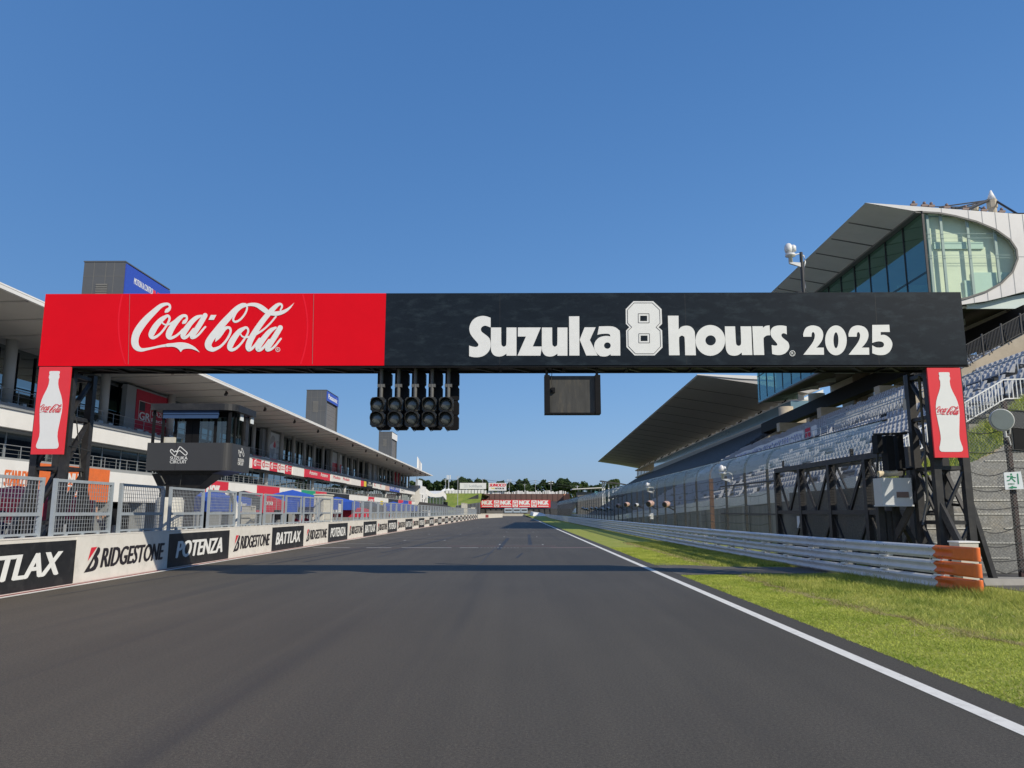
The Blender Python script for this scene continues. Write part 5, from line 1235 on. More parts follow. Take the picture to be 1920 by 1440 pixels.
# ================================================================== DEBRIS FENCE
FX = 11.0
df = thing('debris_fence', (FX, 100, 0), 'tall wire debris fence with curved top behind the guard rail', 'fence')
py_ = [34.2 + 3.42 * k for k in range(54)]
for i, y in enumerate(py_):
    g = MB()
    g.cur = 0; g.box(FX - .05, y - .05, -.03, FX + .05, y + .05, 3.55)
    arc = [(FX + .62 * (1 - math.cos(a)), 3.55 + .95 * math.sin(a)) for a in [math.pi / 2 * k / 6 for k in range(7)]]
    for (x0, z0), (x1, z1) in zip(arc, arc[1:]): g.bar((x0, y, z0), (x1, y, z1), .09, .09)
    if i == 3: g.box(FX + .05, y + .05, -.03, FX + .2, y + .2, 3.6)
    g.build('post', M['rust'] if i == 3 else M['fence_steel'], df)
b = MB(); b.face([(FX - .06, 33.2, .3), (FX - .06, 216, .3), (FX - .06, 216, 3.55), (FX - .06, 33.2, 3.55)]); b.build('wire_mesh', M['net'], df)
b = MB(); arc = [(FX - .06 + .66 * (1 - math.cos(a)), 3.55 + 1.0 * math.sin(a)) for a in [math.pi / 2 * k / 6 for k in range(7)]]
for (x0, z0), (x1, z1) in zip(arc, arc[1:]): b.face([(x0, 24, z0), (x0, 216, z0), (x1, 216, z1), (x1, 24, z1)])
b.build('curved_mesh', M['net_top_sunlit'], df, True)
b = MB(); rr = random.Random(3)
for z in (.75, 1.2, 1.62, 2.05, 2.5, 2.95, 3.4):
    pts = []
    for y in py_[:40]:
        sg = rr.uniform(.03, .10)
        for t_ in (0, .25, .5, .75): pts.append((FX - .08, y + 3.42 * t_, z - sg * 4 * t_ * (1 - t_)))
    b.tube(pts, .012, 4)
b.build('tension_wire', M['wire'], df)
b = MB(); b.tube([(FX + .55, 24, 4.55), (FX + .55, 216, 4.55)], .03, 5); b.build('top_pipe', M['fence_steel'], df)

# lamps, boxes and cameras fixed on the fence
def fence_lamp(px, py, k, label, white=False, s=1.0):
    y = yat(px, FX - .7, py); z = onX(px, py, FX - .7).z; t = thing('flood_lamp', (FX - .7, y, z), label, 'flood lamp', 'lamps on the debris fence')
    x = FX - .7
    g = MB(); prof = [(.16 * s, -.30 * s), (.21 * s, -.26 * s), (.22 * s, -.05 * s), (.17 * s, .2 * s), (.08 * s, .36 * s), (.02 * s, .40 * s)]
    ax = Vector((.55, .62, .12)).normalized(); g.lathe(prof, (x, y, z), ax, 14); g.build('lamp_housing', M['camera_white' if white else 'lamp_pink'], t, True)
    g = MB(); o = Vector((x, y, z)) - ax * .305 * s; g.lathe([(.19 * s, 0), (.15 * s, .03 * s)], o, -ax, 14); 
    for q in range(3): pass
    g.build('lamp_front', M['lamp_black'], t)
    g = MB(); g.bar((x + .05, y + .1, z - .16 * s), (FX, y + .7, z - .45 * s), .05, .05); g.bar((x, y, z - .18 * s), (FX, y + .7, z - .18 * s), .045, .045); g.build('arm', M['fence_steel'], t)
    return t
fence_lamp(1160.5, 948, 0, 'leftmost pink flood lamp on the debris fence'); fence_lamp(1176, 945.5, 1, 'second pink flood lamp from left on the debris fence')
fence_lamp(1194, 946.5, 2, 'small white lamp between the pink flood lamps on the fence', True, .7); fence_lamp(1220, 944, 3, 'largest pink flood lamp, below the smaller fence camera', False, 1.15); fence_lamp(1250, 945, 4, 'rightmost pink flood lamp on the debris fence')
for i, px in enumerate((1093, 1101, 1118, 1130, 1141, 1097, 1110)):
    lab = 'one of the small white lamps on the shaded far stretch of the fence'
    t = fence_lamp(px, 953 + (i % 2) * 1.5, i, lab, True, .8)
def fence_box(px, py, label):
    p = onX(px, py, FX - .2); t = thing('junction_box', p, label, 'junction box', 'white boxes on the debris fence')
    g = MB(); g.box(p.x - .12, p.y - .2, p.z - .25, p.x + .1, p.y + .2, p.z + .22); g.build('box_body', M['camera_white'], t)
    g = MB(); g.tube([(p.x - .12, p.y - .25, p.z + .02), (p.x - .3, p.y - .5, p.z + .05)], .07, 8); g.build('horn', M['camera_white'], t); return t
fence_box(1177.5, 967, 'white box on the fence below the second pink lamp'); fence_box(1222, 967.5, 'white box on the fence below the largest pink lamp')
p = onX(1223.5, 921, FX); pan_camera('fence_camera', (FX, p.y, p.z), 1.0, 'smaller white pan camera on the debris fence above the pink lamps', 'pan cameras around the track', -1)
p = onX(1369, 898, FX); pan_camera('fence_camera', (FX, p.y, p.z), 1.02, 'larger white pan camera on the debris fence left of the black frame', 'pan cameras around the track', -1)

# black steel frame gate beside the gantry
tf = thing('truss_frame', (10.8, 27, 0), 'black steel lattice frame behind the guard rail left of the grey box', 'steel frame')
ya, yb, X = 21.2, 32.4, 10.8
b = MB()
b.box(X - .09, ya, 3.30, X + .09, yb, 3.48); b.box(X - .09, ya, 1.62, X + .09, yb, 1.76); b.box(X + .75, ya, 3.30, X + .87, yb, 3.42); b.box(X + .75, ya, 1.62, X + .87, yb, 1.74)
b.build('chord', M['black_steel'], tf)
for y in (ya + .06, 24.0, 26.8, 29.6, yb - .06): b = MB(); b.box(X - .11, y - .11, 0.0, X + .11, y + .11, 3.30); b.build('upright', M['black_steel'], tf)
b = MB(); ys = [ya + .1, 22.6, 24.0, 25.4, 26.8, 28.2, 29.6, 31.0, yb - .1]
for i in range(len(ys) - 1):
    z0, z1 = (1.7, 3.35) if i % 2 else (3.35, 1.7); b.bar((X, ys[i], z0), (X, ys[i + 1], z1), .07, .07); b.bar((X + .8, ys[i], z1), (X + .8, ys[i + 1], z0), .06, .06); b.bar((X + .02, ys[i] + .18, z0), (X + .02, ys[i + 1] + .18, z1), .035, .035)
    z0, z1 = (.0, 1.65) if i % 2 else (1.65, .0); b.bar((X, ys[i], z0), (X, ys[i + 1], z1), .07, .07)
for y in ys: b.bar((X, y, 3.4), (X + .8, y, 3.36), .05, .05); b.bar((X, y, 1.68), (X + .8, y, 1.66), .05, .05)
b.bar((X, yb, 3.0), (X, yb + 9, 3.02), .07, .07); b.bar((X, yb, 1.6), (X, yb + 9, 1.62), .07, .07)
b.bar((X, 31.5, 3.48), (X, 31.5, 3.75), .07, .07); b.bar((X, 25.0, 3.48), (X, 25.0, 3.72), .09, .09)
b.build('brace', M['black_steel'], tf)
b = MB(); b.face([(X + .04, ya, .2), (X + .04, yb, .2), (X + .04, yb, 3.3), (X + .04, ya, 3.3)]); b.build('mesh_infill', netting('net_truss', (.10, .105, .10), .40, .09), tf)
b = MB(); b.box(X - .02, 29.95, 1.1, X + .0, 30.25, 1.55); b.build('notice', M['sign_white'], tf)

# grey control box with black units and cable
p = onY(1682, 920, 19.6); bx, bz = p.x, p.z
t = thing('junction_cabinet', (bx, 19.6, bz), 'pale grey metal box with brown plate on the black frame by the right gantry leg', 'cabinet')
w_ = 27 / FPX * 19.8; b = MB(); b.box(bx - w_ * 1.02, 19.6, bz - .36, bx + w_ * 1.02, 20.05, bz + .32); b.box(bx - w_ * 1.05, 19.57, bz - .39, bx + w_ * 1.05, 20.08, bz - .35); b.build('cabinet_body', M['cabinet'] if False else mat('box_pale_grey', (.56, .575, .57), .5, .05, 2, dirt=(.40, .40, .38), dirt_scale=2, dirt_amt=.3), t)
b = MB(); b.box(bx - .02, 19.585, bz - .17, bx + .28, 19.6, bz - .03); b.build('plate', M['label_brown'], t)
b = MB(); b.tube([(bx - w_ * 1.0, 19.75, bz + .42), (bx + w_ * .6, 19.75, bz + .46)], .08, 12); b.build('pipe', M['rust_pipe'], t, True)
b = MB(); b.box(bx + w_ * 1.02, 19.7, bz - .45, bx + w_ * 1.55, 19.95, bz + .4); b.build('side_box', M['grey_clad'], t)
b = MB(); b.bar((bx - w_ * .5, 20.2, 0), (bx - w_ * .5, 20.2, bz - .36), .16, .16); b.bar((bx + w_ * .4, 20.2, 0), (bx + w_ * .4, 20.2, bz - .36), .2, .3); b.bar((bx + w_ * .3, 20.1, bz - .4), (bx + 1.1, 20.4, .1), .12, .12); b.box(bx - w_ * .2, 20.1, .4, bx + w_ * .3, 20.5, bz - .5); b.build('stand', M['black_steel'], t)
t = thing('black_unit', (bx - .2, 19.8, bz + .55), 'pair of upright black units on top of the pale grey box', 'black unit')
b = MB(); b.box(bx - w_ * .95, 19.7, bz + .95, bx - w_ * .60, 20.0, bz + 1.42); b.box(bx - w_ * .35, 19.66, bz + .52, bx + w_ * .12, 20.0, bz + 1.40); b.box(bx + w_ * .45, 19.7, bz + .5, bx + w_ * .85, 20.0, bz + 1.42); b.build('unit_case', M['black_box'], t)
b = MB(); b.bar((bx - w_ * 1.0, 19.85, bz + 1.44), (bx + w_ * 1.3, 19.85, bz + 1.47), .08, .06); b.bar((bx - w_ * .8, 19.85, bz + 1.0), (bx - w_ * .95, 19.85, bz + .4), .05, .05); b.build('mount', M['black_steel'], t)
b = MB(); b.tube([(bx + .1, 19.7, bz + .52), (bx + .5, 19.65, bz + .56), (bx + .8, 19.6, bz + .35), (bx + .95, 19.5, bz - .1), (bx + 1.2, 19.3, bz - .35), (bx + 1.45, 19.1, bz - .38)], .035, 8); b.build('cable', M['black_box'], t, True)

# white bin behind the orange rail end, kerb block at the gantry foot
p = onY(1806, 1017, 17.9); t = thing('white_bin', (p.x, 17.9, 0), 'white tapered bin behind the orange end of the guard rail', 'bin')
b = MB(); h_ = p.z; b.hexa([(p.x - .17, 17.72, 0), (p.x + .17, 17.72, 0), (p.x + .17, 18.06, 0), (p.x - .17, 18.06, 0)], [(p.x - .215, 17.68, h_), (p.x + .215, 17.68, h_), (p.x + .215, 18.1, h_), (p.x - .215, 18.1, h_)]); b.build('bin_body', M['cabinet'], t)
b = MB(); b.box(p.x - .235, 17.66, h_, p.x + .235, 18.12, h_ + .03); b.build('bin_rim', M['spacer'], t)
b = MB(); b.hexa([(10.9, 18.55, -.03), (13.2, 18.75, -.03), (13.2, 19.4, -.03), (10.9, 19.2, -.03)], [(10.9, 18.6, .16), (13.2, 18.8, .13), (13.2, 19.35, .13), (10.9, 19.15, .16)]); tag(b.build('concrete_kerb', M['concrete'], loc=(12, 19, 0)), 'low concrete kerb at the foot of the right gantry leg', 'kerb')

# ================================================================== STONE TERRACE, BANK AND NEAR FENCE ON THE RIGHT
sheet('service_path', [(10.9, 16.2), (26, 14.5), (26, 24), (10.9, 24)], 0.006, M['path'])
tw = thing('stone_terrace', (15, 23, 0), 'sloping grey stone terrace with white horizontal strips behind the wire fence', 'retaining wall')
def TW(x, v): return (x, 22.0 + .62 * v, .02 + v)          # v: height on the slope
b = MB(); top = [(11.5, 2.5), (13.6, 3.05), (14.9, 3.5), (16.2, 4.3), (20, 6.2), (24, 7.6)]
for (xa, va), (xb, vb) in zip(top, top[1:]):
    n = 6
    for j in range(n): b.face([TW(xa, va * j / n), TW(xb, vb * j / n), TW(xb, vb * (j + 1) / n), TW(xa, va * (j + 1) / n)])
b.face([TW(11.5, 0), TW(11.5, 2.5), (11.5, 33, 2.5), (11.5, 33, 0)]); b.build('stone_face', M['gravel_wall'], tw)
b = MB(); rr = random.Random(5)
for k in range(1, 11):
    v = .405 * k; x = 11.5
    while x < 22:
        L2 = rr.uniform(1.2, 3.0); xe = min(x + L2, 22)
        vt = np.interp(x, [q[0] for q in top], [q[1] for q in top])
        if v < vt - .1: a, c = TW(x, v), TW(xe, v); b.hexa([(a[0], a[1] - .05, a[2] - .015), (c[0], c[1] - .05, c[2] - .015), (c[0], c[1], c[2] - .015), (a[0], a[1], a[2] - .015)], [(a[0], a[1] - .05, a[2] + .015), (c[0], c[1] - .05, c[2] + .015), (c[0], c[1], c[2] + .015), (a[0], a[1], a[2] + .015)])
        x = xe + rr.choice((.0, .05, .4))
b.build('white_strip', M['line_pale'], tw)
b = MB(); NB = 10
def BK(u, v):      # grassy bank from terrace top to the stand
    x = 11.5 + 13 * u; vt = np.interp(x, [q[0] for q in top], [q[1] for q in top]); p0 = Vector(TW(x, vt)); p1 = Vector((15.0 + 9.5 * u, 33.2, 2.0 + 6.0 * u)); q = p0.lerp(p1, v); q.z += .35 * math.sin(math.pi * v) ; return q
for i in range(NB):
    for j in range(NB): b.face([BK(i / NB, j / NB), BK((i + 1) / NB, j / NB), BK((i + 1) / NB, (j + 1) / NB), BK(i / NB, (j + 1) / NB)])
tag(b.build('grass_slope', M['bank'], None, True), kind='structure')
BANK_PTS = [BK(random.random(), random.random()) for _ in range(9000)]

nf = thing('wire_fence', (14, 19.5, 0), 'near chain-link fence with sagging wires right of the gantry leg', 'fence')
b = MB(); b.face([(11.2, 19.6, .25), (19, 19.6, .25), (19, 19.6, 4.5), (11.2, 19.6, 4.5)]); b.build('wire_mesh', M['net_near'], nf)
xp = onY(1899, 880, 19.6).x
b = MB(); b.box(xp - .05, 19.62, -.03, xp + .05, 19.74, 4.5); b.build('post', M['rust'] if False else mat('dark_red_post', (.05, .022, .02), .55, .3, 6), nf)
b = MB(); b.box(11.25, 19.62, -.03, 11.4, 19.76, 4.5); b.box(15.2, 19.62, -.03, 15.32, 19.74, 4.5); b.build('post', M['fence_steel'], nf)
b = MB()
for i, z in enumerate((.55, .95, 1.35, 1.8, 2.3, 2.75, 3.2, 3.75, 4.2)):
    pts = [(11.3 + (xp - 11.3) * k / 8, 19.58, z + .10 * i / 9 * k / 8 - .06 * math.sin(math.pi * k / 8) * (1 + i % 3)) for k in range(9)]; b.tube(pts, .010, 4)
    b.tube([(xp, 19.58, z + .1 * i / 9), (xp + 1.3, 19.58, z - .05), (15.25, 19.58, z + .05)], .010, 4)
b.tube([(11.6, 19.55, .35), (12.0, 19.5, .2), (12.5, 19.55, .35), (13.0, 19.5, .22), (13.6, 19.55, .3)], .012, 4)
b.build('sagging_wire', M['wire'], nf)
for k in range(7):      # barbed ends on the fence line beside the leg
    pass
# round mirror seen from behind
p = onY(1879, 787, 19.45); t = thing('round_mirror', p, 'round mirror seen from behind on the post above the green exit sign', 'mirror')
b = MB(); r_ = 20.5 / FPX * 19.6; b.lathe([(r_ * .97, -.01), (r_ * .97, .005), (r_ * .9, .012)], p, Vector((-.25, -1, .05)), 28)
b.build('mirror_back', M['mirror_back'], t)
b = MB(); b.lathe([(r_, 0), (r_ * 1.03, .02), (r_ * 1.03, .07), (r_, .08)], p, Vector((.25, 1, -.05)), 24); b.build('rim', M['camera_white'], t, True)
b = MB(); b.tube([(p.x + .05, 19.47, p.z - r_), (p.x + .08, 19.5, p.z - r_ - .16)], .035, 8); b.tube([(p.x + .25, 19.5, p.z + .05), (xp + .02, 19.62, p.z - .35)], .022, 6); b.tube([(p.x + .14, 19.5, p.z - .42), (xp + .02, 19.62, p.z - .62)], .022, 6); b.build('arm', M['camera_white'], t)
t = thing('grey_speaker', (xp + .25, 19.7, 3.5), 'dark grey speaker box on the post right of the round mirror', 'speaker')
b = MB(); b.box(xp + .06, 19.6, 3.2, xp + .45, 19.95, 4.25); b.build('speaker_case', M['grey_clad'], t); b = MB(); b.box(xp + .1, 19.585, 3.25, xp + .4, 19.6, 3.8); b.build('speaker_grille', M['black_box'], t)
# emergency exit plate
c4 = [onY(x, y, 19.5) for x, y in ((1885, 918), (1920, 917), (1914, 884), (1882, 886))]
es = thing('exit_sign', c4[0], 'white emergency exit plate with green running figure tied to the wire fence', 'sign')
b = MB(); b.hexa([c4[0], c4[1], c4[1] + Vector((0, .02, 0)), c4[0] + Vector((0, .02, 0))], [c4[3], c4[2], c4[2] + Vector((0, .02, 0)), c4[3] + Vector((0, .02, 0))]); pl = b.build('plate', M['sign_white'], es)
U = (c4[1] - c4[0]); Vv = (c4[3] - c4[0]); b = MB()
ef = lambda u, v, n=.004: c4[0] + U * u + Vv * v + Vector((0, -n, 0))
def run_poly(i, pts): b.face([ef(u, v, .004 + i * .0006) for u, v in pts])
run_poly(0, [(.30, .62), (.44, .62), (.48, .80), (.34, .80)]); run_poly(1, [(.33, .83), (.43, .83), (.44, .93), (.34, .93)]); run_poly(2, [(.30, .62), (.40, .64), (.26, .50), (.12, .48), (.12, .54), (.22, .56)])
run_poly(3, [(.38, .62), (.46, .62), (.60, .46), (.54, .42)]); run_poly(4, [(.44, .74), (.64, .70), (.62, .65), (.45, .68)]); run_poly(5, [(.34, .76), (.20, .70), (.14, .78), (.19, .81)]); run_poly(6, [(.70, .30), (.76, .30), (.76, .92), (.70, .92)])
run_poly(7, [(.15, .10), (.42, .22), (.42, .17), (.62, .14), (.62, .07), (.42, .08), (.40, .04)])
put_text(b, Frame(c4[0] + Vector((0, -.002, 0)), U.normalized(), Vv.normalized(), (0, -1, 0)), '\u975e\u5e38\u53e3', U.length * .16, Vv.length * .27, U.length * .50, Vv.length * .37, bold=.03, n=.004)
b.build('running_figure', M['sign_green'], pl)

# ================================================================== GRANDSTANDS
TH = .028
def G(x, y, z): return (x + TH * y, y, z)
def zr(x, y): return 2.5 - .02 * (y - 46) + .56 * (x - 14)
ga = thing('grandstand', G(30, 80, 0), 'near grandstand with rounded white shell, green glass end and overhanging roof', 'grandstand')
gb_ = thing('grandstand', G(30, 230, 0), 'far grandstand under one long dark overhanging roof on the right', 'grandstand')
YE, YF = 58.2, 106.0
def Lx(px, py, Y=YE): p = onY(px, py, Y); return (p.x - TH * Y, p.z)
tip = Lx(1622, 380); gt = Lx(1728.5, 398)
topc = [Lx(1680, 384), Lx(1740, 388.5), Lx(1820, 394.5), Lx(1920, 402)]
ell = [Lx(x, y) for x, y in ((1728.5, 398), (1760, 400), (1790, 405.5), (1830, 416), (1866, 431), (1893, 450), (1905, 468), (1907, 486), (1898, 510), (1877, 531), (1848, 547), (1812, 559), (1775, 567))]
gbt = (gt[0], 17.1); low = [Lx(1760, 573), Lx(1805, 571), Lx(1850, 564.5), Lx(1885, 556), Lx(1920, 546.5)]
tail = [(45.5, 26.3), (50, 25.2), (52.5, 23.2), (52, 21.6), (47, 20.2)]
shell = [tip] + topc + tail + low[::-1] + [(gbt[0], 16.85)] + [gbt] + ell[::-1]
b = MB(); v2, f2 = fill_geo([[p for p in shell]])
b.mesh([G(x, YE, z) for x, z in v2] , f2); b.mesh([G(x, YE + .2, z) for x, z in v2], f2)
n = len(shell); b.mesh([G(x, YE, z) for x, z in shell] + [G(x, YE + .2, z) for x, z in shell], [(i, (i + 1) % n, n + (i + 1) % n, n + i) for i in range(n)])
b.build('end_shell', M['shell'], ga)
b = MB()
for px in (1765, 1815, 1840, 1865, 1890, 1916):
    q = Lx(px, 400); q2 = Lx(px + 2, 470) 
    zt_ = np.interp(q[0], [p[0] for p in [tip] + topc], [p[1] for p in [tip] + topc]); ze = np.interp(q[0], [p[0] for p in ell[:8]], [p[1] for p in ell[:8]]) if q[0] < ell[7][0] else 21.9
    b.mesh([G(q[0], YE - .012, ze), G(q[0] + .05, YE - .012, ze), G(q[0] + .05, YE - .012, zt_), G(q[0], YE - .012, zt_)], [(0, 1, 2, 3)])
for px in (1826, 1852, 1878, 1905):
    q = Lx(px, 560); zl = np.interp(q[0], [p[0] for p in low], [p[1] for p in low]); ze = np.interp(q[0], [p[0] for p in ell[::-1][:7]], [p[1] for p in ell[::-1][:7]])
    b.mesh([G(q[0], YE - .012, zl), G(q[0] + .05, YE - .012, zl), G(q[0] + .05, YE - .012, ze), G(q[0], YE - .012, ze)], [(0, 1, 2, 3)])
q = Lx(1905, 482); b.mesh([G(q[0], YE - .012, q[1]), G(50, YE - .012, q[1] - .1), G(50, YE - .012, q[1] - .05), G(q[0], YE - .012, q[1] + .05)], [(0, 1, 2, 3)])
b.build('shell_joint', M['grey_wall'], ga)
eg = [gbt] + ell[::-1]
b = MB(); v2, f2 = fill_geo([eg]); b.mesh([G(x, YE + .1, z) for x, z in v2], f2); b.build('end_glass', M['glass_green'], ga)
b = MB()
for i in range(len(ell) - 1): b.bar(G(ell[i][0], YE - .03, ell[i][1]), G(ell[i + 1][0], YE - .03, ell[i + 1][1]), .14, .14)
b.build('glass_rim', M['seam'], ga)
b = MB()      # inner frame posts and rails seen through the glass
for px, y0_, y1_ in ((1737, 400, 575), (1762, 402, 566), (1812, 411, 560), (1864, 432, 540)):
    a = onY(px, y0_, YE + .3); a = (a.x - TH * (YE + .3), a.z); zb_ = onY(px, y1_, YE + .3).z
    b.box(*G(a[0] - .10, YE + .22, zb_)[:2], zb_, a[0] + .10 + TH * YE, YE + .36, a[1])
for py in (442, 450, 482, 487): z = onY(1800, py, YE + .6).z; b.box(gt[0] + TH * YE, YE + .17, z, ell[6][0] + TH * YE - .4, YE + .19, z + .025)
b.build('glazing_frame', M['letter_grey'], ga)
b = MB(); zf, zc = 17.3, 25.0
b.face([G(gt[0] + .75, YE + .64, zf), G(45, YE + .64, zf + 1), G(45, YE + .64, zc), G(gt[0] + .75, YE + .64, zc)])           # inner cross wall
b.face([G(40.5, YE + .6, zf), G(40.5, YF, zf), G(40.5, YF, zc), G(40.5, YE + .6, zc)])                                 # back wall
b.face([G(gt[0] + .1, YE + .3, 17.4), G(gt[0] + .1, YF, 17.4), G(45, YF, 21.2), G(45, YE + .3, 21.2)])               # floor
b.build('room_shell', M['room'], ga)
b = MB(); a0 = Lx(1745, 463, YE + 1.6)[1]; b.box(*G(gt[0] + 1.0, YE + .5, 0)[:2], a0 - .55, G(ell[6][0] - 2.2, YE, 0)[0], YE + .63, a0); b.build('ledge', M['room_floor'], ga)
q0, q1 = Lx(1810, 518, YE + 1.5), Lx(1795, 533, YE + 1.5)
b = MB(); b.box(G(q0[0], YE + .5, 0)[0], YE + .5, 17.4, G(40.4, YE, 0)[0], YE + .63, q0[1]); b.build('step', M['room_floor'], ga)
b = MB(); b.box(G(q1[0], YE + .46, 0)[0], YE + .46, 17.4, G(q0[0], YE, 0)[0] - .01, YE + .63, q1[1]); b.build('step', M['room_floor'], ga)
for y in range(66, 104, 6): b = MB(); b.box(G(gt[0] + 1.4, y, 0)[0], y, 17.9, G(gt[0] + 7, y, 0)[0], y + .2, 21.5); b.build('partition', M['room_floor'], ga)
# front glazing towards the track
b = MB(); b.face([G(gt[0], YE, 16.95), G(gt[0], YF, 16.6), G(gt[0], YF, gt[1] - .25), G(gt[0], YE, gt[1])]); b.face([G(gt[0], YF, 16.6), G(36, YF, 17.2), G(36, YF, gt[1] - .4), G(gt[0], YF, gt[1] - .2)]); b.build('front_glass', M['glass_front'], ga)
b = MB(); y = YE
while y < YF: b.box(G(gt[0], y, 0)[0] - .05, y - .05, 16.9, G(gt[0], y, 0)[0] + .12, y + .05, gt[1] - .05); y += 3.35
for z in (20.2, 20.3): b.hexa([G(gt[0] - .03, YE, z), G(gt[0] + .03, YE, z), G(gt[0] + .03, YF, z), G(gt[0] - .03, YF, z)], [G(gt[0] - .03, YE, z + .04), G(gt[0] + .03, YE, z + .04), G(gt[0] + .03, YF, z + .04), G(gt[0] - .03, YF, z + .04)])
b.build('front_mullion', M['black_steel'], ga)
b = MB(); 
for za, zb_ in ((16.62, 16.95),): b.hexa([G(gt[0] - .06, YE, za), G(gt[0] + .3, YE, za), G(gt[0] + .3, YF, za - .1), G(gt[0] - .06, YF, za - .1)], [G(gt[0] - .06, YE, zb_), G(gt[0] + .3, YE, zb_), G(gt[0] + .3, YF, zb_ - .3), G(gt[0] - .06, YF, zb_ - .3)])
b.hexa([G(gt[0] - .5, YE, gt[1] - .05), G(gt[0] + .1, YE, gt[1] - .05), G(gt[0] + .1, YF, gt[1] - .15), G(gt[0] - .5, YF, gt[1] - .15)], [G(gt[0] - .5, YE, gt[1] + .12), G(gt[0] + .1, YE, gt[1] + .12), G(gt[0] + .1, YF, gt[1] + .02), G(gt[0] - .5, YF, gt[1] + .02)]); b.build('window_sill', M['seam'], ga)
# roof and underside
pr = [(tip[0] + .02, tip[1] - .02)] + [(x, z - .01) for x, z in topc] + tail[:2] + [(46, 25.0), (gt[0] + .02, gt[1] - .02)]
b = MB(); b.extrude([G(x, YE + .2, z) for x, z in pr], G(pr[0][0], YE + .2, pr[0][1]), G(pr[0][0], YF + 2, pr[0][1])); b.cur = 1; y = YE + 4
while y < YF:
    b.hexa([G(tip[0] + .3, y, tip[1] - .10), G(gt[0] - .5, y, gt[1] + .02), G(gt[0] - .5, y + .16, gt[1] + .02), G(tip[0] + .3, y + .16, tip[1] - .10)], [G(tip[0] + .3, y, tip[1] - .02), G(gt[0] - .5, y, gt[1] + .12), G(gt[0] - .5, y + .16, gt[1] + .12), G(tip[0] + .3, y + .16, tip[1] - .02)]); y += 3.9
ra = b.build('roof', [M['soffit_light'], M['seam']], ga)
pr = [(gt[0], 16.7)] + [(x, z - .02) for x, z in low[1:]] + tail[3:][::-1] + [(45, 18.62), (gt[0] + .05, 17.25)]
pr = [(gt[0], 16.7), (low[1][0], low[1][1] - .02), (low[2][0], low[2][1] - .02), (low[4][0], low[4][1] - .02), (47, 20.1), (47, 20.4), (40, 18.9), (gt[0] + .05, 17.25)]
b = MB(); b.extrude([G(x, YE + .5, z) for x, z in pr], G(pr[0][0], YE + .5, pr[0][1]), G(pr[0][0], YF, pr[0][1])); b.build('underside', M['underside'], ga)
b = MB(); b.hexa([G(37.0, YE - 1, 15.6), G(38.2, YE - 1, 15.6), G(38.2, 128, 14.6), G(37.0, 128, 14.6)], [G(37.0, YE - 1, 17.3), G(38.2, YE - 1, 17.3), G(38.2, 128, 16.2), G(37.0, 128, 16.2)]); b.build('long_girder', M['black_box'], ga)
b = MB()
for px, py in ((1713, 381), (1733, 382.5), (1746, 383.5), (1775, 386), (1810, 389), (1845, 391.5), (1878, 394)):
    q = Lx(px, py, YE + 1.2); x, y, z = G(q[0], YE + 1.2, q[1]); b.box(x - .25, y - .1, z - .2, x + .25, y + .1, z - .05); b.lathe([(.07, 0), (.13, .08), (.11, .2), (.03, .26)], (x, y, z - .05), n=10)
b.build('roof_lamp', M['label_brown'], ra)
for (px, pt, pb_, Y, r) in ((1857, 355, 412, 70, .36), (1826, 377, 408, 104, .40)):
    q0, q1 = onY(px, pt, Y), onY(px, pb_, Y)
    g = MB(); D_ = q0.z - q1.z; g.lathe([(r, 0), (r, D_ * .66 + 1.5)], (q0.x, Y, q1.z - 1.5), n=14); g.lathe([(r * 1.3, 1.5 + D_ * .38), (r * 1.3, 1.5 + D_ * .62)], (q0.x, Y, q1.z - 1.5), n=8); m_ = g.build('roof_mast', M['concrete_warm'], ga, False)
    g = MB(); g.lathe([(r * 1.15, 0), (r * .2, (q0.z - q1.z) * .32)], (q0.x, Y, q0.z - (q0.z - q1.z) * .36), n=12); g.build('mast_cap', M['far_white'], m_, True)
    g = MB(); zt_ = q0.z - (q0.z - q1.z) * .36
    for cx_, cy_, cw in ((1762, 386, .06), (1792, 388, .07), (1815, 390, .16), (1907, 399, .10)):
        e_ = onY(cx_ + (0 if Y < 90 else -31), cy_, Y - 3); g.tube([(q0.x + (.3 if cx_ > 1857 else -.3), Y, zt_), (e_.x, Y - 3, e_.z - .1)], cw, 6)
    g.build('stay_cable', M['black_steel'], m_)
# concourse, columns, end walls
for y in (62, 78, 94, 110, 124):
    g = MB(); g.lathe([(1.15, 0), (1.15, 10.0)], G(40, y, 8.5), n=18); g.build('column', M['concrete_warm'], ga, True)
b = MB()
for y in (68, 86, 102, 117): b.box(G(43, y, 0)[0], y, 10, G(44, y, 0)[0], y + 6, 18.5)
b.box(G(36, 50, 0)[0], 50, 9, G(52, 50, 0)[0], 51, 14.2); b.hexa([G(44, 50, 9), G(52, 50, 9), G(52, 124, 9), G(44, 124, 9)], [G(44, 50, 12.6), G(52, 50, 12.6), G(52, 124, 11.6), G(44, 124, 11.6)])
for y in (60, 75, 91, 107): b.box(G(33.5, y, 0)[0], y, 12.8, G(42, y, 0)[0], y + 1.2, 14.0)
b.build('concourse_wall', M['concrete_warm'], ga)
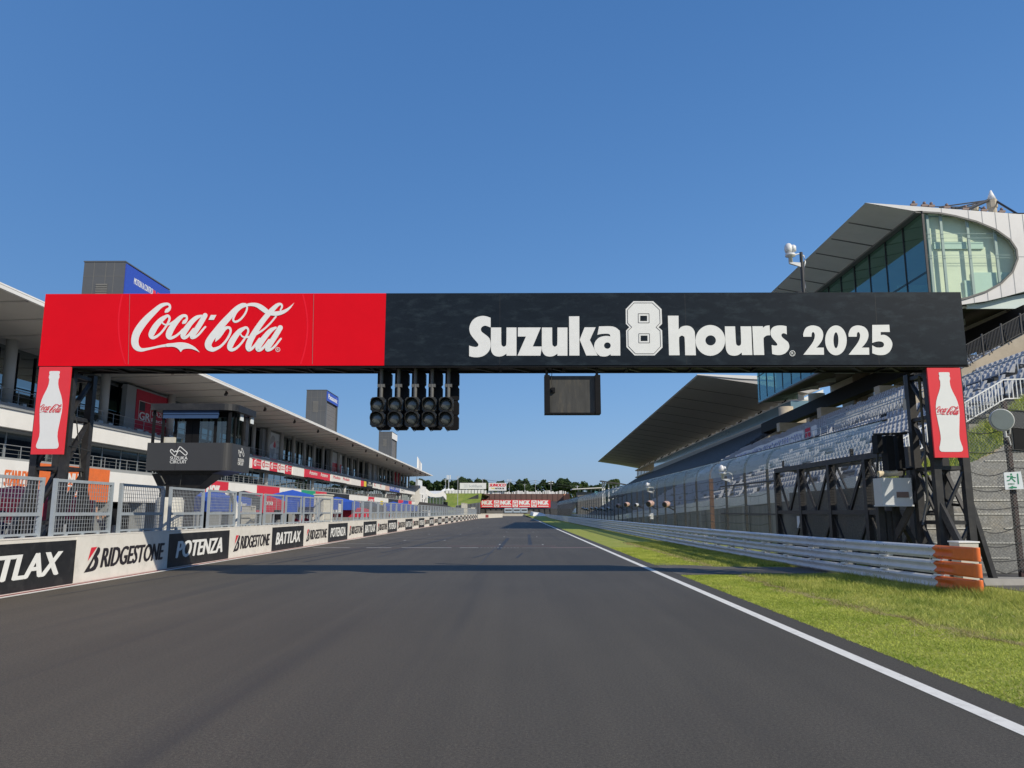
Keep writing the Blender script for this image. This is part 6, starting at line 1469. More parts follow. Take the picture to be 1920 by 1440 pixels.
# end wall of the upper concourse with railing
wy = 48.0
wp = [(27.4 - TH * wy, 9.2), (46, 15.0), (46, 21.5), (27.4 - TH * wy, 11.2)]
wp = [onY(1801, 728, wy), onY(1990, 655, wy), onY(1990, 588, wy), onY(1817, 684, wy), onY(1790, 700, wy), onY(1700, 745, wy), onY(1700, 770, wy)]
b = MB(); b.extrude([(p.x, wy, p.z) for p in wp], (wp[0].x, wy, wp[0].z), (wp[0].x, wy + .5, wp[0].z)); b.build('end_wall', M['concrete_warm'], ga)
b = MB(); A0, A1 = onY(1700, 745, wy), onY(1990, 588, wy)
for h_ in (.12, 1.25): b.bar((A0.x, wy + .1, A0.z + h_), (A1.x, wy + .1, A1.z + h_), .06, .05)
for i in range(110): p = A0.lerp(A1, i / 109); b.box(p.x - .015, wy + .09, p.z + .1, p.x + .015, wy + .12, p.z + 1.25)
for i in range(9): p = A0.lerp(A1, i / 8); b.bar((p.x, wy + .1, p.z - .1), (p.x, wy + .1, p.z + 1.4), .09, .09); b.bar((p.x, wy + .1, p.z + 1.3), (p.x + .45, wy - .1, p.z + .1), .05, .05)
b.build('end_railing', M['black_steel'], ga)
# seating rake: stepped decks
def rake(parent, xa, xb, ya, yb, name, m, fn, pitch=.8):
    g = MB(); x = xa
    while x < xb:
        z0a, z0b = fn(x, ya), fn(x, yb)
        g.hexa([G(x, ya, z0a - .9), G(x + pitch, ya, z0a - .9), G(x + pitch, yb, z0b - .9), G(x, yb, z0b - .9)], [G(x, ya, z0a), G(x + pitch, ya, z0a), G(x + pitch, yb, z0b), G(x, yb, z0b)]); x += pitch
    return g.build(name, m, parent)
rake(ga, 14.2, 32.6, 34.0, 125, 'seating_deck', M['concrete'], zr)
rake(gb_, 14.2, 32.6, 125.0, 338, 'seating_deck', M['stand_dark'], zr)  # dark colour of this deck and the upper one carries the roof shade
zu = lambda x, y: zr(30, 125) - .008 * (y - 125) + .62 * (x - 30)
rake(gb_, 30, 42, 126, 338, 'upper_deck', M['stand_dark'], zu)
def front_wall(parent, ya, yb, h):
    g = MB(); g.hexa([G(13.9, ya, -.03), G(14.2, ya, -.03), G(14.2, yb, -.03), G(13.9, yb, -.03)], [G(13.9, ya, zr(14, ya) - .25), G(14.2, ya, zr(14, ya) - .25), G(14.2, yb, max(.3, zr(14, yb) - .25)), G(13.9, yb, max(.3, zr(14, yb) - .25))]); g.build('base_wall', M['concrete_dark'], parent)
    g = MB(); y = ya
    while y < yb - .5:
        z0, z1 = max(.2, zr(14, y) - .25), max(.2, zr(14, y + 1.9) - .25)
        g.hexa([G(13.86, y, z0), G(14.0, y, z0), G(14.0, y + 1.86, z1), G(13.86, y + 1.86, z1)], [G(13.86, y, z0 + .75), G(14.0, y, z0 + .75), G(14.0, y + 1.86, z1 + .75), G(13.86, y + 1.86, z1 + .75)]); y += 1.92
    g.build('parapet_panel', M['white_wall'], parent)
front_wall(ga, 34, 125, .7); front_wall(gb_, 125, 338, .7)
b = MB()
for y in np.arange(38, 125, 6.84): b.box(G(13.5, y, 0)[0], y, -.03, G(13.86, y, 0)[0], y + .45, max(.6, zr(14, y) - .3))
b.build('wall_pier', M['concrete'], ga)
b = MB()       # near end flank of the seating
pts = [G(14.0, 33.9, -.03), G(34, 33.9, -.03), G(34, 33.9, zr(34, 34) - .3), G(14.0, 33.9, zr(14, 34) - .3)]
b.face(pts); b.build('seating_flank', M['concrete_warm'], ga)
# white stair railing on the near end
b = MB(); P0, P1 = Vector(G(14.4, 33.8, zr(14.4, 34) + .1)), Vector(G(20.6, 33.8, zr(20.6, 34) + .1)); P2 = P1 + Vector((2.4, 0, .1))
for h_ in (.10, .95):
    b.bar(P0 + Vector((0, 0, h_)), P1 + Vector((0, 0, h_)), .06, .05); b.bar(P1 + Vector((0, 0, h_)), P2 + Vector((0, 0, h_)), .06, .05)
for i in range(46): p = P0.lerp(P1, i / 45); b.box(p.x - .017, p.y - .017, p.z + .1, p.x + .017, p.y + .017, p.z + .95)
for i in range(14): p = P1.lerp(P2, i / 13); b.box(p.x - .017, p.y - .017, p.z + .1, p.x + .017, p.y + .017, p.z + .95)
b.build('stair_railing', M['spacer'], ga)
b = MB(); p = P1 + Vector((2.0, .4, .2)); b.box(p.x, p.y, p.z, p.x + .12, p.y + .12, p.z + 1.5); b.build('yellow_post', M['yellow'], ga)
# seats
def seat_geo(g, x, y, z, s=1.0):
    X, Y, Z = G(x, y, z)
    g.hexa([(X - .02, Y - .21, Z + .36), (X + .36, Y - .21, Z + .33), (X + .36, Y + .21, Z + .33), (X - .02, Y + .21, Z + .36)], [(X - .02, Y - .21, Z + .43), (X + .36, Y - .21, Z + .38), (X + .36, Y + .21, Z + .38), (X - .02, Y + .21, Z + .43)])
    g.hexa([(X + .10, Y - .24, Z + .34), (X + .40, Y - .24, Z + .34), (X + .40, Y - .212, Z + .34), (X + .10, Y - .212, Z + .34)], [(X + .36, Y - .24, Z + .80), (X + .51, Y - .24, Z + .82), (X + .51, Y - .212, Z + .82), (X + .36, Y - .212, Z + .80)])
    g.hexa([(X + .33, Y - .215, Z + .34), (X + .38, Y - .215, Z + .34), (X + .38, Y + .215, Z + .34), (X + .33, Y + .215, Z + .34)], [(X + .47, Y - .20, Z + .82), (X + .52, Y - .20, Z + .82), (X + .52, Y + .20, Z + .82), (X + .47, Y + .20, Z + .82)])
rr = random.Random(9); seats = []
xr = [14.4 + .8 * i for i in range(23)]
for ri, x in enumerate(xr):
    y = 34.6
    while y < 124.5:
        if ri == 12 or (y % 13.0) < 1.0 and True: y += .54; continue
        if x > 29 - TH * 48 and y < 48.7: y += .54; continue
        if rr.random() < .045: y += .54 * rr.choice((2, 3)); continue
        seats.append((x, y)); y += .54
def inview(s): X = s[0] + TH * s[1]; r_ = X / s[1]; return r_ < .645
seats.sort(key=lambda s: (not inview(s), s[1] ** 2 + (s[0] + 1) ** 2))
for x, y in seats[:100]:
    g = MB(); seat_geo(g, x, y, zr(x, y)); g.build('seat', M['seat_grey'], ga)
g = MB()
for x, y in seats[100:]: seat_geo(g, x, y, zr(x, y))
tag(g.build('seating_rows', M['seat_grey'], ga), kind='stuff')
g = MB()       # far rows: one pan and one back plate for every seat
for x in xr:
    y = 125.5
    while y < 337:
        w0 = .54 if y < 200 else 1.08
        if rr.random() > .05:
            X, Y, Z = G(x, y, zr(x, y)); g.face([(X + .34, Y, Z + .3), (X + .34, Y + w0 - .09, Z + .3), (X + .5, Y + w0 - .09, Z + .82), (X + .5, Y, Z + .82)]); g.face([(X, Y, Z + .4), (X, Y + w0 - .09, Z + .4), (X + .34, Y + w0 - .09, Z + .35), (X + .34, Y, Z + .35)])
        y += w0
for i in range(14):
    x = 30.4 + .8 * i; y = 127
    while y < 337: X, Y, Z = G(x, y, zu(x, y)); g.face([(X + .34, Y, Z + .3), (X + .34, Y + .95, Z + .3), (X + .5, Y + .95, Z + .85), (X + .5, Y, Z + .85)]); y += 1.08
tag(g.build('seating_rows', M['seat_far_shaded'], gb_), kind='stuff')
# dark vomitory boxes and grey safety rails among the seats
b = MB()
for y in np.arange(40, 124, 13.0):
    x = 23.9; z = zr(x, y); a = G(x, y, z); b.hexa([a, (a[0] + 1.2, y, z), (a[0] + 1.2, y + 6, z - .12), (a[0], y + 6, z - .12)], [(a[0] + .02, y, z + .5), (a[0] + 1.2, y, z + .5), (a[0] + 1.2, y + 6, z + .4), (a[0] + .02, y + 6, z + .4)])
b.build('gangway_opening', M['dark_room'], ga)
b = MB()
for xa_, y0_, y1_ in ((24.6, 50, 64), (26.2, 56, 70), (23.7, 36, 124)):
    y = y0_
    while y < y1_: X, Y, Z = G(xa_, y, zr(xa_, y)); b.box(X - .02, Y - .02, Z, X + .02, Y + .02, Z + 1.15); y += .28 if xa_ > 24 else 1.6
    b.bar(Vector(G(xa_, y0_, zr(xa_, y0_) + 1.15)), Vector(G(xa_, y1_, zr(xa_, y1_) + 1.15)), .06, .05)
b.build('safety_rail', M['galv'], ga)
# long white cloth with blue writing hung over a seat row
def clothP(y, h_): x = 25.1; return Vector(G(x, y, zr(x, y) + .35 + h_))
bn = thing('cloth_banner', clothP(86, 0), 'long white cloth banner with blue handwriting hung across the grandstand seats', 'banner')
b = MB()
for k in range(26): y = 73 + k; b.face([clothP(y, 0), clothP(y + 1, 0), clothP(y + 1, .9 + .05 * math.sin(k)), clothP(y, .9 + .05 * math.sin(k - 1))])
b.build('cloth', M['white_fabric'], bn)
b = MB(); rr2 = random.Random(12)
for k in range(44):
    y = 73.6 + k * .57
    for s in range(3):
        p = clothP(y + rr2.uniform(0, .4), rr2.uniform(.15, .75)); q = clothP(y + rr2.uniform(0, .45), rr2.uniform(.15, .75)); b.bar(p + Vector((-.02, 0, 0)), q + Vector((-.02, 0, 0)), .02, .07)
b.build('handwriting', M['letter_blue'], bn)
b = MB(); 
for k, (y, m_) in enumerate(((69.5, 0), (71.2, 1))): b.cur = m_; b.face([clothP(y, 0), clothP(y + 1.4, 0), clothP(y + 1.4, .9), clothP(y, .9)])
tag(b.build('flag_cloth', [M['white_fabric'], M['red_fabric']], loc=clothP(70, 0)), 'red and white flag cloths hung on the seats right of the long banner', 'flag')
# far stand: end wall, press box, roof
wy = 125.0; ew = [onY(1529, 770, wy), onY(1500, 785, wy), onY(1450, 812, wy), onY(1417, 830, wy), onY(1380, 855, wy), onY(1350, 872, wy), onY(1350, 884, wy), onY(1420, 846, wy), onY(1470, 815, wy), onY(1530, 800, wy), onY(1585, 800, wy), onY(1585, 770, wy)]
b = MB(); b.extrude([(p.x, wy - .4, p.z) for p in ew], (ew[0].x, wy - .4, ew[0].z), (ew[0].x, wy + .6, ew[0].z)); b.build('end_wall', M['concrete_warm'], gb_)
RZB = 24.0
def box_b(ya, yb, z0, z1, m, name): g = MB(); g.hexa([G(41.5, ya, z0), G(48, ya, z0), G(48, yb, z0 - .3), G(41.5, yb, z0 - .3)], [G(41.5, ya, z1), G(48, ya, z1), G(48, yb, z1 - .3), G(41.5, yb, z1 - .3)]); return g.build(name, m, gb_)
box_b(126, 280, 17.75, 18.05, M['soffit_dark'], 'press_box_floor')
g = MB(); g.face([G(41.5, 126, 18.05), G(41.5, 280, 17.75), G(41.5, 280, 19.5), G(41.5, 126, 19.8)]); g.face([G(41.5, 126, 18.05), G(47, 126, 18.05), G(47, 126, 19.8), G(41.5, 126, 19.8)]); g.build('press_box_glass', mat('blue_grey_glass', (.16, .25, .29), .12, .08, .3, spec=.8, coat=.5), gb_)
box_b(126, 282, 19.8, 20.0, M['soffit'], 'press_box_roof'); box_b(126, 282, 15.2, 17.75, M['grey_wall'], 'press_box_base')
g = MB()
for k in range(11): y = 284 + 4.5 * k; X, Y, Z = G(41.5, y, 16.8); g.box(X, Y, Z, X + .3, Y + .6, Z + 3)
g.hexa([G(41.5, 282, 19.4), G(48, 282, 19.4), G(48, 336, 19.2), G(41.5, 336, 19.2)], [G(41.5, 282, 19.8), G(48, 282, 19.8), G(48, 336, 19.6), G(41.5, 336, 19.6)]); g.hexa([G(41.5, 282, 16.4), G(48, 282, 16.4), G(48, 336, 16.2), G(41.5, 336, 16.2)], [G(41.5, 282, 16.9), G(48, 282, 16.9), G(48, 336, 16.7), G(41.5, 336, 16.7)]); g.build('open_gallery', M['concrete_warm'], gb_)
g = MB()
y = 127
while y < 336: X, Y, Z = G(43.2, y, 19.9); g.box(X, Y, Z - .3, X + .9, Y + 1.0, Z + 1.3); y += 5.0
g.build('roof_post', M['far_white'], gb_)
g = MB(); g.face([G(47.0, 126, 19.9), G(47.0, 336, 19.5), G(47.0, 336, 21.6), G(47.0, 126, 21.7)]); g.build('light_band', M['milk_daylight'], gb_)  # added translucent sheet, glows in place of daylight seen through the gap
ztop = onY(1414, 709, 124.8).z
pr = [(26.05, RZB), (39, 23.55), (46, 23.3), (46, 21.5), (44, 20.9), (35.5, 22.45), (26.3, RZB - .18)]
b = MB(); pts0 = [G(x, 124.8, z) for x, z in pr]; n = len(pr); pts1 = [G(x, 345, z) for x, z in pr]
b.mesh(pts0 + pts1, [tuple(range(n))[::-1], tuple(range(n, 2 * n))] + [(i, (i + 1) % n, n + (i + 1) % n, n + i) for i in range(n)]); b.cur = 1; y = 137
while y < 343:
    for (x0, z0), (x1, z1) in (((26.4, RZB - .22), (35.5, 22.43)), ((35.5, 22.43), (43.9, 20.9))): b.hexa([G(x0, y, z0 - .06), G(x1, y, z1 - .06), G(x1, y + .12, z1 - .06), G(x0, y + .12, z0 - .06)], [G(x0, y, z0 + .06), G(x1, y, z1 + .06), G(x1, y + .12, z1 + .06), G(x0, y + .12, z0 + .06)])
    y += 11.6
rb = b.build('roof', [M['soffit_dark'], M['seam']], gb_)
b = MB(); 
for (x0, z0, h0), (x1, z1, h1) in (((26.0, RZB + .06, .14), (33, 23.85, .55)), ((33, 23.85, .55), (46, 23.45, .75))): b.hexa([G(x0, 124.6, z0 - h0), G(x1, 124.6, z1 - h1), G(x1, 124.8, z1 - h1), G(x0, 124.8, z0 - h0)], [G(x0, 124.6, z0), G(x1, 124.6, z1), G(x1, 124.8, z1), G(x0, 124.8, z0)])
b.build('roof_fascia', M['far_white'], rb)
for k in range(14):
    y = 133 + 15 * k; X, Y, Z = G(42.6, y, 20.6); g = MB(); g.bar((X - .5, Y, Z - .6), (X + .4, Y, Z + .3), .3, .2); g.bar((X - .3, Y - .3, Z - .1), (X + .2, Y + .3, Z - .5), .25, .15); g.build('roof_lamp', M['black_box'], rb)
t = thing('white_tent', G(24, 118, 10), 'pale canopy tents standing in the far seats right of the fence camera', 'canopy')
for (px, py, s) in ((1327, 882, 1.6), (1357, 868, 1.8)):
    p = onY(px, py, 112); g = MB(); c = [(p.x - s, 112 - s, p.z - .6), (p.x + s, 112 - s, p.z - .6), (p.x + s, 112 + s, p.z - .6), (p.x - s, 112 + s, p.z - .6)]
    for i in range(4): g.face([c[i], c[(i + 1) % 4], (p.x, 112, p.z + .5)]); a, d = c[i], c[(i + 1) % 4]; g.face([(a[0], a[1], a[2] - .4), (d[0], d[1], d[2] - .4), d, a])
    g.build('canopy_cloth', mat('tent_pale_blue', (.42, .47, .50), .7, .05, 1), t)

# ================================================================== FAR END OF THE STRAIGHT
def P(px, py, Y): return onY(px, py, Y)
# banner stand
NY = 400.0
ns = thing('banner_stand', (P(967, 960, NY).x, NY, 0), 'dark terraced stand at the end of the straight', 'stand')
a, c = P(880, 950, NY), P(1070, 950, NY)
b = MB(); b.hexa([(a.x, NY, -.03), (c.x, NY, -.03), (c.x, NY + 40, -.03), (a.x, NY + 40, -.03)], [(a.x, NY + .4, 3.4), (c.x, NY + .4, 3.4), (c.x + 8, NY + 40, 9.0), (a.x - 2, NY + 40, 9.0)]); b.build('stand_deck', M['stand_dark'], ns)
b = MB(); p0, p1 = P(908, 940, NY + 30), P(1066, 926, NY + 30); b.box(p0.x, NY + 30, 6.5, p1.x, NY + 33, p1.z)
for k in range(16): x = p0.x + (p1.x - p0.x) * k / 16; b.box(x, NY + 29.8, 6.5, x + .25, NY + 30, p1.z)
b.build('stand_wall', M['brick_brown'], ns)
b = MB(); q0, q1 = P(1057, 938, NY + 30), P(1068, 926, NY + 30); b.box(q0.x, NY + 29.6, q0.z, q1.x, NY + 29.9, q1.z); b.build('orange_wall', mat('salmon_wall', (.50, .22, .12), .7, .1, 1), ns)
b = MB(); rr = random.Random(2)
for k in range(46): x = p0.x + (p1.x - p0.x) * k / 46; h_ = rr.uniform(.5, 2.0); b.box(x, NY + 31, p1.z, x + rr.uniform(.4, 1.3), NY + 32, p1.z + h_)
b.build('terrace_clutter', M['far_white'], ns)
b = MB(); z0, z1 = P(960, 951.5, NY).z, P(960, 937.5, NY).z; x0, x1 = P(901, 945, NY).x, P(1032, 945, NY).x
b.box(x0, NY - .4, z0, x1, NY - .1, z1); bo = b.build('long_board', M['banner_red'], ns)
W_, H_ = x1 - x0, z1 - z0; fr = Frame((x0, NY - .4, z0), (1, 0, 0), (0, 0, 1), (0, -1, 0)); b = MB(); b2 = MB(); b3 = MB()
for k in range(4):
    u = W_ * (.022 + .267 * k); put_text(b, fr, 'NGK', u, H_ * .36, u + W_ * .148, H_ * .93, bold=.11, n=.02); b.face([fr.p(u, H_ * .10, .02), fr.p(u + W_ * .15, H_ * .10, .02), fr.p(u + W_ * .15, H_ * .22, .02), fr.p(u, H_ * .22, .02)])
    if k < 3:
        u2 = u + W_ * .17; b.face([fr.p(u2, H_ * .05, .02), fr.p(u2 + W_ * .077, H_ * .05, .02), fr.p(u2 + W_ * .077, H_ * .95, .02), fr.p(u2, H_ * .95, .02)])
        cxx, cyy = u2 + W_ * .0385, H_ * .5; e = ellipse(0, 0, W_ * .029, H_ * .38, 20); e2 = ellipse(0, 0, W_ * .024, H_ * .31, 20)
        for i in range(20): j = (i + 1) % 20; b2.face([fr.p(cxx + q[0], cyy + q[1], .05) for q in (e[i], e[j], e2[j], e2[i])])
        b2.face([fr.p(cxx - W_ * .028, cyy - H_ * .10, .055), fr.p(cxx + W_ * .028, cyy - H_ * .10, .055), fr.p(cxx + W_ * .028, cyy + H_ * .10, .055), fr.p(cxx - W_ * .028, cyy + H_ * .10, .055)])
        put_text(b, fr, 'NGK', cxx - W_ * .02, cyy - H_ * .07, cxx + W_ * .02, cyy + H_ * .07, bold=.06, n=.07)
b.build('lettering', M['letter_white'], bo); b2.build('round_emblem', M['banner_red'], bo)
b = MB()
for k in range(14): x = x0 + W_ * k / 13; b.box(x - .12, NY - .1, -.03, x + .12, NY + .1, z1 - .05)
b.build('board_support', M['black_steel'], ns)
tb = thing('tyre_barrier', (P(950, 960, 345).x, 352, 0), 'low grey barrier with three pale blue boards below the red banner', 'barrier')
b = MB(); xa, xb = P(913, 960, 352).x, P(998, 960, 352).x; b.box(xa, 352, -.03, xb, 353.5, 2.3); b.build('barrier_wall', M['grey_side'], tb)
for px0, px1 in ((946, 961), (962.5, 976), (977, 989)):
    b = MB(); q0, q1 = P(px0, 961, 351.8), P(px1, 952.5, 351.8); b.box(q0.x, 351.6, q0.z, q1.x, 351.9, q1.z); o = b.build('pale_board', mat('pale_blue_board', (.42, .50, .58), .5, .05, 1), tb)
    b = MB(); w2 = q1.x - q0.x; put_text(b, Frame((q0.x, 351.6, q0.z), (1, 0, 0), (0, 0, 1), (0, -1, 0)), 'BRIDGESTONE', w2 * .12, (q1.z - q0.z) * .3, w2 * .9, (q1.z - q0.z) * .7, bold=.1, n=.02); b.build('lettering', M['grey_clad'], o)
b = MB(); q0 = P(1000, 962, 300); b.hexa([(q0.x - 1, 262, -.03), (9.4, 262, -.03), (9.0, 300, -.03), (q0.x - 1.5, 300, -.03)], [(q0.x - .6, 264, 1.5), (9.2, 264, 1.0), (8.8, 299, 1.4), (q0.x - 1, 299, 1.9)]); tag(b.build('air_barrier', M['white_fabric'], loc=(7, 280, 0)), 'white cushioned barrier at the far end of the guard rail', 'barrier')
# sign boards on the hill
def billboard(px0, px1, py0, py1, Y, label, lines, legs):
    a, c = P(px0, py1, Y), P(px1, py0, Y); t = thing('billboard', ((a.x + c.x) / 2, Y, 0), label, 'billboard', 'sign boards above the bank')
    g = MB(); g.box(a.x, Y, a.z, c.x, Y + .5, c.z); pnl = g.build('board', M['far_white'], t); W2, H2 = c.x - a.x, c.z - a.z; fr = Frame((a.x, Y, a.z), (1, 0, 0), (0, 0, 1), (0, -1, 0))
    for (s, u0, v0, u1, v1, m_, bo_, sh) in lines:
        g = MB()
        if s == '=':
            for v in (v0, v1): g.face([fr.p(u0 * W2, v * H2, .03), fr.p(u1 * W2, v * H2, .03), fr.p(u1 * W2, (v + .1) * H2, .03), fr.p(u0 * W2, (v + .1) * H2, .03)])
        else: put_text(g, fr, s, u0 * W2, v0 * H2, u1 * W2, v1 * H2, bold=bo_, shear=sh, n=.03)
        g.build('lettering', M[m_], pnl)
    for u in legs: g = MB(); g.box(a.x + W2 * u - .25, Y + .2, 0, a.x + W2 * u + .25, Y + .7, a.z); g.build('post', M['galv'], t)
billboard(862, 911.5, 905.5, 917, 430, 'wide white board with grey lettering above the grass bank', [('SoftBank', .34, .28, .86, .72, 'letter_grey', .03, 0), ('=', .16, .30, .30, .62, 'letter_grey', 0, 0)], (.76, .88))
billboard(916, 949.5, 905.5, 920, 430, 'white board with red and black lettering right of the wider white board', [('SUNOCO', .07, .52, .95, .90, 'letter_red', .10, .2), ('Racing', .16, .20, .34, .42, 'yellow', .06, .1), ('MOTOR OIL', .38, .18, .88, .38, 'letter_black', .08, .1)], (.2, .8))
b = MB()
for k in range(12):
    x = P(836 + 6.0 * k, 925, 338).x; z = 9.7; b.box(x, 338, z, x + 1.1, 340, z + 1.5)
tag(b.build('white_hoarding', M['far_white'], loc=(P(870, 925, 338).x, 338, 9.7)), 'row of white hoardings along the top of the grass bank', 'hoarding')
for i, px in enumerate((834, 841, 848)):
    p = P(px, 922, 345); s = 1.7; g = MB(); c = [(p.x - s, 344, p.z + .3), (p.x + s, 344, p.z + .3), (p.x + s, 347, p.z + .3), (p.x - s, 347, p.z + .3)]
    for k in range(4): g.face([c[k], c[(k + 1) % 4], (p.x, 345.5, p.z + 1.6)]); q, d = c[k], c[(k + 1) % 4]; g.face([(q[0], q[1], 9.6), (d[0], d[1], 9.6), d, q])
    o = g.build('peaked_tent', M['white_fabric'], loc=(p.x, 345, 9.6)); tag(o, ['leftmost', 'middle', 'rightmost'][i] + ' of three white peaked tents beside the pale mast', 'tent', 'white tents on the grass bank')
# second building with wavy white roof
wb = thing('club_building', (P(800, 940, 262).x, 262, 0), 'white building with wavy roof edge beyond the pit building', 'building')
x0, x1 = P(776, 940, 255).x, P(826, 940, 275).x
A_, B_ = Vector((P(788, 940, 245).x, 245, 0)), Vector((P(837, 940, 275).x, 275, 0))
wave = [(0, 0), (.2, -.5), (.38, -1.7), (.55, -2.0), (.72, -1.4), (.86, -.6), (1.0, -2.2)]
zt_ = P(788, 912, 245).z; b = MB(); bg_ = MB(); bm_ = MB()
N_ = 24
for i in range(N_):
    t0, t1 = i / N_, (i + 1) / N_; w0, w1 = np.interp(t0, [q[0] for q in wave], [q[1] for q in wave]), np.interp(t1, [q[0] for q in wave], [q[1] for q in wave])
    q0, q1 = A_.lerp(B_, t0), A_.lerp(B_, t1); h0, h1 = 1.5 + .35 * math.sin(t0 * 9), 1.5 + .35 * math.sin(t1 * 9)
    b.hexa([(q0.x, q0.y, zt_ + w0 - h0), (q1.x, q1.y, zt_ + w1 - h1), (q1.x - 14, q1.y + 4, zt_ + w1 - h1), (q0.x - 14, q0.y + 4, zt_ + w0 - h0)], [(q0.x, q0.y, zt_ + w0), (q1.x, q1.y, zt_ + w1), (q1.x - 14, q1.y + 4, zt_ + w1), (q0.x - 14, q0.y + 4, zt_ + w0)])
    bg_.face([(q0.x - .3, q0.y + .2, 0), (q1.x - .3, q1.y + .2, 0), (q1.x - .3, q1.y + .2, zt_ + w1 - h1), (q0.x - .3, q0.y + .2, zt_ + w0 - h0)])
    if i % 3 == 0: bm_.box(q0.x - .25, q0.y - .1, 0, q0.x - .1, q0.y + .1, zt_ + w0 - h0)
b.build('roof_edge', M['far_white'], wb); bg_.build('glass_wall', M['win_mid'], wb); bm_.build('mullion', M['galv'], wb)
b = MB(); b.box(-34, 227, 0, -28.5, 246, 7.0); b.box(-32, 227, 7, -28.8, 243, 9.4); b.box(-28.5, 230, 0, -26.5, 238, 4.2); b.build('white_block', M['far_white'], wb)
b = MB()
for y, z in ((231, 4.6), (231, 5.8), (236, 4.6), (240, 5.2)): b.box(-28.49, y, z, -28.42, y + 1.0, z + .9)
b.build('window', M['dark_room'], wb)
b = MB(); q0 = A_.lerp(B_, .98); b.box(q0.x - 1.5, q0.y - .2, 0, q0.x + .3, q0.y + 4, zt_ - 4.5); b.build('corner_wall', M['black_box'], wb)
# dark covers and low stuff near the pit exit
b = MB(); p = P(813, 950, 225); b.hexa([(p.x - 5, 222, 2.2), (p.x + 8, 224, 2.2), (p.x + 8, 228, 2.2), (p.x - 5, 228, 2.2)], [(p.x - 4, 224, 4.6), (p.x + 3, 225, 3.8), (p.x + 3, 228, 3.8), (p.x - 4, 228, 4.6)]); b.box(p.x - 4, 223.5, 0, p.x - 3.8, 224, 2.3); b.box(p.x + 7, 225, 0, p.x + 7.2, 225.4, 2.3)
tag(b.build('black_awning', M['black_fabric'], loc=(p.x, 225, 2.2)), 'black sagging awning in front of the glass wavy building', 'awning')
hb = thing('dark_hoarding', (P(880, 950, 300).x, 312, 0), 'dark slatted hoarding below the grass bank left of the red banner', 'hoarding')
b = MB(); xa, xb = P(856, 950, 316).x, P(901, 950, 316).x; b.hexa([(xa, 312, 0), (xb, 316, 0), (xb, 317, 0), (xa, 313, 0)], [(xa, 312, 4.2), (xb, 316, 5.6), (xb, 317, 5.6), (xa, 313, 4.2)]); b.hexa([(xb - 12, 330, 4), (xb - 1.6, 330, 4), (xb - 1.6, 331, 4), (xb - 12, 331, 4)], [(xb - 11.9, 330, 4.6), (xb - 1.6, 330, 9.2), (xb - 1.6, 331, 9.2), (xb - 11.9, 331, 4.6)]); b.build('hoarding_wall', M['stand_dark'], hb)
b = MB()
for k in range(18): x = xa + (xb - xa) * k / 18; b.box(x, 311.6 + k * .2, 0, x + .15, 311.9 + k * .2, 4.3 + k * .07)
b.build('hoarding_post', M['galv'], hb)
rr = random.Random(6)
for i, (px, m_, lab) in enumerate(((869, 'red_fabric', 'small red marshal box'), (878, 'cloth_white', 'small white marshal box'), (887, 'cabinet', 'small cream marshal box'))):
    p = P(px, 953, 300); b = MB(); b.box(p.x - .8, 300, 0, p.x + .8, 301.5, 2.6 + .4 * i); b.box(p.x - .9, 299.9, 2.6 + .4 * i, p.x + .9, 301.6, 2.75 + .4 * i); tag(b.build('marshal_box', M[m_], loc=(p.x, 300, 0)), lab + ' in front of the dark hoarding', 'box')
# poles and masts on the skyline
def pole(px, py0, py1, Y, kind, label, w_=.12):
    a, c = P(px, py1, Y), P(px, py0, Y); t = thing('light_pole', (a.x, Y, a.z), label, 'pole', 'poles on the skyline')
    g = MB(); g.tube([(a.x, Y, min(a.z, 2)), (a.x, Y, c.z)], [w_ * 1.3, w_ * .8], 6); g.build('mast', M['letter_grey'], t)
    g = MB()
    if kind == 'flood':
        for dx in (-.9, .9):
            for dz in (0, -1.1): g.box(a.x + dx - .3, Y - .2, c.z + dz - .2, a.x + dx + .3, Y + .2, c.z + dz + .2)
        g.bar((a.x - 1, Y, c.z), (a.x + 1, Y, c.z), .1, .1); g.bar((a.x - 1, Y, c.z - 1.1), (a.x + 1, Y, c.z - 1.1), .1, .1)
    elif kind == 'cell':
        for dx in (-.7, 0, .7): g.box(a.x + dx - .18, Y - .3, c.z - 1.8, a.x + dx + .18, Y, c.z)
    else:
        g.bar((a.x - 1.0, Y, c.z - .5), (a.x + 1.0, Y, c.z - .5), .14, .14); g.box(a.x - .3, Y - .2, c.z - 1.4, a.x + .1, Y + .2, c.z - .8)
    g.build('head', M['far_white' if kind != 'wire' else 'letter_grey'], t); return t
pole(841, 891, 922, 350, 'cell', 'white antenna mast left of the wide white board', .25)
pole(835, 897, 948, 330, 'wire', 'thin pole beside the white antenna mast'); pole(858, 892, 952, 320, 'wire', 'tall thin pole standing before the grass bank')
pole(905, 897, 925, 440, 'wire', 'utility pole behind the wide white board'); pole(955, 900, 925, 450, 'flood', 'floodlight pole right of the red lettered white board')
pole(984, 907, 925, 450, 'wire', 'short lamp pole between the floodlight pole and utility pole'); pole(1004, 900, 925, 460, 'wire', 'utility pole in the middle of the skyline')
pole(1033, 903, 928, 440, 'flood', 'pole with white boxes left of the round tree'); pole(1083, 910, 932, 430, 'wire', 'utility pole right of the round tree')
b = MB(); wires = [(835, 899), (905, 898.5), (955, 903), (1004, 901), (1033, 905), (1083, 912), (1130, 914)]
for off in (0, 4):
    for (xa, ya_), (xb, yb_) in zip(wires, wires[1:]):
        pts = []
        for k in range(7): t_ = k / 6; q = P(xa + (xb - xa) * t_, ya_ + off + (yb_ - ya_) * t_ + 2.0 * 4 * t_ * (1 - t_) * .6, 446); pts.append(q)
        b.tube(pts, .07, 4)
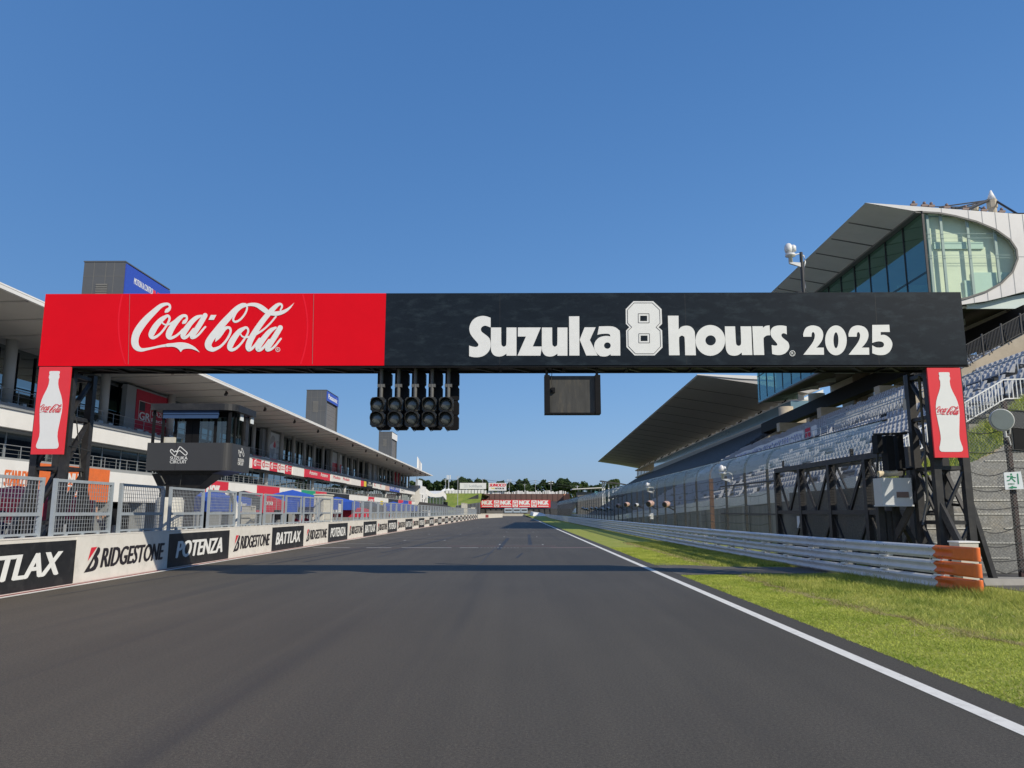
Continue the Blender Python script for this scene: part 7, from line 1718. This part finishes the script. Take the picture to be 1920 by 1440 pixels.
tag(b.build('overhead_wire', M['wire'], loc=P(980, 900, 446)), 'thin overhead wires strung between the skyline poles', 'wires')
# small buildings and frames at right
t = thing('frame_structure', P(1150, 940, 370), 'white post frame with dark slanted top left of the far grandstand', 'frame')
b = MB()
for px, top in ((1130.5, 902), (1134, 904), (1142, 906), (1150, 911), (1156, 909), (1163, 911), (1166, 913)): q = P(px, 940, 372); b.box(q.x - .28, 372, 0, q.x + .28, 372.6, P(px, top, 372).z)
b.bar(P(1130, 906.5, 372), P(1148, 907.5, 372), .4, .4); b.bar(P(1150, 916, 372), P(1184, 916.5, 372), .8, .5); b.bar(P(1150, 921, 372), P(1175, 920, 372), .3, .3); b.build('post', M['far_white'], t)
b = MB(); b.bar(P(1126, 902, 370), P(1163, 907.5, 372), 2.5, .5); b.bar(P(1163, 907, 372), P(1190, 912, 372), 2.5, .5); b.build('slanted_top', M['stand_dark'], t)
t = thing('terrace_building', P(1100, 925, 420), 'low building with thin pale roof left of the white frame', 'building')
q0, q1 = P(1083, 928, 420), P(1129, 914, 420); b = MB(); b.box(q0.x, 420, 0, q1.x, 430, q0.z + 1.5); b.build('wall', M['grey_side'], t)
b = MB(); b.hexa([(q0.x - 3, 417, q1.z - 1.2), (q1.x + 1, 417, q1.z - .3), (q1.x + 1, 432, q1.z - .3), (q0.x - 3, 432, q1.z - 1.2)], [(q0.x - 3, 417, q1.z - .8), (q1.x + 1, 417, q1.z + .1), (q1.x + 1, 432, q1.z + .1), (q0.x - 3, 432, q1.z - .8)]); b.build('roof', M['far_white'], t)
b = MB()
for k in range(6): x = q0.x + (q1.x - q0.x) * (k + .2) / 6; b.box(x, 419, q0.z + 1.5, x + .3, 419.3, q1.z - .6)
b.build('column', M['galv'], t)
b = MB(); q0 = P(1115, 926.5, 419); b.box(q0.x, 418.8, q0.z, q0.x + 1.6, 419.0, q0.z + 1.6); b.build('aqua_window', mat('aqua_pane', (.25, .55, .55), .3, .05, 1), t)  # plain aqua-coloured pane
# flag above pit roof
p = P(782, 878, 222); t = thing('roof_flag', p, 'white flag on a short pole above the far end of the pit roof', 'flag')
b = MB(); b.tube([(p.x, 222, p.z - 3.5), (p.x, 222, p.z + 3.4)], .06, 6); b.build('flag_pole', M['far_white'], t)
b = MB()
for k in range(6): x0 = p.x + .05 + k * .22; b.face([(x0, 222 + .12 * math.sin(k), p.z + .2 - k * .25), (x0 + .22, 222 + .12 * math.sin(k + 1), p.z - k * .25 - .05), (x0 + .22, 222 + .12 * math.sin(k + 1), p.z + 3.0 - k * .35), (x0, 222 + .12 * math.sin(k), p.z + 3.3 - k * .35)])
b.build('flag_cloth', M['white_fabric'], t)

# ================================================================== TREES
def crown_mesh(name, m, lobes, n, leaf):
    """many leaf clumps through the volume of a few uneven lobes"""
    q = RNG.random((n, 3)); L = np.array(lobes); pick = RNG.integers(0, len(L), n)
    d = RNG.normal(size=(n, 3)); d /= np.linalg.norm(d, axis=1)[:, None]; r = (.55 + .5 * q[:, :1] ** .6)
    c = L[pick, :3] + d * r * L[pick, 3:6]
    nrm_ = d + RNG.normal(scale=.5, size=(n, 3)); nrm_ /= np.linalg.norm(nrm_, axis=1)[:, None]
    a = np.cross(nrm_, RNG.normal(size=(n, 3))); a /= np.linalg.norm(a, axis=1)[:, None]; b_ = np.cross(nrm_, a)
    s = leaf * (.5 + RNG.random((n, 1)))
    V = np.stack([c - a * s - b_ * s * .3, c + b_ * s * .7 - a * s * .2, c + a * s - b_ * s * .1, c - b_ * s * .6], 1).reshape(-1, 3)
    me = bpy.data.meshes.new(name); me.from_pydata(V.tolist(), [], [(4 * i, 4 * i + 1, 4 * i + 2, 4 * i + 3) for i in range(n)]); me.materials.append(m); me.update(); return me
CR = [crown_mesh('crown', M['leaf'], [(0, 0, .62, .42, .42, .34), (-.28, .1, .5, .3, .3, .26), (.3, -.1, .52, .28, .3, .24), (.05, .1, .84, .26, .26, .2), (-.15, -.1, .72, .28, .28, .22)], 2600, .055),
      crown_mesh('crown', M['leaf'], [(0, 0, .55, .46, .4, .38), (-.25, 0, .75, .25, .25, .2), (.28, 0, .42, .3, .3, .25), (.12, .1, .82, .22, .22, .18)], 2400, .06),
      crown_mesh('crown', M['leaf_light'], [(0, 0, .6, .44, .44, .36), (.2, 0, .78, .25, .25, .18), (-.25, 0, .6, .3, .3, .28)], 2600, .05)]
def tree(px, ptop, pbase, Y, wpx, kind, label):
    a, c = P(px, pbase, Y), P(px, ptop, Y); h_ = c.z - a.z; w_ = wpx / FPX * Y
    t = thing('tree', (a.x, Y, a.z), label, 'tree', 'trees on the skyline')
    o = bpy.data.objects.new('crown', CR[kind]); COL.objects.link(o); o.parent = t; o.scale = (w_, w_, h_); o.rotation_euler = (0, 0, random.uniform(-.5, .5))
    g = MB(); g.tube([(0, 0, -3), (.02 * w_, 0, h_ * .3), (-.02 * w_, 0, h_ * .6)], [.035 * w_, .025 * w_, .01 * w_], 7)
    for s in (-1, 1): g.tube([(0, 0, h_ * .3), (s * w_ * .2, 0, h_ * .55)], [.02 * w_, .006 * w_], 6)
    me = bpy.data.meshes.new('trunk'); me.from_pydata(g.v, [], g.f); me.materials.append(M['bark']); tk = bpy.data.objects.new('trunk', me); COL.objects.link(tk); tk.parent = t
tree(1058, 899, 930, 480, 36, 0, 'large round tree right of the middle on the skyline'); tree(1076, 904, 930, 486, 22, 1, 'open branched tree just right of the large round tree')
tree(1151, 897, 928, 400, 26, 2, 'bright green tree behind the white post frame'); tree(865, 897, 926, 470, 26, 0, 'tall dark tree behind the left end of the wide white board')
tree(938, 902, 918, 500, 16, 1, 'small tree top showing above the red lettered white board'); tree(984, 905, 930, 490, 26, 1, 'spreading tree right of the floodlight pole'); tree(1118, 910, 930, 460, 22, 0, 'low dark tree behind the thin pale roofed building')
# the wood behind them reads as one mass
n = 9000; xs = RNG.uniform(P(770, 920, 540).x, P(1160, 920, 540).x, n); pxs = 971 + xs / 540 * FPX
hgt = np.interp(pxs, [770, 800, 825, 850, 880, 905, 930, 960, 985, 1005, 1030, 1060, 1090, 1115, 1160], [904, 906, 907, 903, 902, 905, 913, 908, 905, 912, 906, 904, 911, 914, 918])
ztop = 1.7 + (960 - hgt) / FPX * 540 + np.interp(RNG.random(n), [0, 1], [-.8, .8]) + 1.2 * np.sin(xs * .45) + .8 * np.sin(xs * 1.1 + 1)
zz = ztop - (RNG.random(n) ** 2.0) * 13; yy = 540 + RNG.uniform(-9, 9, n) + (ztop - zz) * -.5
c = np.stack([xs, yy, zz], 1); d = RNG.normal(size=(n, 3)) + np.array([0, -.5, .4]); d /= np.linalg.norm(d, axis=1)[:, None]; a = np.cross(d, RNG.normal(size=(n, 3))); a /= np.linalg.norm(a, axis=1)[:, None]; b_ = np.cross(d, a); s = RNG.uniform(.5, 1.5, (n, 1))
V = np.stack([c - a * s, c - b_ * s * .8, c + a * s, c + b_ * s * .8], 1).reshape(-1, 3)
me = bpy.data.meshes.new('woods'); me.from_pydata(V.tolist(), [], [(4 * i, 4 * i + 1, 4 * i + 2, 4 * i + 3) for i in range(n)]); me.materials.append(M['leaf']); o = bpy.data.objects.new('woods', me); COL.objects.link(o); tag(o, kind='stuff')
sheet_w = MB(); sheet_w.face([(-140, 552, -2), (140, 552, -2), (140, 552, 12), (-140, 552, 15)])

# ================================================================== GRASS BLADES
def blades(name, m, x, y, z, h, wd, lean=.5):
    n = len(x); th = RNG.uniform(0, 2 * math.pi, n); ln = RNG.normal(0, lean, (n, 2)) * h[:, None]
    ax, ay = np.cos(th) * wd, np.sin(th) * wd
    v0 = np.stack([x - ax, y - ay, z], 1); v1 = np.stack([x + ax, y + ay, z], 1); v2 = np.stack([x + ln[:, 0], y + ln[:, 1], z + h], 1)
    V = np.stack([v0, v1, v2], 1).reshape(-1, 3).astype(np.float32)
    me = bpy.data.meshes.new(name); me.vertices.add(3 * n); me.vertices.foreach_set('co', V.ravel()); me.loops.add(3 * n); me.loops.foreach_set('vertex_index', np.arange(3 * n, dtype=np.int32))
    me.polygons.add(n); me.polygons.foreach_set('loop_start', np.arange(0, 3 * n, 3, dtype=np.int32)); me.update(calc_edges=True); me.materials.append(m)
    o = bpy.data.objects.new(name, me); COL.objects.link(o); return tag(o, kind='stuff')
def edge_x(y): return np.interp(y, [5, 9, 12, 15, 18, 22, 27, 40, 80, 160], [6.6, 6.6, 6.3, 6.05, 5.9, 6.1, 6.2, 6.1, 6.0, 6.0])   # seam between mown strip and long grass
def rail_x(y): return np.interp(y, [q[1] for q in PATH], [q[0] for q in PATH])
n = 120000; y = 4 + 40 * RNG.random(n) ** 1.7; xm = np.where(y < 16.2, 12.5, rail_x(y) + .3); ex = edge_x(y) + .08 * np.sin(y * 5); x = ex + (xm - ex) * RNG.random(n)
keep = ~((y > 21.6) & (y < 25.0) & (x < 9.2)); x, y = x[keep], y[keep]
near = np.clip(1 - (rail_x(y) - x) / 1.6, 0, 1) * (y > 12); patch = .5 + .5 * np.sin(x * 1.7 + y * .9) * np.sin(y * 1.3 - x * .6)
blades('long_grass', M['blade_tall'], x, y, np.full(len(x), -.004), RNG.uniform(.025, .075, len(x)) * (1 + 1.0 * near + .6 * patch) * np.clip(1.1 - .006 * y, .6, 1), np.full(len(x), .0045) + .00022 * y, .7)
n = 110000; y = 4 + 34 * RNG.random(n) ** 1.6; ex = edge_x(y); x = 4.43 + (ex - 4.43) * RNG.random(n) + RNG.normal(0, .02, n); keep = (x > 4.41) & ~((y > 21.6) & (y < 25.5)); x, y = x[keep], y[keep]
blades('mown_grass', M['blade_short'], x, y, np.full(len(x), -.004), RNG.uniform(.012, .032, len(x)), np.full(len(x), .004) + .00025 * y, .9)
n = 26000; y = 4 + 40 * RNG.random(n) ** 1.5; x = edge_x(y) + .08 * np.sin(y * 5) + RNG.normal(0, .05 + .10 * (np.sin(y * 2.3) > .2), n); k_ = ~((y > 21.4) & (y < 25.2)); x, y = x[k_], y[k_]
blades('dry_grass', M['blade_dry'], x, y, np.full(len(x), -.004), RNG.uniform(.02, .05, len(x)), np.full(len(x), .004) + .00022 * y, 1.2)
n = 9000; y = 5 + 30 * RNG.random(n) ** 1.5; x = 4.43 + (rail_x(y) - 4.43) * RNG.random(n); k_ = (np.sin(x * 2.1 + 1.3 * y) + np.sin(y * 1.7 - x) > .9) & ~((y > 21.4) & (y < 25.2)); x, y = x[k_], y[k_]
blades('dry_grass', M['blade_dry'], x, y, np.full(len(x), -.004), RNG.uniform(.02, .07, len(x)), np.full(len(x), .004) + .0002 * y, 1.4)
n = 2600; y = np.concatenate([RNG.normal(16.2, .35, n // 2), RNG.uniform(13.8, 21, n // 2)]); x = np.where(np.arange(n) < n // 2, RNG.normal(9.55, .3, n), rail_x(y) - np.abs(RNG.normal(.08, .12, n)))
blades('grass_tuft', M['blade_tall'], x, y, np.full(n, -.004), RNG.uniform(.08, .26, n), np.full(n, .006), .5)
bp = np.array([tuple(p) for p in BANK_PTS]); blades('slope_grass', M['blade_short'], bp[:, 0], bp[:, 1], bp[:, 2] - .02, RNG.uniform(.12, .4, len(bp)), np.full(len(bp), .02), .5)
